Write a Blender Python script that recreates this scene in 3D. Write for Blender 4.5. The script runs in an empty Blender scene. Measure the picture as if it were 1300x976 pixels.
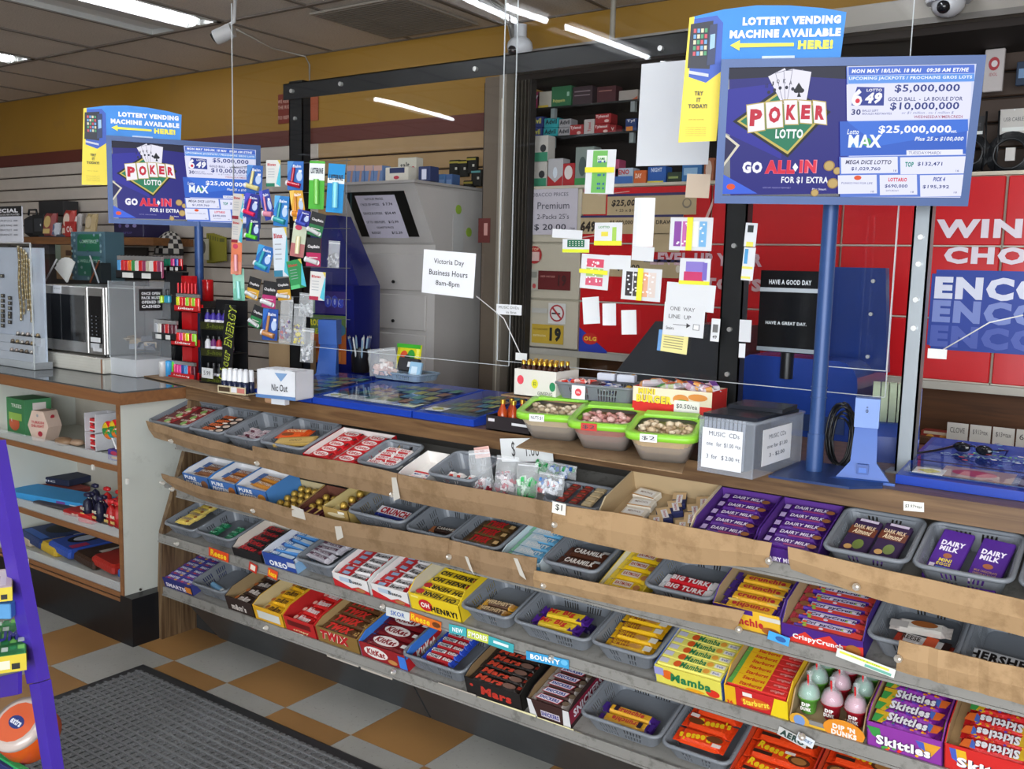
import bpy, math, random
from mathutils import Vector as V, Matrix as Mx
R = math.radians
rnd = random.Random(11)
SC = bpy.context.scene
COL = SC.collection
# ------------------------------------------------------------------ camera
FOC, PITCH, YAW, ROLL = 1211.0, .1217, .6156, .0258      # focal length in pixels of the 1300 px frame
CAM = V((0, 0, 1.48))
_fh = V((-math.sin(YAW), math.cos(YAW), 0))
FW = (_fh*math.cos(PITCH)-V((0, 0, 1))*math.sin(PITCH)).normalized()
_r = V((math.cos(YAW), math.sin(YAW), 0)); _u = _r.cross(FW)
RT = _r*math.cos(ROLL)+_u*math.sin(ROLL)
UP = _u*math.cos(ROLL)-_r*math.sin(ROLL)
cd = bpy.data.cameras.new('camera'); cam = bpy.data.objects.new('camera', cd); COL.objects.link(cam)
cd.sensor_fit = 'HORIZONTAL'; cd.sensor_width = 36; cd.lens = 36*FOC/1300; cd.clip_start = .05; cd.clip_end = 60
m = Mx((RT, UP, -FW)).transposed().to_4x4(); m.translation = CAM; cam.matrix_world = m
SC.camera = cam
# ------------------------------------------------------------------ world, exposure, assumed window light
SC.view_settings.view_transform = 'Standard'; SC.view_settings.look = 'None'
SC.view_settings.gamma = 1; SC.view_settings.use_curve_mapping = False
SC.view_settings.exposure = 0.5
w = bpy.data.worlds.new('daylight'); SC.world = w; w.use_nodes = True
bg = w.node_tree.nodes['Background']; bg.inputs[0].default_value = (.80, .87, 1, 1); bg.inputs[1].default_value = .75
def area(name, loc, aim, sx, sy, power, col):
    l = bpy.data.lights.new(name, 'AREA'); l.shape = 'RECTANGLE'; l.size = sx; l.size_y = sy; l.energy = power; l.color = col
    o = bpy.data.objects.new(name, l); COL.objects.link(o); o.location = loc
    o.rotation_euler = (V(aim)-V(loc)).to_track_quat('-Z', 'Y').to_euler(); return o
area('assumed_window_area_light', (1.1, -2.9, 1.45), (-1.6, 2.3, .75), 4.8, 2.1, 235, (.93, .97, 1))  # unseen area lamp added behind the camera for assumed window daylight, no window modelled
# ------------------------------------------------------------------ pixel helpers: a pixel of the photograph meets a real plane of the room
def ray(px, py): return FW*FOC+RT*(px-650)-UP*(py-488)
def AZ(px, py, z):
    d = ray(px, py); return CAM+d*((z-CAM.z)/d.z)
def AY(px, py, y):
    d = ray(px, py); return CAM+d*((y-CAM.y)/d.y)
def AX(px, py, x):
    d = ray(px, py); return CAM+d*((x-CAM.x)/d.x)
def UM(p): return (V(p)-CAM).dot(FW)/FOC                  # metres per pixel at a point
# ------------------------------------------------------------------ materials
def lin(h):
    h = h.lstrip('#'); c = [int(h[i:i+2], 16)/255 for i in (0, 2, 4)]
    return tuple((x/12.92 if x <= .04045 else ((x+.055)/1.055)**2.4) for x in c)+(1,)
MC = {}
def mat(col, rough=.5, metal=0, bump=0, bs=60, emit=0, glass=0, var=.06, vs=9, name=None):
    k = (col, rough, metal, bump, bs, emit, glass, var, vs)
    if k in MC: return MC[k]
    m = bpy.data.materials.new(name or 'mat_'+col); m.use_nodes = True; nt = m.node_tree; N = nt.nodes; L = nt.links
    b = N['Principled BSDF']; c = lin(col)
    b.inputs['Roughness'].default_value = rough; b.inputs['Metallic'].default_value = metal
    b.inputs['Base Color'].default_value = c
    if emit:
        b.inputs['Emission Color'].default_value = c; b.inputs['Emission Strength'].default_value = emit
        b.inputs['Base Color'].default_value = (c[0]*.04, c[1]*.04, c[2]*.04, 1); b.inputs['Specular IOR Level'].default_value = .12
    if glass:
        b.inputs['Alpha'].default_value = glass; b.inputs['Specular IOR Level'].default_value = .6
    if var and not emit:
        tc = N.new('ShaderNodeTexCoord'); n = N.new('ShaderNodeTexNoise'); n.inputs['Scale'].default_value = vs; n.inputs['Detail'].default_value = 4
        L.new(tc.outputs['Object'], n.inputs['Vector'])
        mx = N.new('ShaderNodeMix'); mx.data_type = 'RGBA'; L.new(n.outputs['Fac'], mx.inputs[0])
        mx.inputs[6].default_value = tuple(max(0, x*(1-var*2)) for x in c[:3])+(1,)
        mx.inputs[7].default_value = tuple(min(1, x*(1+var*2)) for x in c[:3])+(1,)
        L.new(mx.outputs[2], b.inputs['Base Color'])
    if bump:
        tc = N.new('ShaderNodeTexCoord'); n = N.new('ShaderNodeTexNoise'); n.inputs['Scale'].default_value = bs; n.inputs['Detail'].default_value = 3
        L.new(tc.outputs['Object'], n.inputs['Vector'])
        bp = N.new('ShaderNodeBump'); bp.inputs['Strength'].default_value = bump; bp.inputs['Distance'].default_value = .004
        L.new(n.outputs['Fac'], bp.inputs['Height']); L.new(bp.outputs[0], b.inputs['Normal'])
    MC[k] = m; return m
def foil(c): return mat(c, .34, .0, .55, 130)
def ink(c): return mat(c, .5, 0, 0, 60, 0, 0, 0)
def card(c): return mat(c, .72, 0, .08, 200)
def plas(c, r=.35): return mat(c, r, 0, .03, 30)
def metal(c, r=.35): return mat(c, r, .8, .05, 60)
def glow(c, e=1.0): return mat(c, .3, 0, 0, 60, e)
def wood(name, c1, c2, axis='X', sc=1.0, rough=.45, grain=18):
    m = bpy.data.materials.new(name); m.use_nodes = True; nt = m.node_tree; N = nt.nodes; L = nt.links; b = N['Principled BSDF']
    tc = N.new('ShaderNodeTexCoord'); mp = N.new('ShaderNodeMapping')
    s = {'X': (1.2, grain, grain), 'Z': (grain, grain, 1.0), 'Y': (grain, 1.0, grain)}[axis]
    mp.inputs['Scale'].default_value = tuple(q*sc for q in s); L.new(tc.outputs['Object'], mp.inputs['Vector'])
    n = N.new('ShaderNodeTexNoise'); n.inputs['Scale'].default_value = 3; n.inputs['Detail'].default_value = 8; n.inputs['Distortion'].default_value = 1.2
    L.new(mp.outputs[0], n.inputs['Vector']); r = N.new('ShaderNodeValToRGB'); L.new(n.outputs['Fac'], r.inputs[0])
    r.color_ramp.elements[0].position = .34; r.color_ramp.elements[0].color = lin(c1)
    r.color_ramp.elements[1].position = .66; r.color_ramp.elements[1].color = lin(c2)
    L.new(r.outputs[0], b.inputs['Base Color']); b.inputs['Roughness'].default_value = rough; return m
def speck(name, c, dark, rough=.4, sc=60, amt=.62, big=None):
    m = bpy.data.materials.new(name); m.use_nodes = True; nt = m.node_tree; N = nt.nodes; L = nt.links; b = N['Principled BSDF']
    tc = N.new('ShaderNodeTexCoord'); n = N.new('ShaderNodeTexNoise'); n.inputs['Scale'].default_value = sc; n.inputs['Detail'].default_value = 6; n.inputs['Roughness'].default_value = .7
    L.new(tc.outputs['Object'], n.inputs['Vector']); r = N.new('ShaderNodeValToRGB'); L.new(n.outputs['Fac'], r.inputs[0])
    r.color_ramp.elements[0].position = amt-.02; r.color_ramp.elements[0].color = lin(c); r.color_ramp.elements[1].position = amt+.12; r.color_ramp.elements[1].color = lin(dark)
    n2 = N.new('ShaderNodeTexNoise'); n2.inputs['Scale'].default_value = 2.2; n2.inputs['Detail'].default_value = 5; L.new(tc.outputs['Object'], n2.inputs['Vector'])
    r2 = N.new('ShaderNodeValToRGB'); L.new(n2.outputs['Fac'], r2.inputs[0]); r2.color_ramp.elements[0].position = .35; r2.color_ramp.elements[1].position = .6
    r2.color_ramp.elements[0].color = (big or .8, big or .8, big or .8, 1)
    mx = N.new('ShaderNodeMix'); mx.data_type = 'RGBA'; mx.blend_type = 'MULTIPLY'; mx.inputs[0].default_value = 1
    L.new(r.outputs[0], mx.inputs[6]); L.new(r2.outputs[0], mx.inputs[7]); L.new(mx.outputs[2], b.inputs['Base Color'])
    b.inputs['Roughness'].default_value = rough; return m
# ------------------------------------------------------------------ text outlines
TC = {}
def glyphs(s, bold=.0, ital=0):
    k = (s, bold, ital)
    if k in TC: return TC[k]
    cu = bpy.data.curves.new('lettering', 'FONT'); cu.body = s; cu.size = 1; cu.resolution_u = 2; cu.offset = bold; cu.shear = ital; cu.space_character = 1+bold*3
    o = bpy.data.objects.new('lettering', cu); COL.objects.link(o)
    dg = bpy.context.evaluated_depsgraph_get(); me = bpy.data.meshes.new_from_object(o.evaluated_get(dg))
    vs = [(v.co.x, v.co.y) for v in me.vertices]; fs = [tuple(p.vertices) for p in me.polygons]
    bpy.data.objects.remove(o); bpy.data.curves.remove(cu); bpy.data.meshes.remove(me)
    if not vs: vs = [(0, 0), (1, 0), (1, 1)]; fs = []
    x0 = min(v[0] for v in vs); x1 = max(v[0] for v in vs); y0 = min(v[1] for v in vs); y1 = max(v[1] for v in vs)
    W = max(x1-x0, .01); Hh = max(y1-y0, .01)
    TC[k] = ([((a-x0)/W-.5, (b-y0)/Hh-.5) for a, b in vs], fs, W/Hh); return TC[k]
FRONT = Mx.Rotation(R(90), 4, 'X')                        # art plane turned to face -y
SIDE = Mx.Rotation(R(90), 4, 'Z') @ FRONT                 # art plane turned to face +x
def TR(x=0, y=0, z=0): return Mx.Translation((x, y, z))
def RX(a): return Mx.Rotation(R(a), 4, 'X')
def RY(a): return Mx.Rotation(R(a), 4, 'Y')
def RZ(a): return Mx.Rotation(R(a), 4, 'Z')
class MB:
    def __init__(s): s.v = []; s.f = []; s.mi = []; s.ms = []; s.X = Mx(); s.sm = []
    def mat(s, m):
        if isinstance(m, str): m = card(m)
        if m not in s.ms: s.ms.append(m)
        return s.ms.index(m)
    def add(s, vs, fs, m, smooth=False):
        o = len(s.v); i = s.mat(m); s.v += [s.X @ V(p) for p in vs]
        for f in fs: s.f.append([o+j for j in f]); s.mi.append(i); s.sm.append(smooth)
        return s
    def hexa(s, p, m):
        return s.add(p, [(0, 3, 2, 1), (4, 5, 6, 7), (0, 1, 5, 4), (1, 2, 6, 5), (2, 3, 7, 6), (3, 0, 4, 7)], m)
    def box(s, x0, x1, y0, y1, z0, z1, m):
        return s.hexa([(x0, y0, z0), (x1, y0, z0), (x1, y1, z0), (x0, y1, z0), (x0, y0, z1), (x1, y0, z1), (x1, y1, z1), (x0, y1, z1)], m)
    def bbox(s, x0, x1, y0, y1, z0, z1, m, b=.003):       # box with chamfered edges
        P = []
        for z, k in ((z0, b), (z0+b, 0), (z1-b, 0), (z1, b)):
            for cx, cy, sx, sy in ((x0, y0, 1, 1), (x1, y0, -1, 1), (x1, y1, -1, -1), (x0, y1, 1, -1)):
                a = (cx+sx*(b+k), cy+sy*k, z); c = (cx+sx*k, cy+sy*(b+k), z)
                P += ([c, a] if (sx, sy) in ((1, 1), (-1, -1)) else [a, c])
        Fs = [tuple(range(7, -1, -1)), tuple(range(24, 32))]
        for r in range(3):
            for i in range(8): j = (i+1) % 8; Fs.append((r*8+i, r*8+j, r*8+8+j, r*8+8+i))
        return s.add(P, Fs, m)
    def prism(s, poly, a, b, m, axis='X'):                # polygon in (y,z) along x, (x,z) along y or (x,y) along z
        f = {'X': lambda p, t: (t, p[0], p[1]), 'Y': lambda p, t: (p[0], t, p[1]), 'Z': lambda p, t: (p[0], p[1], t)}[axis]
        n = len(poly); vs = [f(p, a) for p in poly]+[f(p, b) for p in poly]
        fs = [tuple(range(n-1, -1, -1)), tuple(range(n, 2*n))]+[(i, (i+1) % n, n+(i+1) % n, n+i) for i in range(n)]
        return s.add(vs, fs, m)
    def lathe(s, prof, n, m, at=(0, 0, 0), smooth=True, cap=True):
        vs = []; fs = []
        for r, z in prof:
            for i in range(n): a = 2*math.pi*i/n; vs.append((at[0]+r*math.cos(a), at[1]+r*math.sin(a), at[2]+z))
        for k in range(len(prof)-1):
            for i in range(n): j = (i+1) % n; fs.append((k*n+i, k*n+j, k*n+n+j, k*n+n+i))
        s.add(vs, fs, m, smooth)
        if cap: s.add(vs[:n], [tuple(range(n-1, -1, -1))], m); s.add(vs[-n:], [tuple(range(n))], m)
        return s
    def cyl(s, a, b, r, m, n=12, r2=None, smooth=True):
        a = V(a); b = V(b); q = (b-a).to_track_quat('Z', 'Y').to_matrix().to_4x4(); q.translation = a
        k = s.X; s.X = k @ q; s.lathe([(r, 0), (r if r2 is None else r2, (b-a).length)], n, m, smooth=smooth); s.X = k; return s
    def tube(s, pts, r, m, n=6, closed=False):
        pts = [V(p) for p in pts]; vs = []; fs = []; K = len(pts)
        for i, p in enumerate(pts):
            d = (pts[(i+1) % K]-pts[i-1]) if closed else (pts[min(i+1, K-1)]-pts[max(i-1, 0)])
            q = d.to_track_quat('Z', 'Y')
            for j in range(n): a = 2*math.pi*j/n; vs.append(p+q @ V((r*math.cos(a), r*math.sin(a), 0)))
        for i in range(K if closed else K-1):
            for j in range(n): k = (j+1) % n; i2 = (i+1) % K; fs.append((i*n+j, i*n+k, i2*n+k, i2*n+j))
        if not closed: fs += [tuple(range(n-1, -1, -1)), tuple((K-1)*n+j for j in range(n))]
        return s.add(vs, fs, m, True)
    def ball(s, c, r, m, n=8, sq=(1, 1, 1)):
        vs = []; fs = []
        for k in range(n//2+1):
            t = math.pi*k/(n//2)
            for i in range(n): a = 2*math.pi*i/n; vs.append((c[0]+sq[0]*r*math.sin(t)*math.cos(a), c[1]+sq[1]*r*math.sin(t)*math.sin(a), c[2]+sq[2]*r*math.cos(t)))
        for k in range(n//2):
            for i in range(n): j = (i+1) % n; fs.append((k*n+j, k*n+i, k*n+n+i, k*n+n+j))
        return s.add(vs, fs, m, True)
    def art(s, X, items, sx=1, sy=1, dz=.0003, fn=ink, z0=0):
        """flat print: r rectangle, t text, e ellipse, p polygon; in units of sx, sy"""
        K = s.X; s.X = K @ X
        for i, it in enumerate(items):
            z = z0+dz*(i+1); k = it[0]
            if k == 'r': _, a, b, c, d, col = it; s.add([(a*sx, b*sy, z), (c*sx, b*sy, z), (c*sx, d*sy, z), (a*sx, d*sy, z)], [(0, 1, 2, 3)], fn(col))
            elif k == 'p': s.add([(a*sx, b*sy, z) for a, b in it[1]], [tuple(range(len(it[1])))], fn(it[2]))
            elif k == 'e':
                _, a, b, c, d, col = it; s.add([(a*sx+c*sx*math.cos(t*math.pi/8), b*sy+d*sy*math.sin(t*math.pi/8), z) for t in range(16)], [tuple(range(16))], fn(col))
            elif k == 't':
                _, tx, cx, cy, w_, h_, col = it[:7]; bold = it[7] if len(it) > 7 else .02; rot = it[8] if len(it) > 8 else 0; ital = it[9] if len(it) > 9 else 0
                vs, fs, asp = glyphs(tx, bold, ital); w2 = w_*sx; h2 = h_*sy; ca = math.cos(R(rot)); sa = math.sin(R(rot))
                s.add([(cx*sx+a*w2*ca-b*h2*sa, cy*sy+a*w2*sa+b*h2*ca, z) for a, b in vs], fs, fn(col))
        s.X = K; return s
    def build(s, name, parent=None, me_only=False):
        me = bpy.data.meshes.new(name); me.from_pydata([tuple(p) for p in s.v], [], s.f)
        for m in s.ms: me.materials.append(m)
        me.polygons.foreach_set('material_index', s.mi); me.polygons.foreach_set('use_smooth', s.sm); me.update()
        if me_only: return me
        o = bpy.data.objects.new(name, me); COL.objects.link(o)
        if parent: o.parent = parent
        return o
def tag(o, label=None, cat=None, group=None, kind=None):
    if label:
        for a, b in ((' from the ', ' from '), (' of the ', ' of '), (' on the ', ' on '), (' in the ', ' in '), ('the ', ''), ('wrapped ', ''), ('perforated ', ''), (' column,', ','), (' green and yellow fruit', ' fruit'), (' and brown almond', ' almond'), ('brown-bar basket', 'basket'), ('chunky red and white', 'chunky red'), ('small ', ''), (' lettering', ' print'), ('brown and gold bar', 'brown bar'), ('dark red', 'red')):
            if len(label.split()) > 16: label = label.replace(a, b)
        o['label'] = label
    if cat: o['category'] = cat
    if group: o['group'] = group
    if kind: o['kind'] = kind
    return o
def thing(name, label, cat, M=None, group=None):
    o = bpy.data.objects.new(name, None); COL.objects.link(o); o.empty_display_size = .05
    if M is not None: o.matrix_world = M
    return tag(o, label, cat, group)
def one(name, mb, label, cat, M=None, group=None):
    o = mb.build(name)
    if M is not None: o.matrix_world = M
    return tag(o, label, cat, group)
def inst(name, me, label, cat, M, group=None):
    o = bpy.data.objects.new(name, me); COL.objects.link(o); o.matrix_world = M; return tag(o, label, cat, group)
def struct(name, mb): return tag(mb.build(name), kind='structure')
def solid(o, t=.002, off=0):
    md = o.modifiers.new('thickness', 'SOLIDIFY'); md.thickness = t; md.offset = off; return o
ORD = ['frontmost', 'second from the front', 'third from the front', 'fourth from the front', 'fifth from the front', 'sixth from the front', 'seventh from the front',
       'eighth from the front', 'ninth from the front', 'tenth from the front', 'eleventh from the front', 'twelfth from the front', 'thirteenth from the front']
LTR = ['leftmost', 'second from the left', 'third from the left', 'fourth from the left', 'fifth from the left', 'sixth from the left', 'seventh from the left', 'eighth from the left',
       'ninth from the left', 'tenth from the left', 'eleventh from the left', 'twelfth from the left', 'thirteenth from the left', 'fourteenth from the left', 'fifteenth from the left']
# ================================================================== the room
CEIL = 2.70; WALL = 4.05
def tile_floor():
    T = .3048; y0 = 2.058; x0 = -2.96
    fl = MB(); fl.box(-9, 3, -3.2, WALL+.3, -.05, -.004, mat('6f6a62', .8)); flo = struct('floor', fl)
    org = speck('orange vinyl tile', '9c7444', '7e5c38', .38, 45, .66); gry = speck('grey vinyl tile', 'a3a39d', '77746e', .36, 70, .60)
    mes = []
    for k, mm in enumerate((org, gry)):
        b = MB(); h = T/2-.0008; b.X = TR(0, 0, -.004); b.box(-h, h, -h, h, 0, .004, mm); mes.append(b.build('floor_tile', me_only=True))
    st = MB()
    for i in range(-19, 16):
        for j in range(-17, 8):
            cx = x0+(i+.5)*T; cy = y0+(j+.5)*T; p = V((cx, cy, 0))-CAM; d = p.dot(FW)
            seen = d > .3 and -200 < 650+FOC*p.dot(RT)/d < 1400 and 700 < 488-FOC*p.dot(UP)/d < 1300 and cy < 2.7
            k = (i+j) % 2
            if seen:
                o = bpy.data.objects.new('floor_tile', mes[1-k]); COL.objects.link(o); o.parent = flo; o.location = (cx, cy, 0)
            else:
                h = T/2-.0008; st.box(cx-h, cx+h, cy-h, cy+h, -.004, 0, (gry, org)[k])
    o = st.build('floor_tiles_beyond', flo); o['kind'] = 'stuff'
tile_floor()
# ceiling: a dark deck, a grid of bars and lay-in panels
panel = speck('ceiling panel', 'd2c8bc', 'bcb1a6', .9, 120, .5, .93); grid = mat('6f665e', .7)
cdk = MB(); cdk.box(-9, 3, -3.2, WALL+.3, CEIL+.03, CEIL+.08, mat('3a3632', .9)); ceil = struct('ceiling', cdk)
XS = [-9.1+.61*i for i in range(21)]; off = -4.81-XS[7]; XS = [x+off for x in XS]      # bars that run away from the camera
YS = [4.05, 3.29, 2.07, .85, -.37, -1.59, -2.81]
LIGHTS = {(7, 1), (6, 4), (10, 2), (10, 3), (10, 4), (4, 1), (13, 3), (13, 1)}
pm = {}
for i in range(len(XS)-1):
    for j in range(len(YS)-1):
        if (i, j) in LIGHTS or XS[i] > 2.4: continue
        b = MB(); w_ = XS[i+1]-XS[i]; d_ = YS[j]-YS[j+1]; key = round(d_, 2)
        if key not in pm:
            b.box(.012, .598, .012, d_-.012, 0, .015, panel)
            pm[key] = b.build('ceiling_panel', me_only=True)
        o = bpy.data.objects.new('ceiling_panel', pm[key]); COL.objects.link(o); o.parent = ceil
        o.location = (XS[i], YS[j+1], CEIL+rnd.uniform(.001, .006))
b = MB()
for x in XS: b.box(x-.012, x+.012, -3.2, 4.05, CEIL-.002, CEIL+.02, grid)
for y in YS: b.box(-9, 3, y-.012, y+.012, CEIL-.003, CEIL+.019, grid)
b.build('ceiling_grid', ceil)
wht = mat('b9bab8', .5); tube = glow('f4f8ff', 40)
def troffer(i, j, lab, ntube=1):
    x0, x1, y0, y1 = XS[i]+.014, XS[i+1]-.014, YS[j+1]+.014, YS[j]-.014; z = CEIL+.002
    t = thing('ceiling_light', lab, 'ceiling light', TR((x0+x1)/2, (y0+y1)/2, z)); hx = (x1-x0)/2; hy = (y1-y0)/2
    f = MB(); f.box(-hx, -hx+.025, -hy, hy, -.006, .03, wht); f.box(hx-.025, hx, -hy, hy, -.006, .03, wht); f.box(-hx, hx, -hy, -hy+.025, -.006, .03, wht); f.box(-hx, hx, hy-.025, hy, -.006, .03, wht); f.build('light_frame', t)
    p = MB(); p.hexa([(-hx+.02, -hy+.02, .02), (hx-.02, -hy+.02, .02), (hx-.02, hy-.02, .02), (-hx+.02, hy-.02, .02), (-hx+.02, -hy+.02, .027), (hx-.02, -hy+.02, .027), (hx-.02, hy-.02, .027), (-hx+.02, hy-.02, .027)], mat('d9dad8', .4)); p.build('reflector', t)
    c = MB(); c.prism([(-.07, .018), (.07, .018), (.05, -.01), (-.05, -.01)], -hy+.03, hy-.03, wht, 'Y'); c.build('ballast_cover', t)
    for s in ((-1,) if ntube < 0 else (1,)):
        q = MB(); q.cyl((s*.17, -hy+.07, .0), (s*.17, hy-.07, .0), .014, tube, 10); q.build('fluorescent_tube', t)
        for e in (-1, 1):
            h = MB(); h.box(s*.17-.012, s*.17+.012, e*(hy-.06)-.012, e*(hy-.06)+.012, -.016, .02, plas('e8e8e6')); h.build('tube_socket', t)
    return t
troffer(7, 1, 'open fluorescent ceiling light above the smaller lottery screen, one tube lit', 1)
troffer(4, 1, 'ceiling light at the far left edge of the photo')
for (i, j), s in zip(((10, 4), (6, 4), (10, 2), (10, 3), (13, 3), (13, 1)), ('over the counter aisle, farthest back', 'at the far left', 'over the counter aisle, nearer one', 'over the counter aisle, middle one', 'behind the camera', 'at the right above the header')): troffer(i, j, 'ceiling light outside the picture, '+s, -1)  # unseen fixtures, assumed; several placed for their tube reflections in the acrylic
p = AZ(500, 22, CEIL); b = MB(); b.box(p.x-.3, p.x+.3, p.y-.28, p.y+.3, CEIL-.012, CEIL-.002, mat('8d857b', .6))
for k in range(22): b.box(p.x-.28, p.x+.28, p.y-.26+.025*k, p.y-.25+.025*k, CEIL-.015, CEIL-.012, mat('6f6860', .6))
b.build('vent_grille', ceil)
# back wall, with red band and slatwall
yel = speck('yellow paint', '9c7423', '96702a', .6, 5, .6, .94); red = mat('5f2a20', .6, var=.03)
b = MB(); b.box(-9, 3, WALL, WALL+.1, 0, CEIL+.03, yel); wb = struct('wall_back', b)
b = MB(); b.box(-9, -2.6, WALL-.006, WALL, 2.185, 2.275, red); b.build('red_band', wb)
slm = mat('c2b9ae', .55); slo = mat('b08f63', .6)
b = MB(); b.box(-9, -2.4, WALL-.004, WALL, .0, 2.185, mat('3a2a22', .8)); b.build('slatwall_backing', wb)
for k in range(22):
    z1 = 2.18-k*.094
    for a, c, mm in ((-9, -4.3, slm), (-4.3, -2.6, slo)):
        s = MB(); s.bbox(a, c, WALL-.022, WALL-.004, z1-.085, z1, mm, .004); s.build('slat', wb)
b = MB(); b.box(-9, -1.5, -3.2, -3.1, 0, CEIL, mat('6d675f', .8)); struct('wall_front_unseen', b)  # unseen wall, added to keep the bright world out of the acrylic's reflections
b = MB(); b.box(-9.05, -8.95, -3.2, 4.1, 0, CEIL, mat('a59c93', .7)); struct('wall_left', b)
b = MB(); b.box(2.95, 3.05, -1.0, 4.1, 0, CEIL, mat('a59c93', .7)); struct('wall_right', b)
# ribbed white mat, black rubber floor mat
fm = speck('ribbed rubber', '5b5d5e', '84868a', .55, 160, .5, .8)
M0 = AZ(182, 843, 0); mx0, my1 = M0.x, M0.y
t = thing('floor_mat', 'large dark grey ribbed rubber floor mat with black border on the checkered floor', 'floor mat', TR(mx0, my1, 0))
b = MB(); b.hexa([(0, -2.6, 0), (2.6, -2.6, 0), (2.6, 0, 0), (0, 0, 0), (.012, -2.588, .006), (2.588, -2.588, .006), (2.588, -.012, .006), (.012, -.012, .006)], mat('25272a', .5)); b.build('border', t)
b = MB(); b.box(.05, 2.55, -2.55, -.05, .005, .009, fm)
for i in range(84):
    x = .06+i*.03
    if x > 2.5: break
    b.box(x, x+.020, -2.55, -.05, .009, .0125, fm)
for i in range(84):
    y = -.06-i*.03
    if y < -2.5: break
    b.box(.05, 2.55, y-.007, y, .009, .0145, mat('6c6e70', .6, bump=.3))
o = b.build('ribbed_surface', t); o['kind'] = 'stuff'
# ================================================================== left cabinet
CX = -3.24; CY = 2.04
cab = thing('display_cabinet', 'cream open display cabinet with wood-edged shelves on black base, left of candy shelves', 'cabinet', TR(CX, CY, 0))
cream = speck('cream laminate', 'c9ccc4', 'b3b5ad', .5, 8, .6, .95); brn = wood('brown edging', '7b5233', '8c603c', 'X', .5); blk = mat('15161a', .35, bump=.15, bs=12)
L0 = -2.3
def cpart(n, *a, m=cream, p=cab): b = MB(); b.box(*a, m); return b.build(n, p)
cpart('side_panel', -.02, 0, .0, .52, .19, .935); cpart('side_edging', -.022, .0005, -.004, .0, .19, .935, m=brn)
cpart('back_panel', L0, -.02, .40, .41, .19, .935, m=mat('bdb7aa', .6)); cpart('black_base', L0, .055, -.005, .5, 0, .19, m=blk)
cpart('shelf_rail', -.62, -.60, .385, .40, .2, .93, m=metal('b5b8bb', .4))
cpart('divider_panel', -1.02, -1.0, .01, .40, .19, .935)
for z, n in ((.69, 'shelf'), (.407, 'shelf')):
    s = cpart(n, L0, -.022, .0, .40, z-.014, z+.005, m=cream); e = MB(); e.box(L0, -.022, -.006, 0, z-.016, z+.007, brn); e.build('shelf_edging', s)
    g = MB(); g.box(L0, -.03, .0, .003, z+.005, z+.042, mat('e8eef0', .05, glass=.22, var=0)); g.build('acrylic_lip', s)
s = cpart('bottom_shelf', L0, -.022, .0, .40, .165, .195); e = MB(); e.box(L0, -.022, -.008, 0, .165, .178, brn); e.box(L0, -.022, -.006, 0, .182, .2, brn); e.build('shelf_edging', s)
g = MB(); g.box(L0, -.03, .0, .003, .2, .235, mat('e8eef0', .05, glass=.22, var=0)); g.build('acrylic_lip', s)
for (px, py) in ((161.5, 611), (118, 593)):
    p = AY(px, py, CY-.008); b = MB(); b.box(p.x-CX-.006, p.x-CX+.006, -.012, -.004, p.z-.01, p.z+.01, plas('d8d8d2')); b.build('shelf_clip', cab)
for (px, py) in ((178, 748), (176, 757)):
    p = AX(px, py, CX); b = MB(); b.cyl((0, p.y-CY, p.z), (.004, p.y-CY, p.z), .005, metal('6a665e')); b.build('screw', cab)
p = AY(33, 712, CY-.01); b = MB(); b.box(p.x-CX-.022, p.x-CX+.022, -.011, -.009, p.z-.013, p.z+.014, 'd8d4c8'); b.art(TR(p.x-CX, -.0115, p.z) @ FRONT, [('t', '$4.99', 0, 0, .03, .008, '777777', 0)]); b.build('price_label', cab)
# cabinet top: dark glass over brown edge
b = MB(); b.box(L0, .03, -.02, .60, .935, .979, brn); ct = b.build('cabinet_top', cab)
b = MB(); b.box(L0, .028, -.018, .60, .979, .985, mat('4a4f52', .04, 0, 0, 60, 0, 0, .02)); b.build('glass_sheet', ct)
# ================================================================== candy shelving under the counter
XL = -3.19; XR = .30; TILT = 18; SY = 2.17
wd = wood('walnut laminate', '59402a', '7d6041', 'X', .8, .4); wdz = wood('walnut side', '4d3826', '7d664a', 'Z', 1)
SZ = {1: .80, 2: .615, 3: .418, 4: .208}
unit = thing('candy_shelving', 'long four-tier candy shelving under the counter, cardboard-fronted grey shelves and walnut side', 'shelves', TR(XL, SY, 0))
b = MB(); b.prism([(-.02, 0), (-.02, .21), (-.01, .43), (.11, .76), (.13, .93), (.6, .93), (.6, 0)], 0, .022, wdz); b.build('side_panel', unit)
b = MB(); b.box(.022, XR-XL, .50, .52, .2, .93, mat('6f6d69', .6)); b.build('back_panel', unit)
gsh = speck('grey shelf metal', '8d8b86', '6f6d68', .45, 30, .55, .85)
S18 = RX(TILT)
for t_, z in SZ.items():
    b = MB(); b.X = TR(.022, 0, z) @ S18; b.box(0, XR-XL-.022, 0, .33 if t_ > 1 else .27, -.012, 0, gsh); sh = b.build('shelf', unit); sh['tier'] = t_
    b = MB(); e_ = .0 if t_ > 2 else .12; b.box(e_, XR-XL, -.012, -.004, z-.026, z+.004, gsh); b.box(e_, XR-XL, -.016, .0, z-.03, z-.024, gsh); b.build('shelf_front_channel', sh)
# kick board leaning under the lowest shelf, in two lengths
kb = mat('393b3d', .35, 0, .25, 9, var=.2, vs=6)
xj = AY(535, 885, 2.25).x-XL
for a, c in ((.09, xj-.004), (xj+.004, XR-XL)):
    b = MB(); b.hexa([(a+.09 if a < .2 else a+.0, .13, 0), (c, .13, 0), (c, .14, 0), (a+.09 if a < .2 else a, .14, 0), (a, .015, .185), (c, .015, .185), (c, .03, .185), (a, .03, .185)], kb); b.build('kick_board', unit)
b = MB(); b.box(.022, XR-XL, .14, .16, 0, .17, mat('2a2a2a', .8)); b.build('kick_backing', unit)
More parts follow.
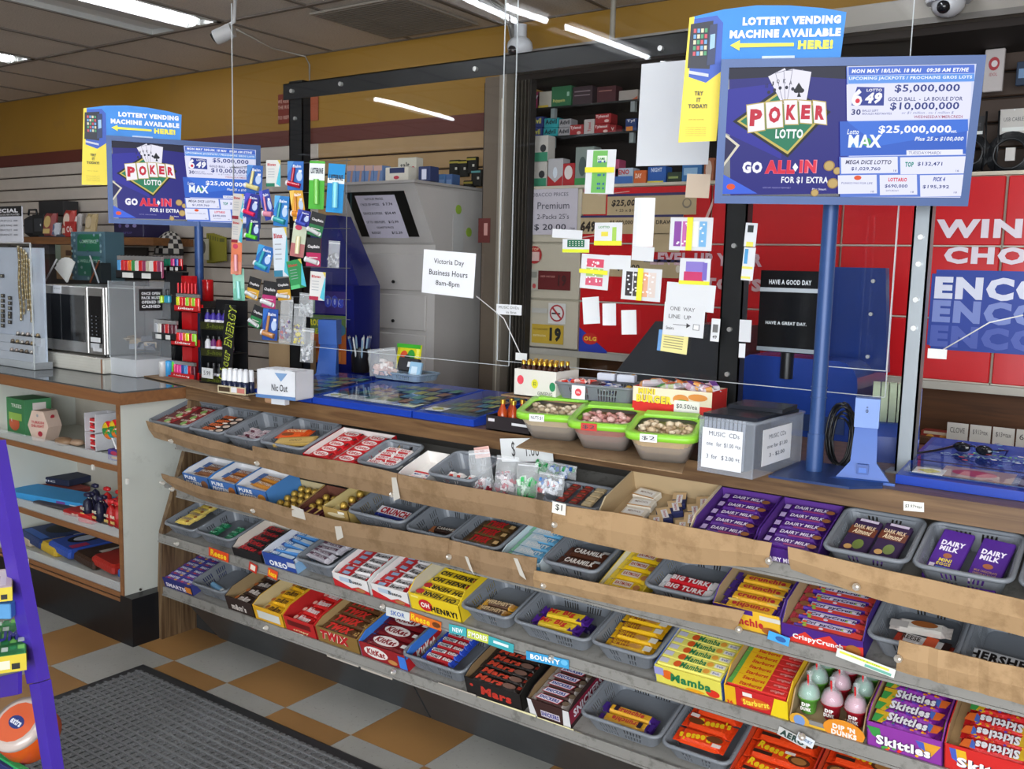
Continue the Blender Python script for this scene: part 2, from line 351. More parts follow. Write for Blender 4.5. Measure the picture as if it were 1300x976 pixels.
# cardboard strips
cb = speck('cardboard', '967a5b', '84694a', .75, 14, .5, .93); cb2 = speck('pale cardboard', 'b09069', '9c7d58', .75, 14, .5, .95)
def strip(top, bot, y, m=cb, lean=.02, n=5, name='cardboard_strip'):
    """a strip of cardboard through pixels of its upper and lower edge"""
    def interp(pts, t):
        k = t*(len(pts)-1); i = min(int(k), len(pts)-2); f = k-i; return tuple(pts[i][j]*(1-f)+pts[i+1][j]*f for j in (0, 1))
    N = 14; vs = []
    for i in range(N+1):
        a = interp(top, i/N); c = interp(bot, i/N); jy = rnd.uniform(-.003, .003)
        A = AY(a[0], a[1], y-lean); B_ = AY(c[0], c[1], y)
        for k in range(3):
            f = k/2; vs.append((A.x*(1-f)+B_.x*f-XL, A.y*(1-f)+B_.y*f-SY+(jy-.006 if k == 1 else jy), A.z*(1-f)+B_.z*f))
    fs = [(i*3+k, i*3+k+1, i*3+k+4, i*3+k+3) for i in range(N) for k in range(2)]
    b = MB(); b.add(vs, fs, m, False); return solid(b.build(name, unit), .003)
strip([(186, 534), (256, 555), (325, 573)], [(197, 555), (262, 576), (325, 590)], 2.135)
strip([(320, 566), (375, 577), (450, 588), (505, 601)], [(324, 590), (375, 605), (450, 620), (505, 632)], 2.128)
strip([(503, 601), (560, 612), (650, 628), (702, 638)], [(503, 632), (560, 645), (650, 661), (702, 675)], 2.130, cb)
strip([(699, 639), (790, 652), (880, 670), (980, 689)], [(700, 676), (790, 698), (880, 716), (976, 720)], 2.135, cb2)
strip([(1000, 694), (1100, 718), (1200, 740), (1330, 768)], [(1004, 722), (1100, 757), (1200, 783), (1330, 815)], 2.13, cb2)
strip([(205, 601), (222, 606), (260, 620), (320, 631)], [(212, 612), (226, 622), (262, 636), (320, 652)], 2.13, cb)
strip([(318, 630), (372, 646), (425, 660), (480, 668), (570, 684)], [(322, 653), (372, 672), (425, 690), (480, 701), (570, 716)], 2.126, cb)
strip([(566, 684), (630, 700), (682, 708)], [(566, 715), (630, 734), (682, 745)], 2.13, cb)
strip([(678, 724), (750, 738), (825, 753), (945, 776)], [(678, 745), (750, 760), (825, 777), (934, 800)], 2.127, cb2)
strip([(1142, 812), (1200, 826), (1260, 840), (1330, 853)], [(1138, 850), (1200, 868), (1260, 883), (1330, 902)], 2.125, cb2)
# peeled tape, price clips and stickers on the cardboard
tp = mat('e6e2d8', .3, glass=.55, var=0)
for pts in (((497, 606), (503, 606), (508, 632), (500, 636)), ((370, 641), (385, 647), (388, 660), (371, 655)), ((590, 706), (594, 707), (602, 730), (596, 722)), ((652, 708), (657, 709), (668, 736), (660, 730)), ((425, 668), (433, 668), (436, 682), (428, 686))):
    q = [AY(px, py, 2.105) for px, py in pts]; b = MB(); b.add([(p.x-XL, p.y-SY, p.z) for p in q], [(0, 3, 2, 1)], tp); solid(b.build('torn_tape', unit), .0006)
clipm = plas('e4e0d6')
for px, py, y in ((218, 560, 2.13), (327, 588, 2.12), (498, 628, 2.115), (704, 666, 2.12), (976, 712, 2.12), (207, 613, 2.12), (219, 621, 2.12), (322, 648, 2.115), (570, 707, 2.11), (690, 743, 2.12), (938, 799, 2.12), (1140, 836, 2.10),
                (225, 690, 2.15), (486, 770, 2.15), (700, 835, 2.15), (338, 797, 2.15), (500, 853, 2.15), (1018, 935, 2.13), (1087, 745, 2.11)):
    p = AY(px, py, y); b = MB(); b.X = TR(p.x-XL, p.y-SY, p.z) @ RX(70) @ RY(20); b.lathe([(.009, 0), (.009, .004), (.003, .018), (.003, .02)], 8, clipm); b.build('shelf_clip', unit)
def tagpaper(pts, y, items, base='efece2', name='price_tag', parent=unit, origin=(XL, SY, 0)):
    q = [AY(px, py, y) for px, py in pts]; c = sum(q, V())/4; ux = (q[1]-q[0]).length; uy = (q[0]-q[3]).length
    X = Mx(((q[1]-q[0]).normalized(), V((0, 0, 1)), V((0, -1, 0)))).transposed(); ex = (q[1]-q[0]).normalized(); ey = ex.cross(V((0, 1, 0))).normalized()
    if ey.z < 0: ey = -ey
    X = Mx((ex, ey, ex.cross(ey))).transposed().to_4x4(); X.translation = c-V(origin)
    b = MB(); b.X = X; b.box(-ux/2, ux/2, -uy/2, uy/2, -.0008, 0, base); b.art(Mx(), items, ux, uy); return b.build(name, parent)
tagpaper(((703, 637), (720, 641), (716, 653), (699, 650)), 2.10, [('t', '$1', 0, .05, .5, .6, '222222', .01)])
for a, c, y, it, base in (
    ((265, 694), (290, 703), 2.15, [('t', 'Reese', 0, 0, .8, .7, 'f6d21c', .03)], 'd8431a'), ((340, 720), (352, 726), 2.15, [('t', 'Reese', 0, 0, .8, .6, 'f6d21c', .03)], 'd8431a'),
    ((316, 712), (326, 718), 2.15, [('r', -.3, -.3, .3, .3, 'f2e6d8')], 'c0301e'), ((490, 770), (520, 778), 2.15, [('t', 'SKOR', 0, 0, .6, .5, '2255aa', .02)], 'cfd3d2'),
    ((520, 776), (560, 790), 2.15, [('t', 'Reese', -.15, 0, .6, .7, 'f6d21c', .03), ('e', .35, 0, .13, .3, '6a3a1a')], 'd86a1c'), ((570, 792), (592, 797), 2.15, [('t', 'NEW', 0, 0, .6, .5, 'ffffff', .02)], '3fa9b0'),
    ((593, 798), (620, 806), 2.15, [('t', "S'MORES", 0, 0, .9, .6, 'ffffff', .02)], 'c4cf4a'), ((620, 807), (652, 818), 2.15, [('r', -.3, -.1, .3, .2, 'e8f4f4')], '38a5ad'),
    ((668, 826), (722, 838), 2.15, [('t', 'BOUNTY', -.05, 0, .7, .55, 'ffffff', .04), ('e', .4, .1, .08, .3, '6fc0e8')], '3a9bd0'),
    ((360, 798), (385, 806), 2.16, [('e', .2, 0, .2, .3, '7fa5cc')], 'bdbab0'), ((415, 822), (455, 836), 2.16, [('t', 'HERSHEY', -.15, 0, .55, .35, '3b2a20', .02), ('r', .2, -.3, .45, .3, 'a85a2c')], 'b9b0a4'),
    ((458, 838), (498, 852), 2.16, [('t', 'NUGGETS', -.15, 0, .55, .35, '3b2a20', .02), ('r', .2, -.3, .45, .3, '8b4a24')], 'b9b0a4'),
    ((508, 852), (548, 866), 2.16, [('t', 'HERSHEY', -.2, .1, .5, .35, '3b2a20', .02), ('e', .25, 0, .16, .35, 'c2602c')], 'b5aca0'), ((556, 866), (604, 882), 2.16, [('t', 'NUGGETS', -.2, .1, .5, .35, '3b2a20', .02), ('e', .25, 0, .16, .35, 'a8522c')], 'b5aca0'),
    ((606, 884), (680, 908), 2.16, [('t', 'BERRY-CHERRY', .05, 0, .6, .5, 'c23a48', .02, 0, .3)], 'e6dfb0'), ((682, 910), (728, 926), 2.16, [('r', -.4, -.2, .4, .1, 'cabf90')], 'e0d9a8'),
    ((730, 928), (822, 962), 2.16, [('t', 'BERRY', -.1, .1, .35, .45, 'c23a48', .03, 0, .3), ('e', .25, 0, .12, .3, '8a4a4a')], 'd8d2a0'), ((822, 963), (870, 985), 2.16, [('t', 'WHITE', .1, 0, .5, .5, '7a2a6a', .02)], 'e3b8b8'),
    ((988, 921), (1024, 940), 2.15, [('t', 'AERO', 0, 0, .85, .75, '1f3a34', .06, 0, .1)], 'b9b9b6'), ((1012, 928), (1033, 940), 2.14, [('t', 'CHUNKY', 0, 0, .8, .4, '2a5a8a', .02)], 'd8dee4'),
    ((975, 800), (1002, 810), 2.15, [('e', .1, 0, .25, .3, '2a5a9a')], '3f9fe0'), ((1062, 822), (1136, 850), 2.14, [('r', -.45, .05, .4, .3, 'dfe84a'), ('t', 'PEANUT BUTTER', 0, .18, .5, .12, '3a7a3a', .01), ('r', .0, -.4, .45, -.1, '6fb3a0')], 'dfe4dc')):
    tagpaper((a, c, (c[0], c[1]+11), (a[0], a[1]+11)), y, it, base, 'shelf_label')
# ================================================================== counter over the shelving
CT = .988
cnt = thing('sales_counter', 'long walnut-edged sales counter above the candy shelves', 'counter', TR(XL, 2.30, 0))
b = MB(); b.box(-.01, XR-XL, 0, .70, .933, CT, wd); b.build('counter_top', cnt)
b = MB(); b.box(.0, XR-XL, .66, .70, .0, .933, mat('4a3b2e', .6)); b.build('counter_back', cnt)
def ctag(px0, py0, px1, py1, y, items, base, name, parent=cnt): return tagpaper(((px0, py0), (px1, py0+(py1-py0)*.15), (px1, py1), (px0, py1-(py1-py0)*.15)), y, items, base, name, parent, (XL, 2.30, 0))
ctag(1147, 636, 1173, 650, 2.297, [('t', '$3.97+tax', 0, 0, .85, .4, '222222', .01, 0, .2)], 'f4f2ea', 'price_tag')
# ================================================================== containers on the shelves
def SM(tier, x, t=0, n=0, yaw=0): return TR(x, SY, SZ[tier]) @ S18 @ TR(0, t, n) @ RZ(yaw)
def SXW(tier, pa, pb, rim=.06, t=.02):
    """x range at the front upper edge of a container from two pixels"""
    p = SM(tier, 0, t, rim).translation; return AY(pa[0], pa[1], p.y).x, AY(pb[0], pb[1], p.y).x
gbas = mat('787d84', .38, 0, .05, 80); gbas_d = mat('646b74', .4, 0, .05, 80)
def rrect(w_, d_, r, nc=4):
    P = []
    for cx, cy, a0 in ((w_/2-r, r, -90), (w_/2-r, d_-r, 0), (-w_/2+r, d_-r, 90), (-w_/2+r, r, 180)):
        for k in range(nc+1): a = R(a0+90*k/nc); P.append((cx+r*math.cos(a), cy+r*math.sin(a)))
    return P
def basket(w_, d_, h, holes=True, m=gbas):
    b = MB(); ins = .018*h/.06
    def ring(f):                                        # body outline at height fraction f
        k = ins*(1-f); P = rrect(w_-2*k, d_-2*k, .022); return [(x, y+k) for x, y in P]
    lo, hi = ring(0), ring(1); n = len(lo); cols = []   # samples around the perimeter with hole flags
    for i in range(n):
        j = (i+1) % n; seg = math.dist(hi[i], hi[j])
        if seg < .05 or not holes: cols.append((lo[i], hi[i], False)); continue
        K = int(seg/.0048); mid = K//2
        for k in range(K):
            f = k/K; hole = (k % 2 == 1) and 3 < k < K-4 and abs(k-mid) > 2
            cols.append((tuple(lo[i][q]*(1-f)+lo[j][q]*f for q in (0, 1)), tuple(hi[i][q]*(1-f)+hi[j][q]*f for q in (0, 1)), hole))
    Z = [0, .16, .46, .54, .84, 1]; N = len(cols); vs = []; fs = []
    for z in Z:
        for l, u, _ in cols: vs.append((l[0]*(1-z)+u[0]*z, l[1]*(1-z)+u[1]*z, z*h+(.012 if z == 0 else .001)))
    for a in range(5):
        for i in range(N):
            if cols[i][2] and a in (1, 3): continue
            j = (i+1) % N; fs.append((a*N+i, a*N+j, (a+1)*N+j, (a+1)*N+i))
    fs.append(tuple(range(N-1, -1, -1))); b.add(vs, fs, m)
    return b, [(x, y, h) for x, y in hi]
def put_basket(tier, pa, pb, d_, label, h=.06, n=0, yaw=0, m=gbas, rimw=.006, t=.0):
    x0, x1 = SXW(tier, pa, pb, h+n, t+.005); w_ = x1-x0-.004; M = SM(tier, (x0+x1)/2, t, n, yaw)
    root = thing('plastic_basket', label, 'basket', M, 'grey plastic baskets on the candy shelves')
    b, rim = basket(w_-.012, d_-.012, h, m=m); o = b.build('basket_body', root); o.location = (0, .006, 0); solid(o, .0022)
    r = MB(); K = len(rim); r.tube([(x*(1+.006/(w_/2)), y+(.0) , h) for x, y, _ in rim], rimw, m, 6, True); ro = r.build('rim', root); ro.location = (0, .006, 0)
    return dict(M=M, w=w_-.045, d=d_-.05, t0=.030 if tier > 1 else .022, z=.030 if tier > 1 else .022, x=0, wi=w_, lab=label)
def carton(tier, pa, pb, d_, label, cf, cs, hf=.045, hb=.06, inside='b59872', art=(), sart=(), n=0, floor=.02, name='display_carton', low=None, yaw=0, t=.0, back=None, notch=True, cat='carton', wall=.0025):
    x0, x1 = SXW(tier, pa, pb, hf+n, t); w_ = x1-x0; M = SM(tier, (x0+x1)/2, t, n, yaw); root = thing(name, label, cat, M)
    ci = card(inside); f_ = card(cf); s_ = card(cs); q = w_/2
    b = MB(); b.box(-q, q, 0, wall, .0, hf, f_)
    if art: b.art(TR(0, -.0004, hf/2) @ FRONT, art, w_, hf)
    b.build('front_wall', root)
    for s in (-1, 1):
        b = MB(); a, c = (q-wall, q) if s > 0 else (-q, -q+wall); pr = [(0, 0), (d_, 0), (d_, hb), (d_*.2 if notch else 0, hb if notch else hf), (0, hf)]
        b.prism(pr, a, c, s_); b.prism([(y_ if y_ > 0 else wall, z_*.995) for y_, z_ in pr], a-s*.0006, a, ci) if s > 0 else b.prism([(y_ if y_ > 0 else wall, z_*.995) for y_, z_ in pr], c, c+.0006, ci)
        if sart and s > 0: b.art(TR(q+.0004, d_/2, hb/2) @ SIDE, sart, d_, hb)
        b.build('side_wall', root)
    b = MB(); b.box(-q+wall, q-wall, d_-wall, d_, 0, back or hb, ci); b.build('back_wall', root)
    b = MB(); b.box(-q+wall, q-wall, wall, d_-wall, 0, floor, ci); b.build('carton_floor', root)
    return dict(M=M, w=w_-.012, d=d_-.012, t0=.006, z=floor, x=0, wi=w_, lab=label)
# ------------------------------------------------------------------ sweets
def wrapper(w_, d_, h, main, items=(), end=None, crimp=.012, mt=foil, bulge=1.0):
    b = MB(); me_ = mt(main); en = mt(end) if end else me_; q = w_/2
    prof = [(-.5, .15), (-.46, .75), (-.30, 1), (.30, 1), (.46, .75), (.5, .15), (.4, 0), (-.4, 0)]
    def sec(x, ky, kz, zo=0): return [(x, y*d_*ky, z*h*kz+zo) for y, z in prof]
    S = [sec(-q, 1.02, .08, h*.35), sec(-q+crimp, .98, .08, h*.35), sec(-q+crimp*1.8, 1, 1), sec(q-crimp*1.8, 1, 1), sec(q-crimp, .98, .08, h*.35), sec(q, 1.02, .08, h*.35)]
    for i in range(5):
        vs = S[i]+S[i+1]; fs = [(k, (k+1) % 8, 8+(k+1) % 8, 8+k) for k in range(8)]; b.add(vs, [f[::-1] for f in fs], en if i in (0, 1, 3, 4) else me_, False)
    b.add(S[0], [tuple(range(8))], en); b.add(S[5], [tuple(range(7, -1, -1))], en)
    if items: b.art(TR(0, 0, h), items, w_, d_)
    return b.build('wrapper', me_only=True)
def packet(w_, d_, h, main, items=(), side=None, mt=card, bev=.002):
    b = MB(); b.bbox(-w_/2, w_/2, -d_/2, d_/2, 0, h, mt(main), bev)
    if side: b.art(TR(0, -d_/2-.0004, h/2) @ FRONT, side, w_, h)
    if items: b.art(TR(0, 0, h), items, w_, d_)
    return b.build('packet', me_only=True)
def fill(c, kinds, rows, d_, h, name, cat, desc, where, cols=1, w_=None, jit=.5, layers=0, back=0, group=None, lean=0, gap=1.0, rot=0, flip=(), z=0, start=0, x=0, order=None, roll=0):
    """rows of sweets across a container, from the front to the back; each one its own object"""
    k = 0; W = c['w']/cols
    for r in range(rows):
        for q in range(cols):
            me = kinds[k % len(kinds)] if order is None else kinds[order[k]]; k += 1
            xx = c['x']-c['w']/2+W*(q+.5)+rnd.uniform(-1, 1)*.003*jit+x; yy = c['t0']+start+d_*(r+.5)*gap
            M = c['M'] @ TR(xx, yy, c['z']+z+(lean*r)+rnd.uniform(0, 1)*.0006) @ RZ(rnd.uniform(-3, 3)*jit+rot+(180 if k in flip else 0)) @ RX(roll)
            l = '%s in %s, %s' % (desc, where, ORD[r])
            if cols > 1: l = '%s in %s, %s column, %s' % (desc, where, ('left' if q == 0 else 'right' if q == cols-1 else 'middle'), ORD[r])
            if rows == 1 and cols == 1: l = '%s in %s' % (desc, where)
            elif rows == 1: l = '%s in %s, %s' % (desc, where, 'left one' if q == 0 else 'right one' if q == cols-1 else 'middle one')
            inst(name, me, l, cat, M, group or (desc.split(',')[0]+'s in '+where))
def brand(tx, main, tcol, plate=None, tw=.62, th=.6, extra=(), bold=.04, ital=0, px=0.0, py=0):
    it = list(extra)
    if plate: it.append(('r', px-tw/2-.03, py-th/2-.1, px+tw/2+.03, py+th/2+.1, plate))
    it.append(('t', tx, px, py, tw, th, tcol, bold, 0, ital)); return it
BC, CC = 'chocolate bar', 'candy'
# ---- bar kinds -----------------------------------------------------
def B(w_, d_, h, main, items=(), end=None, **k): return wrapper(w_, d_, h, main, items, end, **k)
def spots(cols, n=10, sd=1, x0=-.45, x1=.45, y0=-.4, y1=.1, r=.03, ry=.12):
    q = random.Random(sd); return [('e', q.uniform(x0, x1), q.uniform(y0, y1), r, ry, q.choice(cols)) for _ in range(n)]
GB = 'grey basket'
# ================= TIER 1
c = put_basket(1, (187, 532), (236, 545), .21, 'grey perforated basket of red and green packs, far left of the top shelf')
k1 = packet(.085, .06, .012, '8e1f24', [('r', -.5, -.5, -.05, .5, '5a1a1c'), ('t', 'GLOSETTE', 0, .25, .7, .2, 'f0e6d8', .02), ('e', .1, -.1, .16, .25, '7fae5a'), ('r', .2, -.45, .45, -.2, 'd8c8b0')])
fill(c, [k1], 3, .05, .012, 'candy_pack', CC, 'dark red and green candy pack', 'the far left basket of the top shelf', cols=2, z=.02, jit=2)
c = put_basket(1, (238, 545), (281, 556), .21, 'grey perforated basket of black and orange bars, second from the left on the top shelf')
k2 = B(.135, .036, .016, '1d1614', [('t', 'REESE', -.15, .1, .5, .6, 'd8672c', .04, 0, .2), ('e', .3, 0, .12, .3, 'd9c3b2'), ('e', .05, -.3, .1, .15, 'f0ece4')], '2a1d1a')
fill(c, [k2], 4, .032, .016, 'chocolate_bar', BC, 'black wrapped bar with orange lettering', 'the second basket of the top shelf', z=.015, jit=1.5)
c = put_basket(1, (282, 556), (326, 568), .21, 'grey perforated basket of small white and plum bars, third from the left on the top shelf')
k3 = B(.065, .026, .014, '5e2436', [('r', -.4, -.3, .35, .3, 'e6dde0'), ('t', 'COFFEE', 0, 0, .6, .4, '6a1a30', .02)], 'b9a7ad')
fill(c, [k3], 3, .032, .014, 'mini_bar', BC, 'small plum and white bar', 'the third basket of the top shelf', cols=2, z=.008, jit=3)
c = put_basket(1, (328, 568), (384, 576), .21, 'grey perforated basket with orange and gold bars beside the big red carton on the top shelf')
k4 = B(.13, .07, .012, 'e35a1c', [('t', 'COOKIE', 0, .2, .6, .25, 'ffe9b0', .02), ('e', -.15, -.2, .2, .18, '8c4a22')], 'c84a14')
k5 = packet(.15, .055, .012, 'b0904a', [('r', -.45, -.3, .45, .3, 'c5a763'), ('t', 'GOLD', 0, 0, .3, .3, '6a4a1a', .01)], mt=foil)
fill(c, [k4], 1, .07, .01, 'chocolate_bar', BC, 'orange wrapped cookie bar', 'the basket left of the big red carton, top shelf', z=.026, x=-.03, start=.045, rot=12)
fill(c, [k5], 1, .055, .01, 'chocolate_bar', BC, 'gold foil wrapped bar', 'the basket left of the big red carton, top shelf', z=.030, x=.03, rot=22)
c = carton(1, (384, 574), (452, 580), .20, 'big open red carton of two columns of red chocolate bars on the top shelf', 'c2141c', 'c2141c', .05, .055, 'e8e4e0', [('t', 'KitKat', .25, 0, .3, .5, 'ffffff', .04, 0, .15), ('r', -.5, -.4, -.3, .3, '2a2424')],
           [('r', -.5, -.4, .5, .35, 'd41a24'), ('t', 'KitKat', -.1, 0, .35, .5, 'ffffff', .05, 0, .15)], floor=.034)
kk = B(.108, .036, .013, 'c0141c', [('e', -.02, 0, .30, .42, 'f2ede9'), ('t', 'KitKat', -.02, 0, .46, .46, 'c0141c', .05, 0, .15), ('r', .36, -.2, .43, .3, '3a2420')])
fill(c, [kk], 5, .0375, .013, 'chocolate_bar', BC, 'red wrapped wafer bar', 'the big red carton of the top shelf', cols=2, jit=.4)
c_ = carton(1, (500, 556), (516, 560), .05, 'small black and red carton standing behind the big red carton on the top shelf', 'b5161c', '191718', .04, .05, t=.13, notch=False, sart=[('t', 'DARK', 0, .1, .5, .3, 'c8c2b8', .02)])
c = put_basket(1, (451, 581), (500, 597), .17, 'grey perforated basket of red and white bars right of the big red carton', h=.055)
k6 = B(.085, .028, .013, 'b51d22', [('r', -.3, -.3, .3, .35, 'f0ecea'), ('t', 'AERO', 0, 0, .5, .5, 'b51d22', .03)], 'efeae6')
fill(c, [k6], 4, .03, .013, 'chocolate_bar', BC, 'short red and white bar', 'the basket right of the big red carton', cols=2, z=.012, jit=2.5)
c = carton(1, (505, 598), (541, 607), .15, 'white cardboard box with a few white and red packs on the top shelf', 'e9e6e4', 'eceae8', .045, .05, 'eeeae6', [('r', -.5, -.5, -.42, .5, 'c5202a'), ('r', .4, -.5, .5, .5, 'c5202a')], floor=.01)
k7 = packet(.045, .03, .012, 'f1eeec', [('r', -.5, .2, .5, .5, 'cf2a35'), ('t', 'MINT', 0, -.1, .6, .3, '3a66aa', .02)])
fill(c, [k7], 2, .03, .012, 'gum_pack', CC, 'small white and red gum pack', 'the white box of the top shelf', cols=2, jit=2)
c = put_basket(1, (541, 607), (600, 620), .165, 'grey perforated basket of small red and white candies left of the clear bags', h=.06)
k8 = B(.035, .022, .012, 'd23a2e', [('r', -.3, -.3, .2, .3, 'f5f0ec')], 'f3eeea', crimp=.006)
fill(c, [k8], 2, .03, .012, 'wrapped_candy', CC, 'small red and white wrapped candy', 'the basket left of the clear bags', cols=3, jit=4, z=.004)
# clear bags
def clearbag(px, py, wpx, hpx, y, cols, label, tilt=20, lean=-6, sd=1, fillh=.55, grp=None, name='zip_bag', dep=.035, ball=.009):
    p = AY(px, py, y); U = UM(p); w_ = wpx*U; h = hpx*U; q = random.Random(sd)
    root = thing(name, label, 'plastic bag', TR(*p) @ RZ(tilt) @ RY(lean), grp); film = mat('eef2f4', .12, 0, .9, 55, 0, .24, 0)
    b = MB(); nx, nz = 7, 9; vs = []
    for s in (1, -1):
        for k in range(nz+1):
            for i in range(nx+1):
                u = i/nx-.5; v_ = k/nz; t_ = dep/2*max(0, 1-(2*abs(u))**3)*max(0.05, 1-v_**2.2)*(1-(1-min(1, v_*5))**2); vs.append((u*w_*(1-.12*v_*q.random()), -s*(t_+q.uniform(0, .0022)), v_*h))
    n = (nx+1)*(nz+1); fs = []
    for k in range(nz):
        for i in range(nx):
            a = k*(nx+1)+i; fs.append((a, a+1, a+nx+2, a+nx+1)); fs.append((n+a+1, n+a, n+a+nx+1, n+a+nx+2))
    b.add(vs, fs, film, True); b.build('bag_film', root)
    z = MB(); z.box(-w_*.45, w_*.45, -.0015, .0015, h*.9, h*.93, mat('f4f4f8', .3, glass=.6, var=0)); z.build('zip_seal', root)
    s = MB()
    for _ in range(34):
        x = q.uniform(-.36, .36)*w_; zz = q.uniform(.06, fillh)*h; s.X = TR(x, q.uniform(-.25, .25)*dep, zz) @ RZ(q.uniform(0, 90)) @ RY(q.uniform(0, 90)); s.box(-ball, ball, -ball*.5, ball*.5, -ball*.7, ball*.7, foil(q.choice(cols)))
    o = s.build('bag_contents', root); o['kind'] = 'stuff'; return root
clearbag(614, 625, 30, 55, 2.20, ['dfe4e8', 'cfd6dc', '9a3040', 'e8d8dc'], 'clear plastic bag standing leftmost of the bagged sweets, nearly see-through', 25, -8, 2, .3)
clearbag(641, 628, 30, 50, 2.185, ['cfc4c8', 'b83a50', 'e9e2e6', '8f8890'], 'clear bag of pink and grey sweets, second of the bagged sweets', 25, 3, 3, .55)
clearbag(668, 632, 28, 46, 2.18, ['1f9a4a', '2fb45c', 'd8f0dc', '148238'], 'clear bag of green wrapped sweets among the bagged sweets', 25, 2, 4, .6)
clearbag(697, 628, 36, 28, 2.20, ['3a78c0', 'd8dfe8', 'b8404c', 'e8eaf0'], 'low clear bag of blue and white sweets, rightmost of the bagged sweets', 20, 6, 5, .7, ball=.007)
clearbag(712, 606, 40, 18, 2.27, ['2a66b8', '1f8a4a', 'c8d8ec'], 'clear bag of blue sweets lying behind the green sweets', 15, 5, 6, .8, ball=.007)
clearbag(690, 602, 26, 18, 2.28, ['1f9a4a', 'b9e2c4'], 'clear bag with green sweets lying at the back by the dollar sign', 15, 5, 7, .8, ball=.007)
def paper(px, py, wpx, hpx, y, label, items, base='f2f2f0', roll=0, yaw=20, name='paper_sign', cat='sign', grp=None, curl=0, nrm=0):
    """a sheet of paper whose centre stands at a pixel on a plane of the room"""
    p = AY(px, py, y); U = UM(p); w_ = wpx*U; h = hpx*U; b = MB(); N = 4
    pm_ = mat(base, .8, var=.02)
    for i in range(N):
        a, c = -w_/2+w_*i/N, -w_/2+w_*(i+1)/N; f = lambda x: curl*(2*x/w_)**2
        b.hexa([(a, -h/2, f(a)-.0006), (c, -h/2, f(c)-.0006), (c, h/2, f(c)-.0006), (a, h/2, f(a)-.0006), (a, -h/2, f(a)), (c, -h/2, f(c)), (c, h/2, f(c)), (a, h/2, f(a))], pm_)
    if items: b.art(Mx(), items, w_, h, z0=max(0, curl)*.0)
    return one(name, b, label, cat, TR(*p) @ RZ(yaw) @ RX(nrm) @ RY(-roll) @ FRONT, grp)
paper(668, 571, 80, 30, 2.285, 'white card with a handwritten dollar price hanging under the green-rimmed tubs', [('t', '$', -.25, 0, .07, .75, '333333', .0), ('t', '1.00', .12, 0, .25, .55, '444444', 0)], 'dcdfe0', roll=8, yaw=0)
paper(612, 574, 20, 14, 2.24, 'pink slip standing behind the leftmost clear bag', [('t', '1.49', -.1, 0, .5, .4, 'b03a3a', 0)], 'e9b8ae', roll=12)
c = put_basket(1, (687, 633), (759, 646), .13, 'shallow grey tray of small square gum packs right of the bagged sweets', h=.03, t=.02)
k9 = packet(.026, .022, .008, '7a2c26', [('e', 0, 0, .3, .3, 'c2402e'), ('r', -.4, -.45, .4, -.25, '3a4a30')]); k9b = packet(.032, .022, .008, 'b9a37c', [('r', -.4, -.3, .4, .3, 'cdbb96')])
c['w'] = .125; fill(c, [k9, k9, k9b], 4, .025, .008, 'gum_pack', CC, 'small square gum pack', 'the shallow tray right of the bagged sweets', cols=3, jit=.6)
c = carton(1, (760, 641), (876, 674), .20, 'brown and white notched cardboard tray of small gum boxes on the top shelf', 'dfe2e4', 'c9b795', .048, .07, 'b79f7a', floor=.012, wall=.003)
gw = packet(.07, .042, .018, 'e8e0d0', [('r', -.4, -.3, .35, .3, 'f4f2ee'), ('t', 'MENTHOL', 0, .05, .55, .2, '8a6a50', .01), ('r', -.5, -.5, .5, -.4, 'c98f4a')])
gx = packet(.062, .036, .018, '22285a', [('r', -.5, -.5, .1, .5, 'd9b98c'), ('r', -.3, -.2, .4, .25, 'f2f0f2'), ('t', 'Dentyne', .05, .02, .55, .25, 'b02a3a', .02)])
c2 = dict(c); c2['w'] = .10; c2['x'] = -.065; fill(c2, [gw], 3, .05, .018, 'gum_box', CC, 'white and tan gum box', 'the left half of the white-fronted tray', jit=3, start=.025)
c2 = dict(c); c2['w'] = .13; c2['x'] = .06; fill(c2, [gx], 4, .042, .018, 'gum_box', CC, 'blue and tan gum box', 'the right half of the white-fronted tray', cols=2, jit=2.5, start=.004, rot=-62)
dm = B(.135, .034, .017, '4a1a78', [('t', 'DAIRY MILK', .02, .12, .6, .42, 'efe6f6', .03, 0, .1), ('r', -.46, -.3, -.36, .3, 'b9a3d2'), ('r', -.1, -.42, .28, -.2, 'a0447a'), ('e', .38, -.05, .08, .25, '9a6238')], '3d1468')
for (a, b_, nm) in (((877, 671), (957, 686), 'left'), ((959, 684), (1039, 703), 'right')):
    c = carton(1, a, b_, .20, 'purple open carton of purple milk chocolate bars, the %s one of two on the top shelf' % nm, '45187a', '43157a', .04, .062, '5a2f8a', [('t', 'DAIRY MILK', -.1, -.25, .5, .3, 'efe6f6', .04)], [('r', -.5, .3, .5, .4, '6a3aa0')], floor=.03)
    fill(c, [dm], 5, .036, .017, 'chocolate_bar', BC, 'purple milk chocolate bar', 'the %s purple carton of the top shelf' % nm, jit=.8, z=.0, lean=.002)
c = put_basket(1, (1043, 699), (1151, 721), .20, 'grey perforated basket with two dark purple almond chocolate bars on the top shelf', h=.062)
dk = packet(.062, .14, .012, '2e1640', [('r', -.5, .1, .5, .3, '6a3420'), ('t', 'DARK MILK', 0, .3, .8, .09, 'e9d3ae', .02), ('t', 'Almond', 0, .18, .7, .12, 'f0dcb8', .02, 0, .3), ('e', .1, -.12, .2, .12, '6a7a3a'), ('e', -.2, -.22, .15, .06, 'c79a5a'), ('r', -.45, -.48, .45, -.33, '5a3590'), ('r', -.3, .42, .4, .48, 'c8bcd0')])
fill(c, [dk], 1, .14, .012, 'chocolate_slab', BC, 'dark purple and brown almond chocolate slab', 'the basket left of the purple milk chocolate slabs', cols=2, start=.0, rot=-7, z=.014, roll=12)
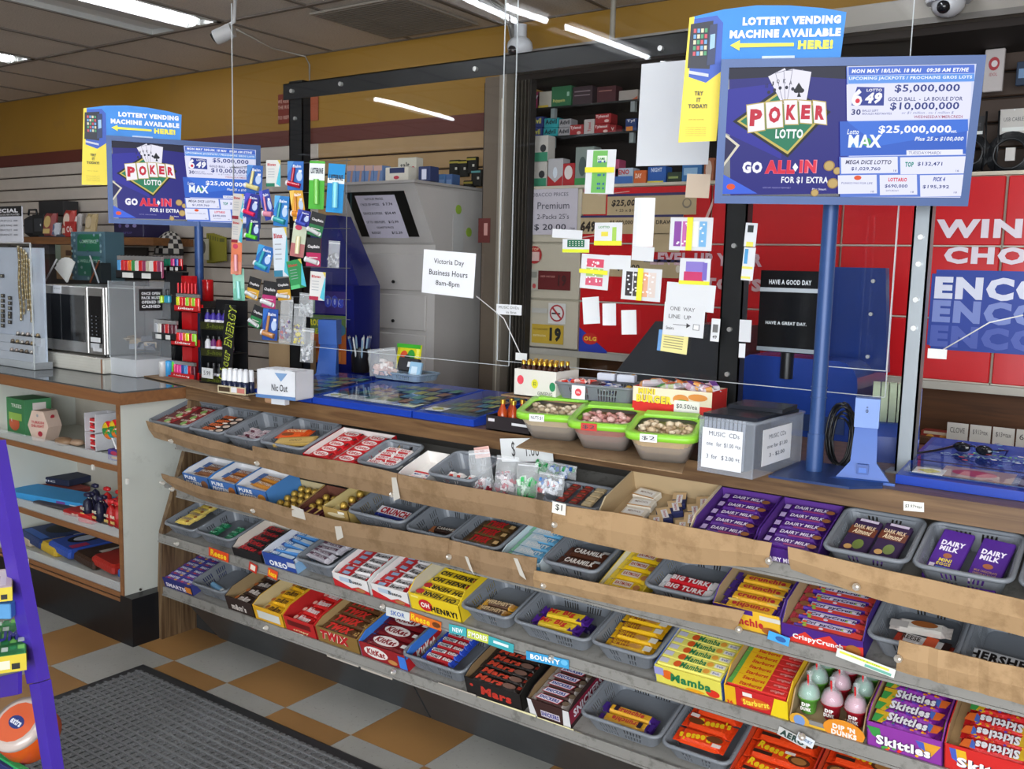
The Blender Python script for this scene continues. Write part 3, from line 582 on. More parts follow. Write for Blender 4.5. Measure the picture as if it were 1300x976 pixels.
c = put_basket(1, (1157, 722), (1284, 746), .20, 'grey perforated basket with two bright purple milk chocolate slabs, far right of the top shelf', h=.062)
dl = packet(.066, .15, .012, '4f1f8c', [('t', 'DAIRY', 0, .22, .75, .1, 'f4eefa', .05), ('t', 'MILK', -.05, .1, .6, .1, 'f4eefa', .05), ('e', 0, -.04, .14, .05, 'a5603a'), ('t', 'MINI', .0, -.14, .4, .07, 'f4e04a', .03), ('t', 'EGGS', .0, -.22, .45, .06, 'f4e04a', .03), ('r', -.2, -.33, .25, -.28, '4a8ad8'), ('r', -.42, -.4, -.25, -.24, 'e9e0f4')])
dl2 = packet(.066, .15, .012, '4a1c86', [('t', 'DAIRY', 0, .22, .75, .1, 'f4eefa', .05), ('t', 'MILK', -.05, .1, .6, .1, 'f4eefa', .05), ('e', 0, -.06, .16, .05, 'a5603a'), ('t', 'MILK CHOCOLATE', 0, -.17, .7, .04, 'c9a05a', .01), ('t', 'CHOCOLAT AU LAIT', 0, -.23, .7, .04, 'c9a05a', .01), ('r', -.42, -.42, -.22, -.28, 'e9e0f4'), ('e', .25, -.36, .12, .06, 'e9e0f4')])
inst('chocolate_slab', dl, 'purple milk chocolate slab with yellow MINI lettering in the far right basket of the top shelf', BC, c['M'] @ TR(-.042, .10, .034) @ RZ(-7) @ RX(14), 'purple slabs')
inst('chocolate_slab', dl2, 'plain purple milk chocolate slab, right of the MINI one in the far right top basket', BC, c['M'] @ TR(.042, .09, .034) @ RZ(-7) @ RX(14), 'purple slabs')
c = put_basket(1, (1292, 748), (1400, 768), .20, 'grey basket cut by the right edge of the photo on the top shelf', h=.062)
# ================= TIER 2
pb = {}
for (a, b_, nm, flap) in (((231, 597), (263, 609), 'leftmost', '8a5a3a'), ((265, 606), (298, 618), 'middle', 'b0682e'), ((299, 617), (337, 628), 'rightmost', 'd08a30')):
    c = carton(2, a, b_, .155, 'light blue carton of protein bars with upright flap, %s of three on the second shelf' % nm, '3f6fb4', '4a86c8', .078, .084, 'e6e6e8', [('t', 'PURE', -.2, .32, .45, .2, 'f4f6fa', .05), ('t', 'PROTEIN', -.12, .07, .6, .2, 'f4f6fa', .05), ('e', .32, .1, .13, .22, flap)], floor=.05, back=.11)
    f = MB(); q = c['wi']/2; f.box(-q*.8, q*.8, .148, .1515, .08, .13, card('2f569c')); f.art(TR(0, .1476, .105) @ FRONT, [('t', 'PURE', 0, .2, .5, .3, 'f4f6fa', .04), ('e', .2, -.25, .2, .3, flap)], q*1.5, .034)
    fo = f.build('upright_flap'); fo.matrix_world = c['M']; par = [o for o in bpy.data.objects if o.get('label') == c['lab']][0]; fo.parent = par; fo.matrix_parent_inverse = Mx(); fo.matrix_basis = Mx()
    pk = B(c['w']-.004, .034, .014, flap, [('t', 'PROTEIN', 0, 0, .6, .4, 'f0ece6', .02), ('r', -.5, -.5, -.3, .5, '3a66a8')])
    fill(c, [pk], 2, .04, .014, 'protein_bar', BC, 'protein bar', 'the %s light blue carton' % nm, start=.035, jit=2)
# gold balls
c = carton(2, (340, 622), (372, 635), .16, 'open tray of gold foil wrapped round chocolates on the second shelf', 'a98c4a', 'b08f50', .03, .045, 'c4b48a', floor=.006, notch=False)
gb = MB(); gb.ball((0, 0, .014), .014, mat('c6a24a', .3, .6, .8, 180), 10); gb.lathe([(.0155, .0), (.016, .004), (.013, .007)], 10, mat('5a3420', .5)); gbm = gb.build('round_chocolate', me_only=True)
for r_ in range(4):
    for q in range(3): inst('round_chocolate', gbm, 'gold foil wrapped round chocolate in the open tray, %s row, %s' % (ORD[r_], ('left', 'middle', 'right')[q]), 'chocolate', c['M'] @ TR(-.035+.034*q, .03+.034*r_, .008), 'gold wrapped round chocolates')
c = carton(2, (374, 634), (407, 648), .16, 'maroon tray of ribboned gold chocolate packs on the second shelf', '4a1a20', '5a2226', .03, .045, '7a4a3a', floor=.006, notch=False)
for r_ in range(3):
    for q in range(2): inst('round_chocolate', gbm, 'gold and brown round chocolate in the maroon tray, %s row, %s' % (ORD[r_], ('left', 'right')[q]), 'chocolate', c['M'] @ TR(-.03+.04*q, .05+.034*r_, .008), 'gold and brown round chocolates')
inst('ribbon_pack', packet(.09, .035, .02, '4e1c26', [('r', -.2, -.5, -.1, .5, 'c8a860'), ('r', .2, -.5, .3, .5, 'c8a860')], mt=foil), 'small maroon ribboned chocolate pack in front of the gold-brown round chocolates', 'chocolate', c['M'] @ TR(.0, .026, .008), None)
c = carton(2, (409, 632), (441, 650), .17, 'gold carton with ribbon print holding wrapped chocolates on the second shelf', 'a88a4c', 'b49a58', .075, .075, 'cdbb84', [('e', 0, .2, .35, .1, 'd8c8a0'), ('e', -.1, -.15, .3, .09, 'e4d8b8'), ('r', .1, .3, .35, .42, 'f0ece0')], [('e', 0, 0, .33, .4, '8a7434'), ('t', 'Lindor', 0, 0, .5, .4, 'efe2b0', .02, 0, .3)], floor=.05, notch=False)
for q in range(3): inst('round_chocolate', gbm, 'pale gold round chocolate on top of the gold ribbon carton, %s' % ('front', 'middle', 'back')[q], 'chocolate', c['M'] @ TR(.0, .04+.04*q, .052), 'pale gold chocolates')
c = put_basket(2, (440, 648), (511, 664), .21, 'deep grey basket holding one blue and red wafer bar on the second shelf', h=.075)
inst('chocolate_bar', B(.16, .045, .014, '1f2f86', [('r', -.45, -.35, .4, .35, 'e6e2e6'), ('t', 'CRUNCH', 0, 0, .75, .6, 'b01a2a', .06)]), 'large blue, white and red bar alone in a deep basket on the second shelf', BC, c['M'] @ TR(.01, .09, .034) @ RZ(-3) @ RX(12), None)
c = put_basket(2, (513, 666), (569, 680), .20, 'small grey basket with a single dark brown bar on the second shelf', h=.06)
inst('chocolate_bar', B(.11, .03, .013, '2e1c16', [('t', 'CARAMEL', .05, 0, .6, .45, 'e0d8cc', .03)], 'b06a3a'), 'single dark brown bar with pale lettering in a small basket, second shelf', BC, c['M'] @ TR(.01, .08, .022) @ RZ(3), None)
tw = B(.135, .042, .016, '5e4426', [('t', 'TWIX', -.02, .0, .5, .75, 'c81e28', .06, 0, .25), ('r', .33, -.2, .45, .2, 'd9b27a')], '4e3820')
c = put_basket(2, (570, 682), (632, 695), .20, 'grey basket of three brown bars with red lettering on the second shelf')
fill(c, [tw], 3, .043, .016, 'chocolate_bar', BC, 'brown and gold bar with red print', 'the basket left of the pale blue carton', flip=(0,), z=.004, x=-.004)
c = carton(2, (634, 698), (685, 712), .19, 'white and pale blue carton of coconut bars on the second shelf', 'd6e6ee', 'dde9ee', .05, .06, 'cfdfe6', [('t', 'BOUNTY', -.1, 0, .6, .5, '6fa8cc', .03), ('r', .4, -.5, .5, .3, '5aa9d8')], floor=.024)
bo = B(c['w'], .034, .015, '6fb4dc', [('p', [(-.5, -.5), (.2, -.5), (-.1, .5), (-.5, .5)], 'd8e8f0'), ('t', 'BOUNTY', 0, .0, .6, .5, 'f6f8fa', .06), ('r', -.5, -.5, -.4, .5, '8ac4a0')])
fill(c, [bo], 5, .035, .015, 'chocolate_bar', BC, 'pale blue coconut bar', 'the white and pale blue carton', z=.0, lean=.001)
c = put_basket(2, (687, 712), (757, 730), .22, 'grey basket with two brown caramel bars on the second shelf')
cm = B(.13, .045, .016, '4a2a1c', [('t', 'CARAMILK', .05, 0, .72, .48, 'efe8e0', .05), ('r', .34, .2, .5, .42, 'b9b4b0')], '5a3222')
fill(c, [cm], 2, .05, .016, 'chocolate_bar', BC, 'brown bar with white lettering', 'the basket between pale blue and yellow cartons', jit=1)
c = carton(2, (759, 727), (814, 742), .21, 'yellow-edged low carton of yellow peanut bars on the second shelf', 'dfdfdc', 'e9c52a', .03, .042, 'e9e4cc', [('r', -.5, .3, -.46, .5, 'e0b820')], floor=.014, notch=False)
eb = B(c['w'], .045, .014, 'e6bc1c', [('r', -.25, -.25, .2, .3, 'e8d8c8'), ('t', 'EATMORE', -.02, .03, .4, .3, 'b03a20', .03), ('e', .33, -.1, .08, .25, 'b87a4a')], 'e9c93a')
fill(c, [eb], 4, .047, .014, 'chocolate_bar', BC, 'yellow peanut bar', 'the yellow-edged low carton of the second shelf', jit=.6)
c = put_basket(2, (816, 745), (903, 766), .22, 'grey basket with two red bars and otherwise empty on the second shelf')
bt = B(.15, .036, .015, 'c01a26', [('t', 'BIG TURK', .0, .0, .7, .55, 'f4ecec', .05), ('r', .4, -.5, .5, .4, 'ece6e8')], 'eeeef0')
fill(c, [bt], 2, .037, .015, 'chocolate_bar', BC, 'red bar with white ends', 'the basket left of the purple-edged yellow carton', flip=(0,), jit=.6)
c = carton(2, (905, 757), (991, 776), .22, 'yellow and purple carton of honeycomb bars on the second shelf', 'e7b62a', '4a2a86', .062, .085, 'b39a74', [('r', -.5, .28, .1, .5, '4a2384'), ('t', 'crunchie', -.05, -.05, .6, .36, 'c02a30', .05), ('e', .35, -.25, .13, .17, 'a8602c'), ('r', .2, .2, .5, .4, 'd8d4c8')], floor=.035)
cr = B(c['w'], .036, .02, 'dfa92a', [('r', -.5, -.5, -.42, .4, '3d2276'), ('e', .3, -.35, .1, .12, 'f0d878'), ('t', 'crunchie', .0, .05, .6, .5, 'b82a36', .05)], '46267c')
fill(c, [cr], 4, .038, .02, 'chocolate_bar', BC, 'yellow honeycomb bar with purple ends', 'the yellow and purple carton, second shelf', flip=(1,), jit=.8)
c = carton(2, (993, 770), (1097, 800), .22, 'purple and red carton of crunchy peanut bars on the second shelf', '7a2a72', '3d1f7c', .05, .085, 'b39a74', [('r', -.5, -.5, .5, .5, '4a2382'), ('p', [(-.5, -.5), (-.2, .3), (-.1, .0), (.1, .4), (.2, 0), (.5, .2), (.5, -.5)], 'd8382c'), ('t', 'CrispyCrunch', -.05, -.1, .62, .36, 'f8f4f2', .04), ('e', .38, -.1, .09, .3, 'a8692e')], floor=.03)
cc = B(c['w'], .031, .017, '4d2590', [('r', -.25, -.5, .5, .1, 'd9453a'), ('r', -.3, -.1, .35, .45, 'c9c0dc'), ('t', 'CrispyCrunch', .05, .12, .6, .42, '2a2050', .05, 0, .1), ('e', -.38, 0, .07, .3, '8c5a38')] + spots(['e9e2f0', '9ac04a', 'e65a3c'], 8, 4), 'b43a4a')
fill(c, [cc], 6, .034, .017, 'chocolate_bar', BC, 'purple, red and silver bar', 'the purple and red carton, second shelf', jit=.6, lean=.0015)
c = put_basket(2, (1100, 803), (1216, 829), .22, 'grey basket with two crumpled white bars at right on the second shelf', h=.065)
rw = B(.13, .04, .016, 'ded8d0', [('e', .05, .1, .22, .28, '9a5a2c'), ('r', -.5, -.5, -.2, .1, 'b9b4b0')], 'cfc6c0')
inst('chocolate_bar', rw, 'crumpled white bar with a brown oval, lying on top in the right basket, second shelf', BC, c['M'] @ TR(.0, .10, .04) @ RZ(4), 'crumpled white bars')
inst('chocolate_bar', B(.13, .04, .016, 'd9d6d6', [('r', .0, -.5, .2, .5, 'e0592a'), ('t', 'REESE', -.22, 0, .3, .4, '3a2a22', .03), ('r', .3, -.4, .42, .4, '3a2420')], 'c9442e'), 'white bar with orange stripe, under the one with the oval, second shelf right', BC, c['M'] @ TR(.015, .065, .024) @ RZ(-6), 'crumpled white bars')
c = put_basket(2, (1219, 826), (1345, 852), .22, 'grey basket with one silver milk chocolate bar at the right edge, second shelf', h=.065)
inst('chocolate_bar', B(.19, .042, .012, 'd8dade', [('t', "HERSHEY'S", .02, 0, .8, .62, '1c1718', .05), ('r', -.5, -.5, -.42, .5, '3a9ae0')], '3a9ae0'), 'silver bar with black lettering and blue end, right edge of the second shelf', BC, c['M'] @ TR(-.01, .06, .03) @ RZ(-4) @ RX(10), None)
# ================= TIER 3
c = put_basket(3, (207, 664), (246, 678), .19, 'small grey basket of pale yellow packs, far left of the third shelf', h=.05)
yp = B(.085, .045, .012, 'd9bd58', [('t', 'GOOBERS', 0, .1, .7, .3, '6a5a8a', .02, 0, .2), ('e', .25, -.25, .1, .14, 'a8602a')], 'e2cc70')
fill(c, [yp], 4, .036, .012, 'candy_pack', CC, 'pale yellow candy pack', 'the far left basket of the third shelf', jit=2, z=.02)
c = put_basket(3, (247, 680), (293, 692), .20, 'grey basket with green foil bars, second from left on the third shelf', h=.055)
gn = B(.05, .024, .012, '1f6a48', [('t', 'MINT', 0, 0, .6, .4, '9ad8b8', .02)], '2a8058')
fill(c, [gn], 3, .028, .012, 'mint_bar', BC, 'small dark green foil bar', 'the second basket of the third shelf', cols=2, jit=3)
c = carton(3, (294, 684), (331, 700), .19, 'black carton of red and black bars beside the blue cookie carton, third shelf', '1c1a1c', '191718', .035, .055, 'd6cfc4', floor=.015)
rk = B(c['w'], .034, .015, '241a1c', [('t', 'KitKat', -.1, .0, .55, .6, 'c8242c', .04, 0, .2), ('r', .3, -.2, .45, .3, '8a1a22')], '8a1c24')
fill(c, [rk], 5, .034, .015, 'chocolate_bar', BC, 'black and red dark wafer bar', 'the black carton of the third shelf', jit=2)
c = carton(3, (332, 700), (373, 714), .19, 'blue and white cookie-bar carton on the third shelf', '27489c', 'c9d4e6', .055, .06, 'dcdfe6', [('t', 'OREO', -.05, -.15, .55, .4, 'f2f5fa', .05), ('r', .25, -.1, .5, .25, 'c9cdd8')], [('r', -.5, -.5, .5, .2, '8ab4dc')], floor=.03)
orr = B(c['w'], .028, .015, '4f8ccc', [('r', -.1, -.3, .35, .3, 'cfe0f0'), ('t', 'OREO', -.3, 0, .3, .5, 'f4f8fc', .04), ('e', .42, 0, .05, .3, '24222c')], '2a4a98')
fill(c, [orr], 5, .033, .015, 'chocolate_bar', BC, 'blue and white cookie bar', 'the blue cookie carton, third shelf', jit=2.2)
c = put_basket(3, (374, 713), (420, 726), .21, 'grey basket full of silver and plum foil bars on the third shelf', h=.062)
sv = B(c['w'], .024, .014, 'a8a4ac', [('r', -.4, -.2, .3, .25, '6a4a5c'), ('t', 'NUT ROLL', 0, 0, .5, .4, 'e8e4ea', .02)], 'c2bec6')
fill(c, [sv], 7, .024, .014, 'chocolate_bar', BC, 'silver and plum foil bar', 'the full basket of the third shelf', jit=3, z=.024)
kd = None
for a, b_, nm in (((421, 721), (466, 734), 'left'), ((470, 733), (517, 746), 'right')):
    c = carton(3, a, b_, .20, 'white and red milk-chocolate carton, the %s of two on the third shelf' % nm, 'e9e6e4', 'eceae8', .055, .065, 'f0eeec', [('p', [(-.5, -.5), (.5, -.5), (.5, -.25), (.2, -.1), (0, -.3), (-.25, -.1), (-.5, .1)], 'c8262c'), ('r', -.3, .05, .05, .35, 'b8c8dc'), ('t', 'Bueno', .15, .2, .35, .25, '2a2626', .03), ('e', .25, -.28, .14, .12, 'b07a4a')], floor=.03)
    kn = B(c['w']-.004, .03, .016, 'e6e2e2', [('r', -.5, -.5, -.1, .5, 'c8242c'), ('r', -.4, -.2, -.2, .3, '9ab4d4'), ('t', 'Bueno', .15, 0, .4, .5, '332a2a', .03, 0, .2)], 'c8242c')
    fill(c, [kn], 6, .031, .016, 'chocolate_bar', BC, 'red and white bar', 'the %s white and red carton of the third shelf' % nm, jit=2.4)
c = carton(3, (518, 747), (582, 764), .21, 'bright yellow carton with black and red lettering, full of yellow bars, third shelf', 'e8c81c', 'e6c61e', .062, .088, 'cfc8b4', [('e', -.18, -.02, .14, .34, 'c8202c'), ('t', 'OH', -.19, -.02, .17, .3, 'f6f0e8', .05), ('t', 'HENRY!', .18, -.12, .52, .36, '1f1a18', .05), ('r', -.45, .3, -.3, .42, 'f4e67a')], floor=.038)
oh = B(c['w'], .034, .017, 'e0c022', [('t', 'OH HENRY', 0, .05, .8, .6, '262020', .05, 0, .1), ('e', .38, 0, .08, .35, 'c0242c')], 'e8cf3a')
fill(c, [oh], 5, .036, .017, 'chocolate_bar', BC, 'yellow and black peanut bar', 'the bright yellow carton, third shelf', flip=(0, 1, 2), jit=1)
c = put_basket(3, (583, 780), (646, 795), .22, 'grey basket with two brown almond bars on the third shelf', h=.06)
hb = B(.115, .03, .014, '5a4030', [('t', "HERSHEY'S", 0, 0, .75, .6, 'e0c49a', .05), ('e', .42, -.1, .06, .3, 'c08a4a')], 'd9a23a')
fill(c, [hb], 2, .034, .014, 'chocolate_bar', BC, 'brown bar with gold tips', 'the basket right of the bright yellow carton', jit=1)
c = put_basket(3, (650, 800), (746, 828), .20, 'wide grey basket with three yellow and purple spiky bars, third shelf', h=.062)
wb_ = B(.155, .042, .018, 'e3c02c', [('t', 'Mr Big', -.1, .05, .55, .62, 'c8222c', .05, 0, .1), ('p', [(-.5, -.5), (-.5, .5), (-.42, .2), (-.4, .4), (-.36, 0), (-.42, -.3)], '4a2284'), ('p', [(.25, -.5), (.28, -.1), (.33, -.4), (.37, .1), (.42, -.3), (.5, 0), (.5, -.5)], '4a2284')], '4a2284')
fill(c, [wb_], 2, .045, .018, 'chocolate_bar', BC, 'yellow and purple bar with red lettering', 'the wide basket of the third shelf', jit=1.6, z=.006, x=-.004)
inst('chocolate_bar', B(.13, .04, .018, '2e1f5e', [('r', -.4, -.2, 0, .2, '6a4a9a')], '241a48'), 'dark purple bar beneath the yellow and purple ones in the wide basket', BC, c['M'] @ TR(.03, .115, .004) @ RZ(-10), None)
c = put_basket(3, (748, 831), (829, 849), .22, 'grey basket of four yellow wafer bars, third shelf', h=.066)
cf = B(.14, .034, .016, 'e3b21e', [('t', 'COFFEE', -.2, .18, .38, .28, '8a3a26', .04), ('t', 'CRISP', -.17, -.18, .38, .28, '8a3a26', .04), ('e', .12, 0, .14, .25, 'c08a4a'), ('r', .3, -.3, .46, .3, 'd9d5c9')], 'd9a416')
fill(c, [cf], 4, .036, .016, 'chocolate_bar', BC, 'yellow wafer bar with maroon lettering', 'the basket left of the green and yellow fruit carton', jit=1, z=.008, lean=.002)
c = carton(3, (830, 843), (916, 867), .21, 'yellow, green and blue-edged carton of fruit chews, third shelf', 'e0d655', '2f5fc0', .058, .07, 'd8d2b0', [('e', -.30, .1, .1, .25, 'e0661c'), ('e', .36, -.22, .1, .2, 'd8321e'), ('r', -.5, -.0, -.36, .4, '9a9ad0'), ('e', .1, -.35, .14, .08, 'e9a41c'), ('t', 'Mamba', .04, .05, .6, .45, '1f7a4a', .04, 0, .1)], floor=.05, notch=False)
mb_ = packet(c['w']/1, .0285, .012, 'e6de6a', [('e', -.2, .0, .06, .4, 'dc5a22'), ('t', 'Mamba', .02, .0, .34, .75, '1f7a4a', .03, 0, .1), ('e', .25, 0, .05, .3, 'e8a03c'), ('r', .32, -.25, .48, .25, 'f0ecdc'), ('t', 'fruit', .4, 0, .1, .3, '4a5ab0', .02), ('r', -.48, -.3, -.34, .3, 'c9c8d8')], mt=card)
fill(c, [mb_], 7, .0285, .012, 'fruit_chew_pack', CC, 'yellow and green fruit chew pack', 'the blue-edged carton', jit=.2)
c = carton(3, (919, 868), (1000, 888), .23, 'red and yellow carton packed with fruit chew sticks, third shelf', 'c81e22', 'e8b81c', .058, .085, 'b89a68', [('r', -.5, -.5, -.32, .5, 'e6b41c'), ('p', [(.3, .5), (.5, .5), (.5, -.5), (.22, -.5)], 'eed01e'), ('e', .0, -.05, .24, .26, 'd9641e'), ('t', 'Starburst', .0, -.05, .42, .3, 'f6e046', .04, 8, .1), ('t', '36', -.42, -.35, .1, .2, 'c81e22', .04), ('r', -.2, .2, -.05, .4, 'f0e8e0')], floor=.05)
stb = packet(c['w'], .0215, .012, 'cc2420', [('r', -.5, -.5, .1, .5, 'e8b71c'), ('t', 'Starburst', -.12, 0, .38, .6, 'c8361e', .05, 0, .1), ('r', -.5, -.5, -.42, .5, '5aa04a'), ('t', 'original', .33, 0, .22, .5, 'e8a8a0', .02)], mt=card)
fill(c, [stb], 10, .0218, .012, 'fruit_chew_stick', CC, 'red and yellow fruit chew stick', 'the red and yellow carton', jit=.15)
# dip cups
c = carton(3, (1003, 899), (1096, 930), .21, 'low grey and orange tray holding nine domed candy cups, third shelf', '8c8a88', 'b09468', .022, .07, 'a08a68', [('r', -.5, -.45, .5, .0, 'e8b83a')], floor=.006)
sg = MB(); q = c['wi']; sg.art(TR(q*.25, -.002, .022) @ FRONT, [('e', 0, 0, .28, .5, 'e8922a'), ('t', "DIP 'N", 0, .14, .3, .24, 'f6f0ea', .05), ('t', 'DUNKS', 0, -.14, .34, .24, 'f6f0ea', .05)], q, .062); sg.art(TR(-q*.36, -.002, .016) @ FRONT, [('e', 0, 0, .14, .5, 'e0a83a'), ('e', 0, 0, .08, .4, '7a9ad0')], q, .04)
so = sg.build('printed_sign'); so.parent = [o for o in bpy.data.objects if o.get('label') == c['lab']][0]; solid(so, .001)
dome = mat('f2f6f8', .08, 0, .2, 40, 0, .28, 0)
def cup(col, body, txt):
    root = []; b = MB(); b.lathe([(.016, 0), (.0175, .002), (.021, .036), (.0265, .038), (.0265, .042)], 16, foil(body)); b.lathe([(.0163, .004), (.0166, .008), (.0168, .012), (.0170, .016)], 16, plas('e8e4e0'), cap=False)
    b.X = TR(0, -.0206, .02) @ FRONT @ RX(6); b.art(Mx(), [('t', 'DIP', 0, .25, .6, .38, 'f8f4f0', .06), ('t', txt, 0, -.2, .75, .38, 'f8f4f0', .06)], .034, .026); b.X = Mx(); m1 = b.build('cup', me_only=True)
    g = MB(); g.ball((0, 0, .05), .019, foil(col), 12, (1, 1, .95)); g.lathe([(.0245, .0425), (.0240, .05), (.018, .064), (.008, .072)], 14, mat(col, .4, 0, .2, 30, 0, .45, 0), cap=False); m2 = g.build('candy_dome', me_only=True)
    d = MB(); d.lathe([(.0262, .042), (.0258, .052), (.0195, .068), (.006, .079), (.0035, .090), (.009, .101)], 14, dome, cap=False); m3 = d.build('clear_lid', me_only=True)
    s = MB(); s.cyl((.0, -.006, .058), (-.002, -.008, .098), .0022, plas('d2232a'), 8); m4 = s.build('red_stick', me_only=True); return m1, m2, m3, m4
kinds = {'g': cup('7fc4a8', '5a9a3a', 'DUNK'), 'p': cup('e8a8c0', 'a01c2c', 'DUNK')}
Us = TR(0, 0, 0)
for r_, row in enumerate(('gpp', 'gpg', 'gpg')):
    for q_, ch in enumerate(row):
        M = c['M'] @ TR(-.056+.055*q_, .045+.062*r_, .007) @ RX(-TILT*.75)
        root = thing('candy_cup', '%s domed candy cup with red stick, %s row, %s of the nine cups' % ('mint green' if ch == 'g' else 'pink', ('front', 'middle', 'back')[r_], ('left', 'middle', 'right')[q_]), CC, M, 'domed candy cups')
        for nm, me in zip(('cup', 'candy_dome', 'clear_lid', 'red_stick'), kinds[ch]): o = bpy.data.objects.new(nm, me); COL.objects.link(o); o.parent = root
sk = lambda base, al: B(.142, .044, .022, base, [('p', [(-.5, .4), (-.2, .4), (-.35, -.5), (-.5, -.5)], 'd9b02a'), ('p', [(-.5, .1), (-.36, .1), (-.42, -.5), (-.5, -.5)], '3f9a4a'), ('p', [(.28, .45), (.5, .45), (.45, -.1), (.33, -.2)], 'e06a2a'), ('p', [(.28, .45), (.36, .4), (.35, -.2), (.3, 0)], '4a6ac0'), ('t', 'Skittles', .0, .08, .6, .62, '1f1830', .08), ('t', 'Skittles', -.006, .11, .6, .62, 'f4f2f6', .05)] + spots(['e8382c', 'f0b428', '4aa84a', '6a48b8', 'e87a2c'], 14, al, -.35, .35, -.48, -.25, .022, .07), mt=foil)
skp, skr = sk('7a2390', 3), sk('c01c20', 5)
c = carton(3, (1101, 903), (1198, 928), .21, 'purple carton of purple fruit candy bags, third shelf', '8e34a0', '7a2390', .07, .09, 'b39468', [('p', [(.15, .3), (.48, .3), (.36, -.2), (.25, -.1)], 'e0a030'), ('p', [(.15, .3), (.26, .28), (.28, -.05), (.2, .05)], '4a60c0'), ('p', [(-.5, .35), (-.32, .35), (-.3, -.1), (-.42, 0)], '3f9a4a')] + spots(['e8382c', 'f0b428', '4aa84a'], 9, 9, -.3, .2, -.42, -.3, .025, .05) + [('t', 'Skittles', .0, -.08, .72, .38, '2a1838', .08), ('t', 'Skittles', -.008, -.06, .72, .38, 'f6f2f8', .05)], floor=.05)
fill(c, [skp], 5, .037, .022, 'candy_bag', CC, 'purple fruit candy bag', 'the purple carton, third shelf', jit=1, lean=.004)
c = carton(3, (1200, 930), (1330, 960), .21, 'red carton of red fruit candy bags at the right edge, third shelf', 'd0221f', 'c01c20', .07, .09, 'b39468', [('p', [(-.45, .4), (-.28, .4), (-.25, -.2), (-.4, .0)], 'e8b428'), ('p', [(-.45, .4), (-.38, .4), (-.36, -.1), (-.42, 0)], '4a60c0'), ('t', 'Skittles', .0, -.08, .72, .38, '2a1838', .08), ('t', 'Skittles', -.008, -.06, .72, .38, 'f6f2f8', .05)], floor=.05)
fill(c, [skr], 5, .037, .022, 'candy_bag', CC, 'red fruit candy bag', 'the red carton at the right edge, third shelf', jit=1, lean=.004, flip=(1, 2, 3))
# ================= TIER 4
c = carton(4, (205, 733), (241, 749), .19, 'dark blue carton of small blue candy boxes, far left of the lowest shelf', '2a2f78', '3a3f8a', .045, .05, 'c8c4cc', [('t', 'SMARTIES', 0, -.1, .8, .4, 'f0e8f4', .04), ('r', .3, -.3, .5, .3, 'd8822a')], floor=.03, notch=False)
sm = packet(c['w']/2-.004, .03, .012, '3a4496', [('r', -.5, -.45, .5, -.1, '6a3a8a'), ('t', 'SMARTIES', 0, .1, .8, .4, 'e9ecf6', .04), ('e', .3, -.3, .1, .15, 'e8b040'), ('e', -.2, -.3, .1, .15, 'c84a5a')])
fill(c, [sm], 6, .030, .012, 'candy_box', CC, 'small blue and purple candy box', 'the far left carton of the lowest shelf', cols=2, jit=.4)
c = put_basket(4, (242, 745), (284, 760), .21, 'grey-blue basket with one pale blue tube, lowest shelf', h=.06)
tb = MB(); tb.cyl((-.045, 0, .011), (.03, 0, .011), .011, foil('7fb4dc'), 12); tb.cyl((.03, 0, .011), (.045, 0, .011), .0112, foil('dfe6ea'), 12)
one('candy_tube', tb, 'pale blue candy tube alone in a basket on the lowest shelf', CC, c['M'] @ TR(0, .05, .02) @ RZ(-12))
def mm_(base, tcol, txt='m&m', e=None): return B(.1, .045, .018, base, [('t', txt, .05, .0, .55, .6, tcol, .05, 0, .15), ('e', -.35, -.1, .08, .22, e or tcol)])
for a, b_, base, sid, tc, txt, nm, ins in (((285, 759), (319, 771), '33231e', '3a2a22', 'd8cfc8', 'm&m', 'dark brown', 'a08862'), ((320, 770), (357, 782), 'e2aa1c', 'e0b020', '5a3a1c', 'm&m', 'yellow', 'c9b78a'), ((359, 782), (398, 793), 'c0201f', 'd22420', 'f0e8e4', 'Maltesers', 'bright red', 'b81f1f')):
    fr = {'dark brown': [('t', "m&m's", -.05, -.1, .55, .45, 'd8cfc8', .05)], 'yellow': [('r', -.38, -.3, .38, .25, 'd9dbd6')], 'bright red': [('r', -.4, -.05, .35, .3, '6a1414'), ('t', 'crispy', 0, -.3, .5, .2, 'f0d8a0', .02)]}[nm]
    c = carton(4, a, b_, .20, '%s carton of %s candy bags on the lowest shelf' % (nm, nm), base, sid, .06, .075, ins, fr, floor=.028, notch=True)
    k = mm_(base, tc, txt, 'b0602a' if nm != 'bright red' else 'e8b0a0'); fill(c, [k], 4, .046, .018, 'candy_bag', CC, '%s candy bag' % nm, 'the %s carton of the lowest shelf' % nm, jit=3, lean=.001)
c = carton(4, (400, 793), (453, 808), .20, 'gold-brown carton of brown bars with red lettering, lowest shelf', '8a6a32', '9c7a40', .062, .075, 'b09060', [('t', 'TWIX', -.05, .1, .7, .6, 'f0e0d0', .12, 0, .25), ('t', 'TWIX', -.05, .1, .7, .6, 'c01c26', .07, 0, .25)], floor=.04)
tw2 = B(c['w'], .04, .017, '5a3a22', [('t', 'TWIX', -.05, .0, .6, .8, 'd8322c', .07, 0, .25), ('t', 'x2', .38, 0, .1, .5, 'c8a060', .03)], '6a4628')
fill(c, [tw2], 4, .044, .017, 'chocolate_bar', BC, 'brown bar with large red lettering', 'the gold-brown carton, lowest shelf', jit=.8, lean=.001)
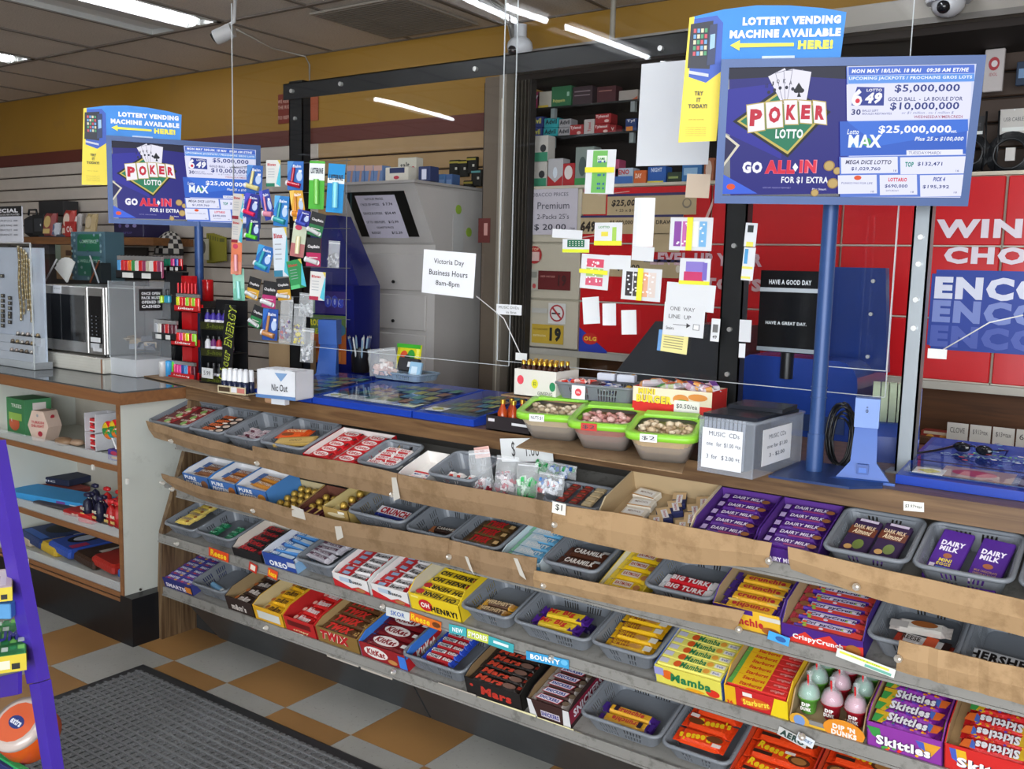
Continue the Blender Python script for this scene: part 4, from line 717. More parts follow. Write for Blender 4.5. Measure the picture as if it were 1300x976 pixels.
c = carton(4, (455, 806), (514, 824), .19, 'blue-sided red wafer bar carton on the lowest shelf', '9a1820', '3a7ad8', .06, .075, '3f82dc', [('e', -.15, .05, .26, .36, 'f2ece8'), ('t', 'KitKat', -.15, .05, .4, .4, '9a1820', .05, 0, .15), ('r', .34, -.4, .5, .4, '3a7ad8'), ('e', .2, -.2, .1, .15, 'c98a4a')], [('r', -.5, -.5, .5, .1, 'b01a24'), ('t', 'KitKat', .0, -.15, .5, .5, 'f4eeea', .05, 0, .15)], floor=.045)
kc = B(c['w'], .052, .014, '6a141a', [('e', -.05, .05, .28, .42, 'efe6e2'), ('t', 'KitKat', -.05, .05, .44, .46, '8a161c', .05, 0, .15), ('r', .3, -.1, .44, .2, 'e0dcd8')], '5a1218')
fill(c, [kc], 3, .055, .014, 'chocolate_bar', BC, 'dark red wafer bar with white oval', 'the blue-sided carton, lowest shelf', jit=.6, lean=.0015)
c = put_basket(4, (509, 842), (587, 860), .21, 'grey basket of chunky red bars on the lowest shelf', h=.062)
ck = B(.13, .026, .017, 'a81a22', [('r', -.35, -.25, .05, .3, 'f0ecea'), ('t', 'CHUNKY', -.15, 0, .34, .45, '1a1a3a', .05), ('t', 'KitKat', .25, 0, .28, .5, 'f2ece8', .06, 0, .15)], '2a4ab8')
fill(c, [ck], 5, .028, .017, 'chocolate_bar', BC, 'chunky red and white wafer bar', 'the basket left of the black carton, lowest shelf', jit=.8, z=.01)
c = carton(4, (589, 859), (660, 880), .20, 'black carton of black bars with red script, lowest shelf', '1a1615', '16130f', .062, .075, '8c7250', [('t', 'Mars', .05, .0, .55, .5, 'c8362a', .05, 0, .1), ('e', -.38, .15, .03, .08, 'c8362a')], floor=.042)
ma = B(c['w'], .031, .017, '1f1815', [('t', 'Mars', -.12, .0, .5, .7, 'c8442e', .05, 0, .1), ('e', .25, 0, .12, .32, '7a5c50'), ('r', .4, -.1, .47, .3, '8a2a1e')], '2a211e')
fill(c, [ma], 6, .032, .017, 'chocolate_bar', BC, 'black bar with red script lettering', 'the black carton, lowest shelf', jit=.5)
c = carton(4, (669, 882), (722, 899), .20, 'dark brown carton with white corners full of peanut bars, lowest shelf', '3a1f1c', '2e1a1a', .062, .075, '8c7250', [('r', -.2, -.3, .25, .05, 'd8cfd6'), ('t', 'SNICKERS', .02, -.12, .42, .25, '22308a', .05), ('p', [(-.5, .5), (-.4, .5), (-.3, -.5), (-.48, -.5)], 'e0dfe0'), ('p', [(.36, .5), (.5, .5), (.5, -.4), (.32, -.5)], 'e0dfe0')], [('r', -.5, -.3, .5, .3, '8a1c3a'), ('t', 'SNICKERS', 0, 0, .8, .35, 'e9e4ee', .04)], floor=.045)
sn = B(c['w'], .030, .017, '3d2320', [('p', [(-.38, -.35), (.22, -.35), (.28, .35), (-.32, .35)], 'b0283c'), ('p', [(-.36, -.28), (.2, -.28), (.26, .28), (-.3, .28)], 'e6e2ea'), ('t', 'SNICKERS', -.05, 0, .5, .4, '22308a', .05), ('e', .38, 0, .08, .3, '6a5a4a')], '9a918c')
fill(c, [sn], 6, .032, .017, 'chocolate_bar', BC, 'brown peanut bar with white label', 'the dark brown carton, lowest shelf', jit=.5)
c = put_basket(4, (735, 914), (836, 946), .22, 'wide grey basket with two yellow honeycomb bars, lowest shelf', h=.064)
cr2 = B(.165, .03, .018, 'dba42c', [('t', 'crunchie', .0, .05, .5, .6, 'b82a36', .05, 0, .1), ('r', -.5, -.5, -.42, .4, '3d2276'), ('r', -.3, -.3, -.22, .4, '2a2030')], '46267c')
fill(c, [cr2], 2, .034, .018, 'chocolate_bar', BC, 'yellow honeycomb bar with purple tip', 'the wide basket, lowest shelf', flip=(1,), jit=1)
c = put_basket(4, (838, 950), (925, 975), .22, 'grey basket of orange peanut butter packs, lowest shelf', h=.055)
re = B(.14, .05, .016, 'e0451a', [('t', "Reese's", .1, .12, .6, .5, 'f0c81c', .05, 10), ('e', -.25, -.1, .16, .22, '6a3a1c'), ('r', -.42, .15, -.25, .4, 'e8d8d0')], 'd93c14')
fill(c, [re], 3, .054, .016, 'candy_pack', CC, 'orange peanut butter cup pack', 'the basket of the lowest shelf', flip=(0, 1), jit=1, z=.02)
for a, b_, nm in (((926, 968), (1020, 992), 'left'), ((1023, 992), (1122, 1018), 'right')):
    c = carton(4, a, b_, .22, 'orange carton of peanut butter cup packs at the bottom edge, %s of two' % nm, 'd9401a', 'c8301a', .05, .06, 'c9481e', (), floor=.03, notch=False)
    re2 = B(c['w'], .06, .018, 'e0451a', [('t', "Reese's", -.1, .15, .5, .42, 'f0c81c', .05, -8), ('e', .28, -.1, .16, .26, '5a3018'), ('e', .28, -.1, .11, .18, 'a8703a'), ('r', -.38, -.3, -.1, -.12, '3a2218'), ('r', .05, .1, .2, .25, 'e8dcd4')], 'd93c14')
    fill(c, [re2], 3, .065, .018, 'candy_pack', CC, 'orange peanut butter cup pack', 'the %s orange carton' % nm, flip=() if nm == 'left' else (0, 1, 2), jit=.5)
# ================================================================== steel posts, beam and acrylic screens
PY = 2.60; blkst = mat('1c1e20', .4, .3, .1, 30); bolt = metal('d8d8d6', .3)
def post(px, y0px, wpx, label, m, y=PY, top=None, bolts=()):
    base = AY(px, y0px, y); U = UM(base); w_ = wpx*U*1.1; tz = top or 2.17; x = base.x
    t = thing('steel_post', label, 'post', TR(x, y, CT)); b = MB(); b.box(-w_/2, w_/2, -.02, -.016, 0, tz-CT, m); b.box(-w_/2, -w_/2+.005, -.02, .02, 0, tz-CT, m); b.box(w_/2-.005, w_/2, -.02, .02, 0, tz-CT, m); b.build('channel', t)
    b = MB(); b.box(-w_/2-.02, w_/2+.02, -.03, .03, 0, .005, m); b.build('foot_plate', t)
    for q in bolts: p = AY(px, q, y-.02); b = MB(); b.cyl((0, -.02, p.z-CT), (0, -.028, p.z-CT), .007, bolt, 8); b.build('bolt', t)
    return x
xa = post(381, 480, 22, 'black steel post behind the hanging lip balm packs', blkst, bolts=(120, 150, 430))
xb = post(927, 480, 26, 'black steel post left of the large lottery screen', blkst, bolts=(312, 418, 475))
xc = post(1151, 570, 19, 'silver grey steel post right of the blue lottery pole', mat('9aa1a6', .4, .5), 2.53, 1.95, bolts=(301, 335, 380, 416))
zb = AY(372, 118, PY).z; t = thing('steel_beam', 'black steel beam joining the posts above the counter', 'beam', TR(xa-.06, PY, zb))
b = MB(); L_ = xb+.12-xa; b.box(0, L_, -.03, -.025, -.03, .03, blkst); b.box(0, L_, -.03, .02, .026, .03, blkst); b.build('angle_section', t)
for px, py in ((372, 116), (434, 107), (605, 88), (840, 62)): p = AY(px, py, PY-.03); b = MB(); b.cyl((p.x-xa+.06, -.03, p.z-zb), (p.x-xa+.06, -.042, p.z-zb), .008, bolt, 8); b.build('bolt', t)
def acrylic():
    m = bpy.data.materials.new('clear acrylic'); m.use_nodes = True; nt = m.node_tree; N = nt.nodes; L = nt.links; N.remove(N['Principled BSDF']); out = N['Material Output']
    tr = N.new('ShaderNodeBsdfTransparent'); tr.inputs[0].default_value = (.965, .975, .975, 1); gl = N.new('ShaderNodeBsdfGlossy'); gl.inputs['Roughness'].default_value = .015
    fr = N.new('ShaderNodeFresnel'); ge = N.new('ShaderNodeNewGeometry'); ma = N.new('ShaderNodeMapRange'); ma.inputs[3].default_value = 1.42; ma.inputs[4].default_value = 1/1.42; L.new(ge.outputs['Backfacing'], ma.inputs[0]); L.new(ma.outputs[0], fr.inputs[0]); mx = N.new('ShaderNodeMixShader'); L.new(fr.outputs[0], mx.inputs[0]); L.new(tr.outputs[0], mx.inputs[1]); L.new(gl.outputs[0], mx.inputs[2])
    L.new(mx.outputs[0], out.inputs[0]); return m
ACR = acrylic(); edge = mat('dfe6e8', .2, glass=.6, var=0)
def sheet(x0, x1, z0, z1, y, label, bow=0.0):
    t = thing('acrylic_screen', label, 'acrylic screen', TR((x0+x1)/2, y, z0)); w_ = (x1-x0)/2; h = z1-z0; N = 12; vs = []
    for k in range(N+1):
        for i in range(N+1): u = -1+2*i/N; v_ = k/N; vs.append((u*w_, -bow*(1-u*u)*v_*v_, v_*h))
    b = MB(); b.add(vs, [(k*(N+1)+i, k*(N+1)+i+1, (k+1)*(N+1)+i+1, (k+1)*(N+1)+i) for k in range(N) for i in range(N)], ACR, True); b.build('pane', t)
    b = MB(); b.box(-w_-.002, -w_, -.002, .002, 0, h, edge); b.box(w_, w_+.002, -.002, .002, 0, h, edge); b.box(-w_, w_, -.002, .002, -.002, 0, edge); b.build('polished_edge', t); return t
SYA = 2.545
sheet(AY(295, 100, SYA).x, AY(655, 100, SYA).x, AY(400, 440, SYA).z, AY(295, 4, SYA).z, SYA, 'tall clear acrylic screen at left, lip balm packs hung before it', .008)
sheet(AY(640, 100, SYA-.012).x, AY(1153, 100, SYA-.012).x, AY(1000, 492, SYA-.012).z, 2.62, SYA-.012, 'wide clear acrylic screen in the middle with lottery slips taped on', .014)
sheet(AY(1060, 300, 2.50).x, AY(1130, 400, 2.50).x, AY(1120, 470, 2.50).z, 1.9, 2.50, 'narrow clear acrylic screen beside the silver post', 0)
# ---- papers taped to the acrylic
def wpaper(px, py, wpx, hpx, y, label, items=(), base='dcdee1', roll=0, name='paper_slip', cat='paper', grp=None, curl=0, th=.0006):
    a = AY(px-wpx/2, py, y); c = AY(px+wpx/2, py, y); u = AY(px, py-hpx/2, y); d = AY(px, py+hpx/2, y); p = AY(px, py, y); w_ = c.x-a.x; h = u.z-d.z
    b = MB(); N = 5; pm_ = mat(base, .8, var=.02); f = lambda x: curl*(2*x/w_)**2
    for i in range(N):
        a, c = -w_/2+w_*i/N, -w_/2+w_*(i+1)/N; b.hexa([(a, -h/2, f(a)-th), (c, -h/2, f(c)-th), (c, h/2, f(c)-th), (a, h/2, f(a)-th), (a, -h/2, f(a)), (c, -h/2, f(c)), (c, h/2, f(c)), (a, h/2, f(a))], pm_)
    if items: b.art(Mx(), items, w_, h)
    return one(name, b, label, cat, TR(*p) @ RY(roll) @ FRONT, grp)
PP = SYA-.024
def slip(cols, vert=True, band='f0e83a', n=26, sd=1):
    q = random.Random(sd); it = []
    for k, cl in enumerate(cols):
        a = -.4+.8*k/len(cols); c = -.4+.8*(k+1)/len(cols)-.03; it.append(('r', a, -.38, c, .38, cl) if vert else ('r', -.3, a, .3, c, cl))
    for _ in range(n): x = q.uniform(-.34, .3); y = q.uniform(-.34, .3); it.append(('r', x, y, x+.05, y+.05, 'f2f2f6'))
    it.append(('r', -.07, -.5, .07, .5, band) if vert else ('r', -.5, -.06, .5, .06, band)); return it
wpaper(569, 347, 66, 56, PP, 'white paper sign with printed Victoria Day business hours', [('t', 'Victoria Day', 0, .24, .58, .15, '3c3f46', .01), ('t', 'Business Hours', 0, .0, .74, .13, '3c3f46', .01), ('t', '8am-8pm', 0, -.25, .46, .15, '3c3f46', .01)], 'eff1f6', 3, 'paper_sign', 'sign')
wpaper(762, 218, 37, 56, PP, 'white slip with green maze game, above the red doors', [('r', -.28, -.48, .22, .48, '6fb45a'), ('r', -.12, .22, .2, .36, 'e8f4e0')]+[('r', -.15+.07*i, -.4+.1*j, -.10+.07*i, -.35+.1*j, '2a5a9a') for i in range(5) for j in range(7) if (i*j+i) % 3]+[('r', -.5, -.02, .5, .1, 'e8e03a'), ('t', 'GAME', .04, .29, .25, .06, '3a8a3a', .02)], roll=2)
wpaper(856, 144, 92, 132, PP, 'large blank white sheet left of the lottery signboard', [], 'd3d6da', 1, 'poster_sheet')
wpaper(816, 282, 26, 62, PP, 'tall curled blank white paper strip', [], 'eef0f2', 1, curl=-.006)
wpaper(772, 297, 35, 29, PP, 'white slip with small green and yellow game print', [('r', -.25, -.1, .0, .1, 'e8d84a'), ('r', .15, -.3, .3, .3, 'a8d05a'), ('r', -.5, -.5, .5, -.3, 'e8e83a'), ('t', 'LOTTO', -.15, .3, .4, .1, '4a9a4a', .02)])
wpaper(720, 297, 38, 11, PP, 'narrow blank white strip over the tobacco price sheet', roll=3)
wpaper(731, 312, 34, 17, PP, 'small slip with dark green game print', [('r', -.32, -.1, .32, .45, '1f6a4a'), ('r', -.5, -.5, .5, -.25, 'e0e83a')]+[('r', -.24+.12*i, 0+.14*j, -.2+.12*i, .06+.14*j, 'f0f0e0') for i in range(5) for j in range(3)])
wpaper(877, 297, 54, 42, PP, 'white slip with purple and blue game print and yellow band', slip(['8a4aa0', 'c86ab0', 'f0f0f4', '7ab4e0'], sd=2), roll=1)
wpaper(882, 345, 39, 34, PP, 'white slip with violet and pink print, below the purple-blue slip', [('r', -.3, .0, .3, .38, '8a7ac8'), ('r', -.35, -.35, .3, .0, 'c83a6a'), ('r', .25, -.3, .4, .35, '7a6ac0'), ('r', -.5, -.48, .5, -.34, 'e8e83a')], roll=1)
wpaper(755, 345, 36, 44, PP, 'white slip with red and green print and yellow band', slip(['d8607a', 'a8c87a', 'd8506a'], False, sd=3), roll=3)
wpaper(787, 333, 27, 18, PP, 'small blank white note between two slips', roll=1); wpaper(816, 322, 28, 18, PP, 'small blank white note under the curled strip', roll=3)
wpaper(814, 361, 50, 41, PP, 'white slip with charcoal and orange print and yellow band', slip(['3a3438', '4a4448', 'e8b090', 'e0d0c8'], sd=5), roll=2)
wpaper(876, 377, 62, 34, PP, 'blank white paper with a black dashed line', [('r', -.4, -.42, -.28, -.32, '222222'), ('r', -.2, -.42, -.1, -.32, '777777'), ('r', .0, -.45, .12, -.33, '222222')], roll=3)
wpaper(868, 406, 52, 42, PP-.004, 'white handwritten ONE WAY LINE UP sign with an arrow', [('t', 'ONE  WAY', -.05, .32, .6, .12, '3a3a3e', .0), ('t', 'LINE  UP', -.1, .08, .55, .12, '3a3a3e', 0), ('r', -.25, -.17, .1, -.155, '3a3a3e'), ('p', [(.08, -.24), (.18, -.16), (.08, -.09)], '3a3a3e'), ('r', .24, -.28, .4, -.1, '8a8a8c'), ('r', .26, -.26, .38, -.12, 'eef0f2'), ('t', 'Stairs', -.32, -.28, .2, .1, '3a3a3e', 0)], roll=2, name='paper_sign', cat='sign')
wpaper(854, 434, 38, 27, PP, 'pale yellow printed ticket under the handwritten sign', [('r', -.5, -.5, -.38, .5, '6a9ad0')]+[('r', -.3, .3-.12*i, .35, .34-.12*i, '9a946a') for i in range(6)], 'ece29a', 4)
wpaper(751, 394, 21, 34, PP, 'leftmost of three blank tilted white notes', roll=-6, curl=.003); wpaper(774, 399, 17, 28, PP, 'middle of three blank tilted white notes', roll=-3, curl=.003); wpaper(799, 409, 19, 31, PP, 'rightmost of three blank tilted white notes', roll=-4, curl=.003)
wpaper(646, 393, 32, 13, PP, 'small handwritten note near the folding gate', [('t', 'MUSIC DVDs', 0, .2, .8, .25, '333333', 0), ('t', 'in line', .1, -.25, .4, .25, '333333', 0)])
wpaper(953, 298, 15, 30, PP, 'upper slip with dark print right of the black post', [('r', -.3, .1, .2, .4, '222a2a'), ('r', -.3, -.5, .3, -.3, 'e8e060')], roll=3); wpaper(950, 335, 15, 42, PP, 'long slip with blue print and yellow band right of the black post', [('r', -.4, .0, -.1, .45, '4a9ad0'), ('r', -.5, -.15, .4, -.08, 'e8e060'), ('r', -.5, -.45, .3, -.38, 'e8e060')], roll=3)
wpaper(908, 419, 11, 29, PP, 'narrow white barcode label beside the black post', [('r', -.3, -.1, .3, .25, '6a6a6a'), ('t', '49', 0, -.3, .5, .15, '222222', .02)], roll=2); wpaper(946, 420, 15, 28, PP, 'blank grey-white note below the long slip', base='d0d2d6'); wpaper(942, 445, 8, 18, PP, 'tiny white tab at the foot of the black post')
wpaper(886, 236, 30, 30, PP, 'torn tan paper scrap under the large blank sheet', [], 'd0bda8', 3)
# ================================================================== lottery screens
BL = mat('2b4a80', .4, .1); BLd = mat('223868', .4, .1)
def tvmap(x, y):
    v_ = (y-92)/660; u_ = (x-(75-40*v_))/((1260-84*v_)-(75-40*v_)); v_ = (y-(92+6*u_))/(653+26*u_); return min(.5, max(-.5, u_-.5)), min(.5, max(-.5, .5-v_))
def lottery_screen(M, label, sl):
    W_, H_ = .575, .315; t = thing('lottery_screen', label, 'screen', M); b = MB()
    fr = .02; b.box(-W_/2-fr, W_/2+fr, -.001, .035, -H_/2-fr, H_/2+fr, BLd)
    for a in ((-W_/2-fr, W_/2+fr, H_/2, H_/2+fr), (-W_/2-fr, W_/2+fr, -H_/2-fr, -H_/2), (-W_/2-fr, -W_/2, -H_/2, H_/2), (W_/2, W_/2+fr, -H_/2, H_/2)): b.box(a[0], a[1], -.010, 0, a[2], a[3], BL)
    b.build('bezel', t); A = []
    def r(x0, y0, x1, y1, c): p = [tvmap(x0, y0), tvmap(x1, y0), tvmap(x1, y1), tvmap(x0, y1)]; A.append(('p', p[::-1], c))
    def P(pts, c): A.append(('p', [tvmap(*q) for q in pts][::-1], c))
    def T(s, x, y, w_, h, c, bo=.03, it=0): u_, v_ = tvmap(x, y); A.append(('t', s, u_, v_, w_/1165, h/665, c, bo, 0, it))
    def E(x, y, a, c_, c): u_, v_ = tvmap(x, y); A.append(('e', u_, v_, a/1165, c_/665, c))
    r(75, 92, 655, 745, '211f7c'); P([(75, 92), (655, 92), (652, 160), (400, 140), (72, 150)], '15142f'); P([(60, 200), (350, 170), (330, 560), (45, 420)], '2a289a')
    P([(52, 425), (125, 485), (38, 592)], 'd9d2c0'); P([(50, 440), (108, 487), (38, 572)], '1f1c50')
    P([(38, 635), (210, 738), (35, 738)], '3a62dc'); E(78, 700, 22, 16, 'e0562c')
    P([(90, 362), (350, 180), (575, 322), (362, 552)], '16181f'); P([(112, 362), (352, 196), (556, 322), (362, 536)], 'c9b65a'); P([(128, 362), (354, 208), (542, 322), (362, 520)], '1f7a58')
    for k, an in enumerate((-26, -14, -2, 10)):
        cx, cy = 345+k*26, 190; ca, sa = math.cos(R(an)), math.sin(R(an)); q = [(cx+ca*a-sa*c, cy+sa*a+ca*c) for a, c in ((-48, -80), (48, -80), (48, 80), (-48, 80))]; P(q, '3a3a5a'); q = [(cx+ca*a-sa*c, cy+sa*a+ca*c) for a, c in ((-46, -78), (46, -78), (46, 78), (-46, 78))]; P(q, 'e6e4f2')
    for s_, x, y in (('10', 262, 186), ('J', 290, 176), ('Q', 318, 166), ('K', 350, 164), ('A', 380, 172)): T(s_, x, y, 14, 22, '26263a', .02); E(x+10, y+32, 8, 9, '26263a')
    P([(420, 172), (445, 215), (420, 226), (394, 215)], '14141c'); E(408, 213, 14, 12, '14141c'); E(432, 213, 14, 12, '14141c'); P([(420, 215), (430, 245), (410, 245)], '14141c')
    for ch, x0, x1, y0, y1, tl in (('P', 158, 250, 272, 418, 6), ('O', 252, 340, 262, 402, 3), ('K', 342, 414, 256, 386, 0), ('E', 416, 482, 260, 382, -3), ('R', 484, 552, 265, 386, -5)):
        P([(x0, y0+tl), (x1, y0-tl), (x1+4, y1-tl), (x0+6, y1+tl)], 'b9a45a'); P([(x0+4, y0+5+tl), (x1-4, y0+5-tl), (x1, y1-5-tl), (x0+9, y1-5+tl)], 'f1eef4'); T(ch, (x0+x1)/2+3, (y0+y1)/2, (x1-x0)*.66, (y1-y0)*.6, 'c41f3a', .06)
    T('LOTTO', 370, 430, 136, 48, 'f0f2f6', .04); T('GO', 186, 600, 100, 62, 'f0eef8', .06); T('ALL', 322, 600, 150, 72, 'ec5a78', .09); T('ALL', 322, 600, 146, 68, 'd82440', .05); P([(398, 580), (412, 603), (398, 626), (384, 603)], 'eef0f8')
    T('IN', 460, 600, 86, 70, 'f08a9c', .08); T('IN', 458, 600, 82, 64, 'e0304c', .05); T('FOR $1 EXTRA', 442, 672, 232, 38, 'eef0f8', .03); T('Play Smart', 512, 721, 70, 14, 'dcdcf0', .02); T('ODDS VARY. PLEASE PLAY RESPONSIBLY', 305, 708, 140, 8, '9a98d0', 0)
    for x, y, rr in ((562, 598, 28), (578, 690, 28), (600, 625, 20), (490, 738, 20)): E(x, y, rr, rr, '9c7c48'); E(x, y, rr*.8, rr*.8, 'c2a566')
    r(655, 98, 1262, 778, 'cdd4f2'); r(650, 100, 655, 745, '4a6ac8')
    r(660, 102, 1250, 143, '4a6fd0'); T('MON MAY 18/LUN. 18 MAI   09:38 AM ET/HE', 950, 124, 540, 20, 'f2f4fc', .04, .1); r(658, 145, 1250, 184, '5f96e6'); T('UPCOMING JACKPOTS / PROCHAINS GROS LOTS', 950, 162, 570, 20, 'e2ecfc', .04)
    r(650, 188, 1235, 368, 'dfe0f8'); P([(672, 292), (700, 200), (830, 206), (826, 296)], '2a3a90'); T('6', 700, 253, 50, 86, 'f2f2fa', .06); E(702, 270, 11, 12, 'd8223a'); T('49', 778, 258, 80, 56, 'f2f2fa', .06, .2); T('LOTTO', 782, 218, 72, 14, 'f2f2fa', .03)
    T('$5,000,000', 1030, 215, 300, 42, '22327c', .022); T("GOLD BALL  -  LA BOULE D'OR", 1020, 266, 345, 20, '3a4478', .02); T('$10,000,000', 1016, 304, 320, 42, '22327c', .022); T('30', 694, 326, 44, 30, '26306a', .03); T('BALLS LEFT', 762, 320, 75, 10, '4a5080', .01); T('BOULES RESTANTES', 793, 336, 138, 10, '4a5080', .01); T('or $1 million . ou 1 million $', 1030, 336, 240, 14, '7a80a8', 0, .2); T('WEDNESDAY/MERCREDI', 1078, 357, 225, 14, 'a0485c', .01)
    r(615, 372, 1215, 548, '3160c6'); P([(650, 372), (1215, 372), (1215, 430), (800, 500)], '3a70d8'); T('Lotto', 678, 425, 56, 26, 'e8f0fc', .02, .2); T('MAX', 734, 474, 158, 66, 'eef4fc', .05); E(742, 478, 22, 20, '4aa05a'); E(690, 488, 24, 18, '3a86d8'); T('MAX', 734, 474, 158, 66, 'eef4fc', .02)
    T('$25,000,000', 968, 421, 340, 44, 'f6f8fe', .03); T('est.', 1150, 432, 28, 14, 'f0f4fc', .02); T('Plus 25 x $100,000', 1080, 470, 226, 24, 'e8eefa', .03, .2); r(928, 524, 1188, 552, 'e6e8fa'); T('TUESDAY/MARDI', 1012, 539, 150, 14, '5a6090', 0)
    r(610, 552, 1212, 770, '5a7ad0'); r(618, 556, 886, 640, 'e2e4fa'); r(898, 560, 1205, 648, 'e2e4fa'); r(602, 648, 786, 745, 'e2e4fa'); r(800, 650, 974, 755, 'e2e4fa'); r(988, 654, 1198, 766, 'e2e4fa')
    T('MEGA DICE LOTTO', 748, 582, 220, 22, '4a4a66', .03, .2); T('$1,029,760', 735, 617, 140, 20, '2a3878', .018); T('TOP', 940, 597, 40, 26, '1f8a7a', .05); T('$132,471', 1035, 597, 116, 22, '2a3878', .018); E(696, 662, 18, 12, 'e0562c'); T('PLINKO PAY FOR LIFE', 692, 690, 150, 10, '4a5080', 0); T('LOTTARIO', 884, 675, 88, 20, 'd8283a', .04)
    T('$690,000', 876, 709, 108, 20, '2a3878', .018); T('SATURDAY', 858, 732, 62, 8, '4a5080', 0); T('PICK 4', 1076, 676, 56, 22, '3a4a9a', .04, .2); T('$195,392', 1060, 716, 124, 20, '2a3878', .018)
    for x, y in ((872, 628), (1160, 634), (764, 735), (950, 740), (1148, 746)): T('18', x, y, 14, 10, '4a5080', 0)
    b = MB(); b.box(-W_/2, W_/2, -.002, 0, -H_/2, H_/2, mat('101020', .2)); b.art(TR(0, -.0022, 0) @ FRONT, A, W_, H_, .00012, lambda c: glow(c, sl)); b.build('lit_panel', t)
    b = MB(); b.box(-.05, .05, .035, .055, -.1, .1, BLd); b.build('rear_bracket', t); return t
def signboard(M, label):
    """blue and yellow advertising board rising behind a lottery screen"""
    t = thing('lottery_signboard', label, 'sign', M); f = lambda px, py: ((px-1074)*.002, -(py-169-.02*(px-1074))*.00197)
    out = [f(1064, 110), f(1068, 24), f(1040, 18), f(1000, 13), f(960, 11), f(920, 14), f(878, 22), f(870, 178), f(918, 177), f(920, 110)]
    b = MB(); b.prism(out[::-1], .0, .004, card('4a93e2'), 'Y'); b.build('printed_board', t)
    A = []
    def P(pts, c): A.append(('p', [f(*q) for q in pts][::-1], c))
    def T(s, x, y, w_, h, c, bo=.05): u_, v_ = f(x, y); A.append(('t', s, u_, v_, w_*.002, h*.00197, c, bo))
    P([(878, 22), (884, 21), (886, 90), (922, 90), (921, 130), (919, 177), (870, 178)], 'f2d93c')
    P([(884, 24), (912, 21), (920, 30), (920, 90), (902, 103), (880, 95)], '2c55b8'); P([(880, 30), (908, 27), (906, 86), (878, 84)], '15192c')
    for i in range(4):
        for j in range(5): x = 884+4.6*i; y = 36+7*j; P([(x, y), (x+3.4, y), (x+3.4, y+5), (x, y+5)], ('c84a5a', '6aa0d8', 'd8d0b0', '4a9a6a')[(i+j) % 4])
    P([(904, 32), (913, 31), (912, 80), (902, 82)], '20305c'); P([(905, 44), (911, 43), (911, 60), (905, 62)], '9ac0e8'); P([(880, 87), (905, 92), (905, 96), (880, 91)], 'c8ccd8')
    T('LOTTERY VENDING', 1003, 31, 118, 10, 'f8fafe', .07); T('MACHINE AVAILABLE', 996, 46, 134, 10, 'f8fafe', .07); T('HERE!', 1034, 61, 42, 11, 'f6ec4a', .07); P([(930, 58), (942, 52), (942, 56), (1008, 58), (1008, 62), (942, 61), (942, 65)], 'f6ec4a')
    T('TRY', 894, 116, 11, 5.5, '4a4a2a', .04); T('IT', 894, 124, 5, 5.5, '4a4a2a', .04); T('TODAY!', 893, 132, 24, 5.5, '4a4a2a', .04); T('please play responsibly', 892, 149, 20, 2, '8a7a2a', 0)
    for k in range(5): T('no purchase necessary to win', 892, 159+2.6*k, 26, 1.6, '9a8a3a', 0)
    b = MB(); b.art(TR(0, -.0003, 0) @ FRONT, A, 1, 1, .00015); b.build('printed_front', t); b = MB(); g = f(990, 76); b.box(g[0]-.04, g[0]+.04, -.007, -.001, g[1]-.006, g[1]+.006, plas('b8c8e0')); b.build('clip', t)
def tvplace(px, py, Z): return CAM+ray(px, py)*(Z/FOC)
p = tvplace(1071, 168, 2.20); MR = TR(*p) @ RZ(24) @ RX(9) @ Mx.Scale(.924, 4); lottery_screen(MR, 'large blue-framed lottery screen on a pole at the right of the counter', .72); signboard(MR @ TR(0, .045, 0), 'blue and yellow lottery vending signboard above the large screen')
p2 = tvplace(236, 233, 4.05); ML = TR(*p2) @ RZ(56) @ RX(3); lottery_screen(ML, 'smaller-looking blue-framed lottery screen at left above the microwave', .70); signboard(ML @ TR(0, .045, 0), 'blue and yellow lottery vending signboard above the left screen')
def pole(x, y, z1, label, base=True, rot=0):
    t = thing('lottery_pole', label, 'pole', TR(x, y, CT) @ RZ(rot)); b = MB(); h = z1-CT; b.cyl((0, 0, .004), (0, 0, h), .0185, BL, 20); b.build('pole_tube', t)
    for a, c in ((.004, .10), (.19, .193), (.215, .218)): b = MB(); b.cyl((0, 0, a), (0, 0, c), .0205, BL, 20); b.build('pole_collar', t)
    if base: b = MB(); b.prism([(-.09, -.12), (.10, -.15), (.17, -.10), (.16, .10), (-.05, .12)], 0, .006, BLd, 'Z'); b.build('base_plate', t)
q = AZ(1033, 600, CT); pole(q.x, q.y, MR.translation.z-.1, 'blue pole of the large lottery screen on its flat blue base', True, 10)
pole(p2.x+.015, p2.y+.05, p2.z-.1, 'blue pole of the left lottery screen', False)
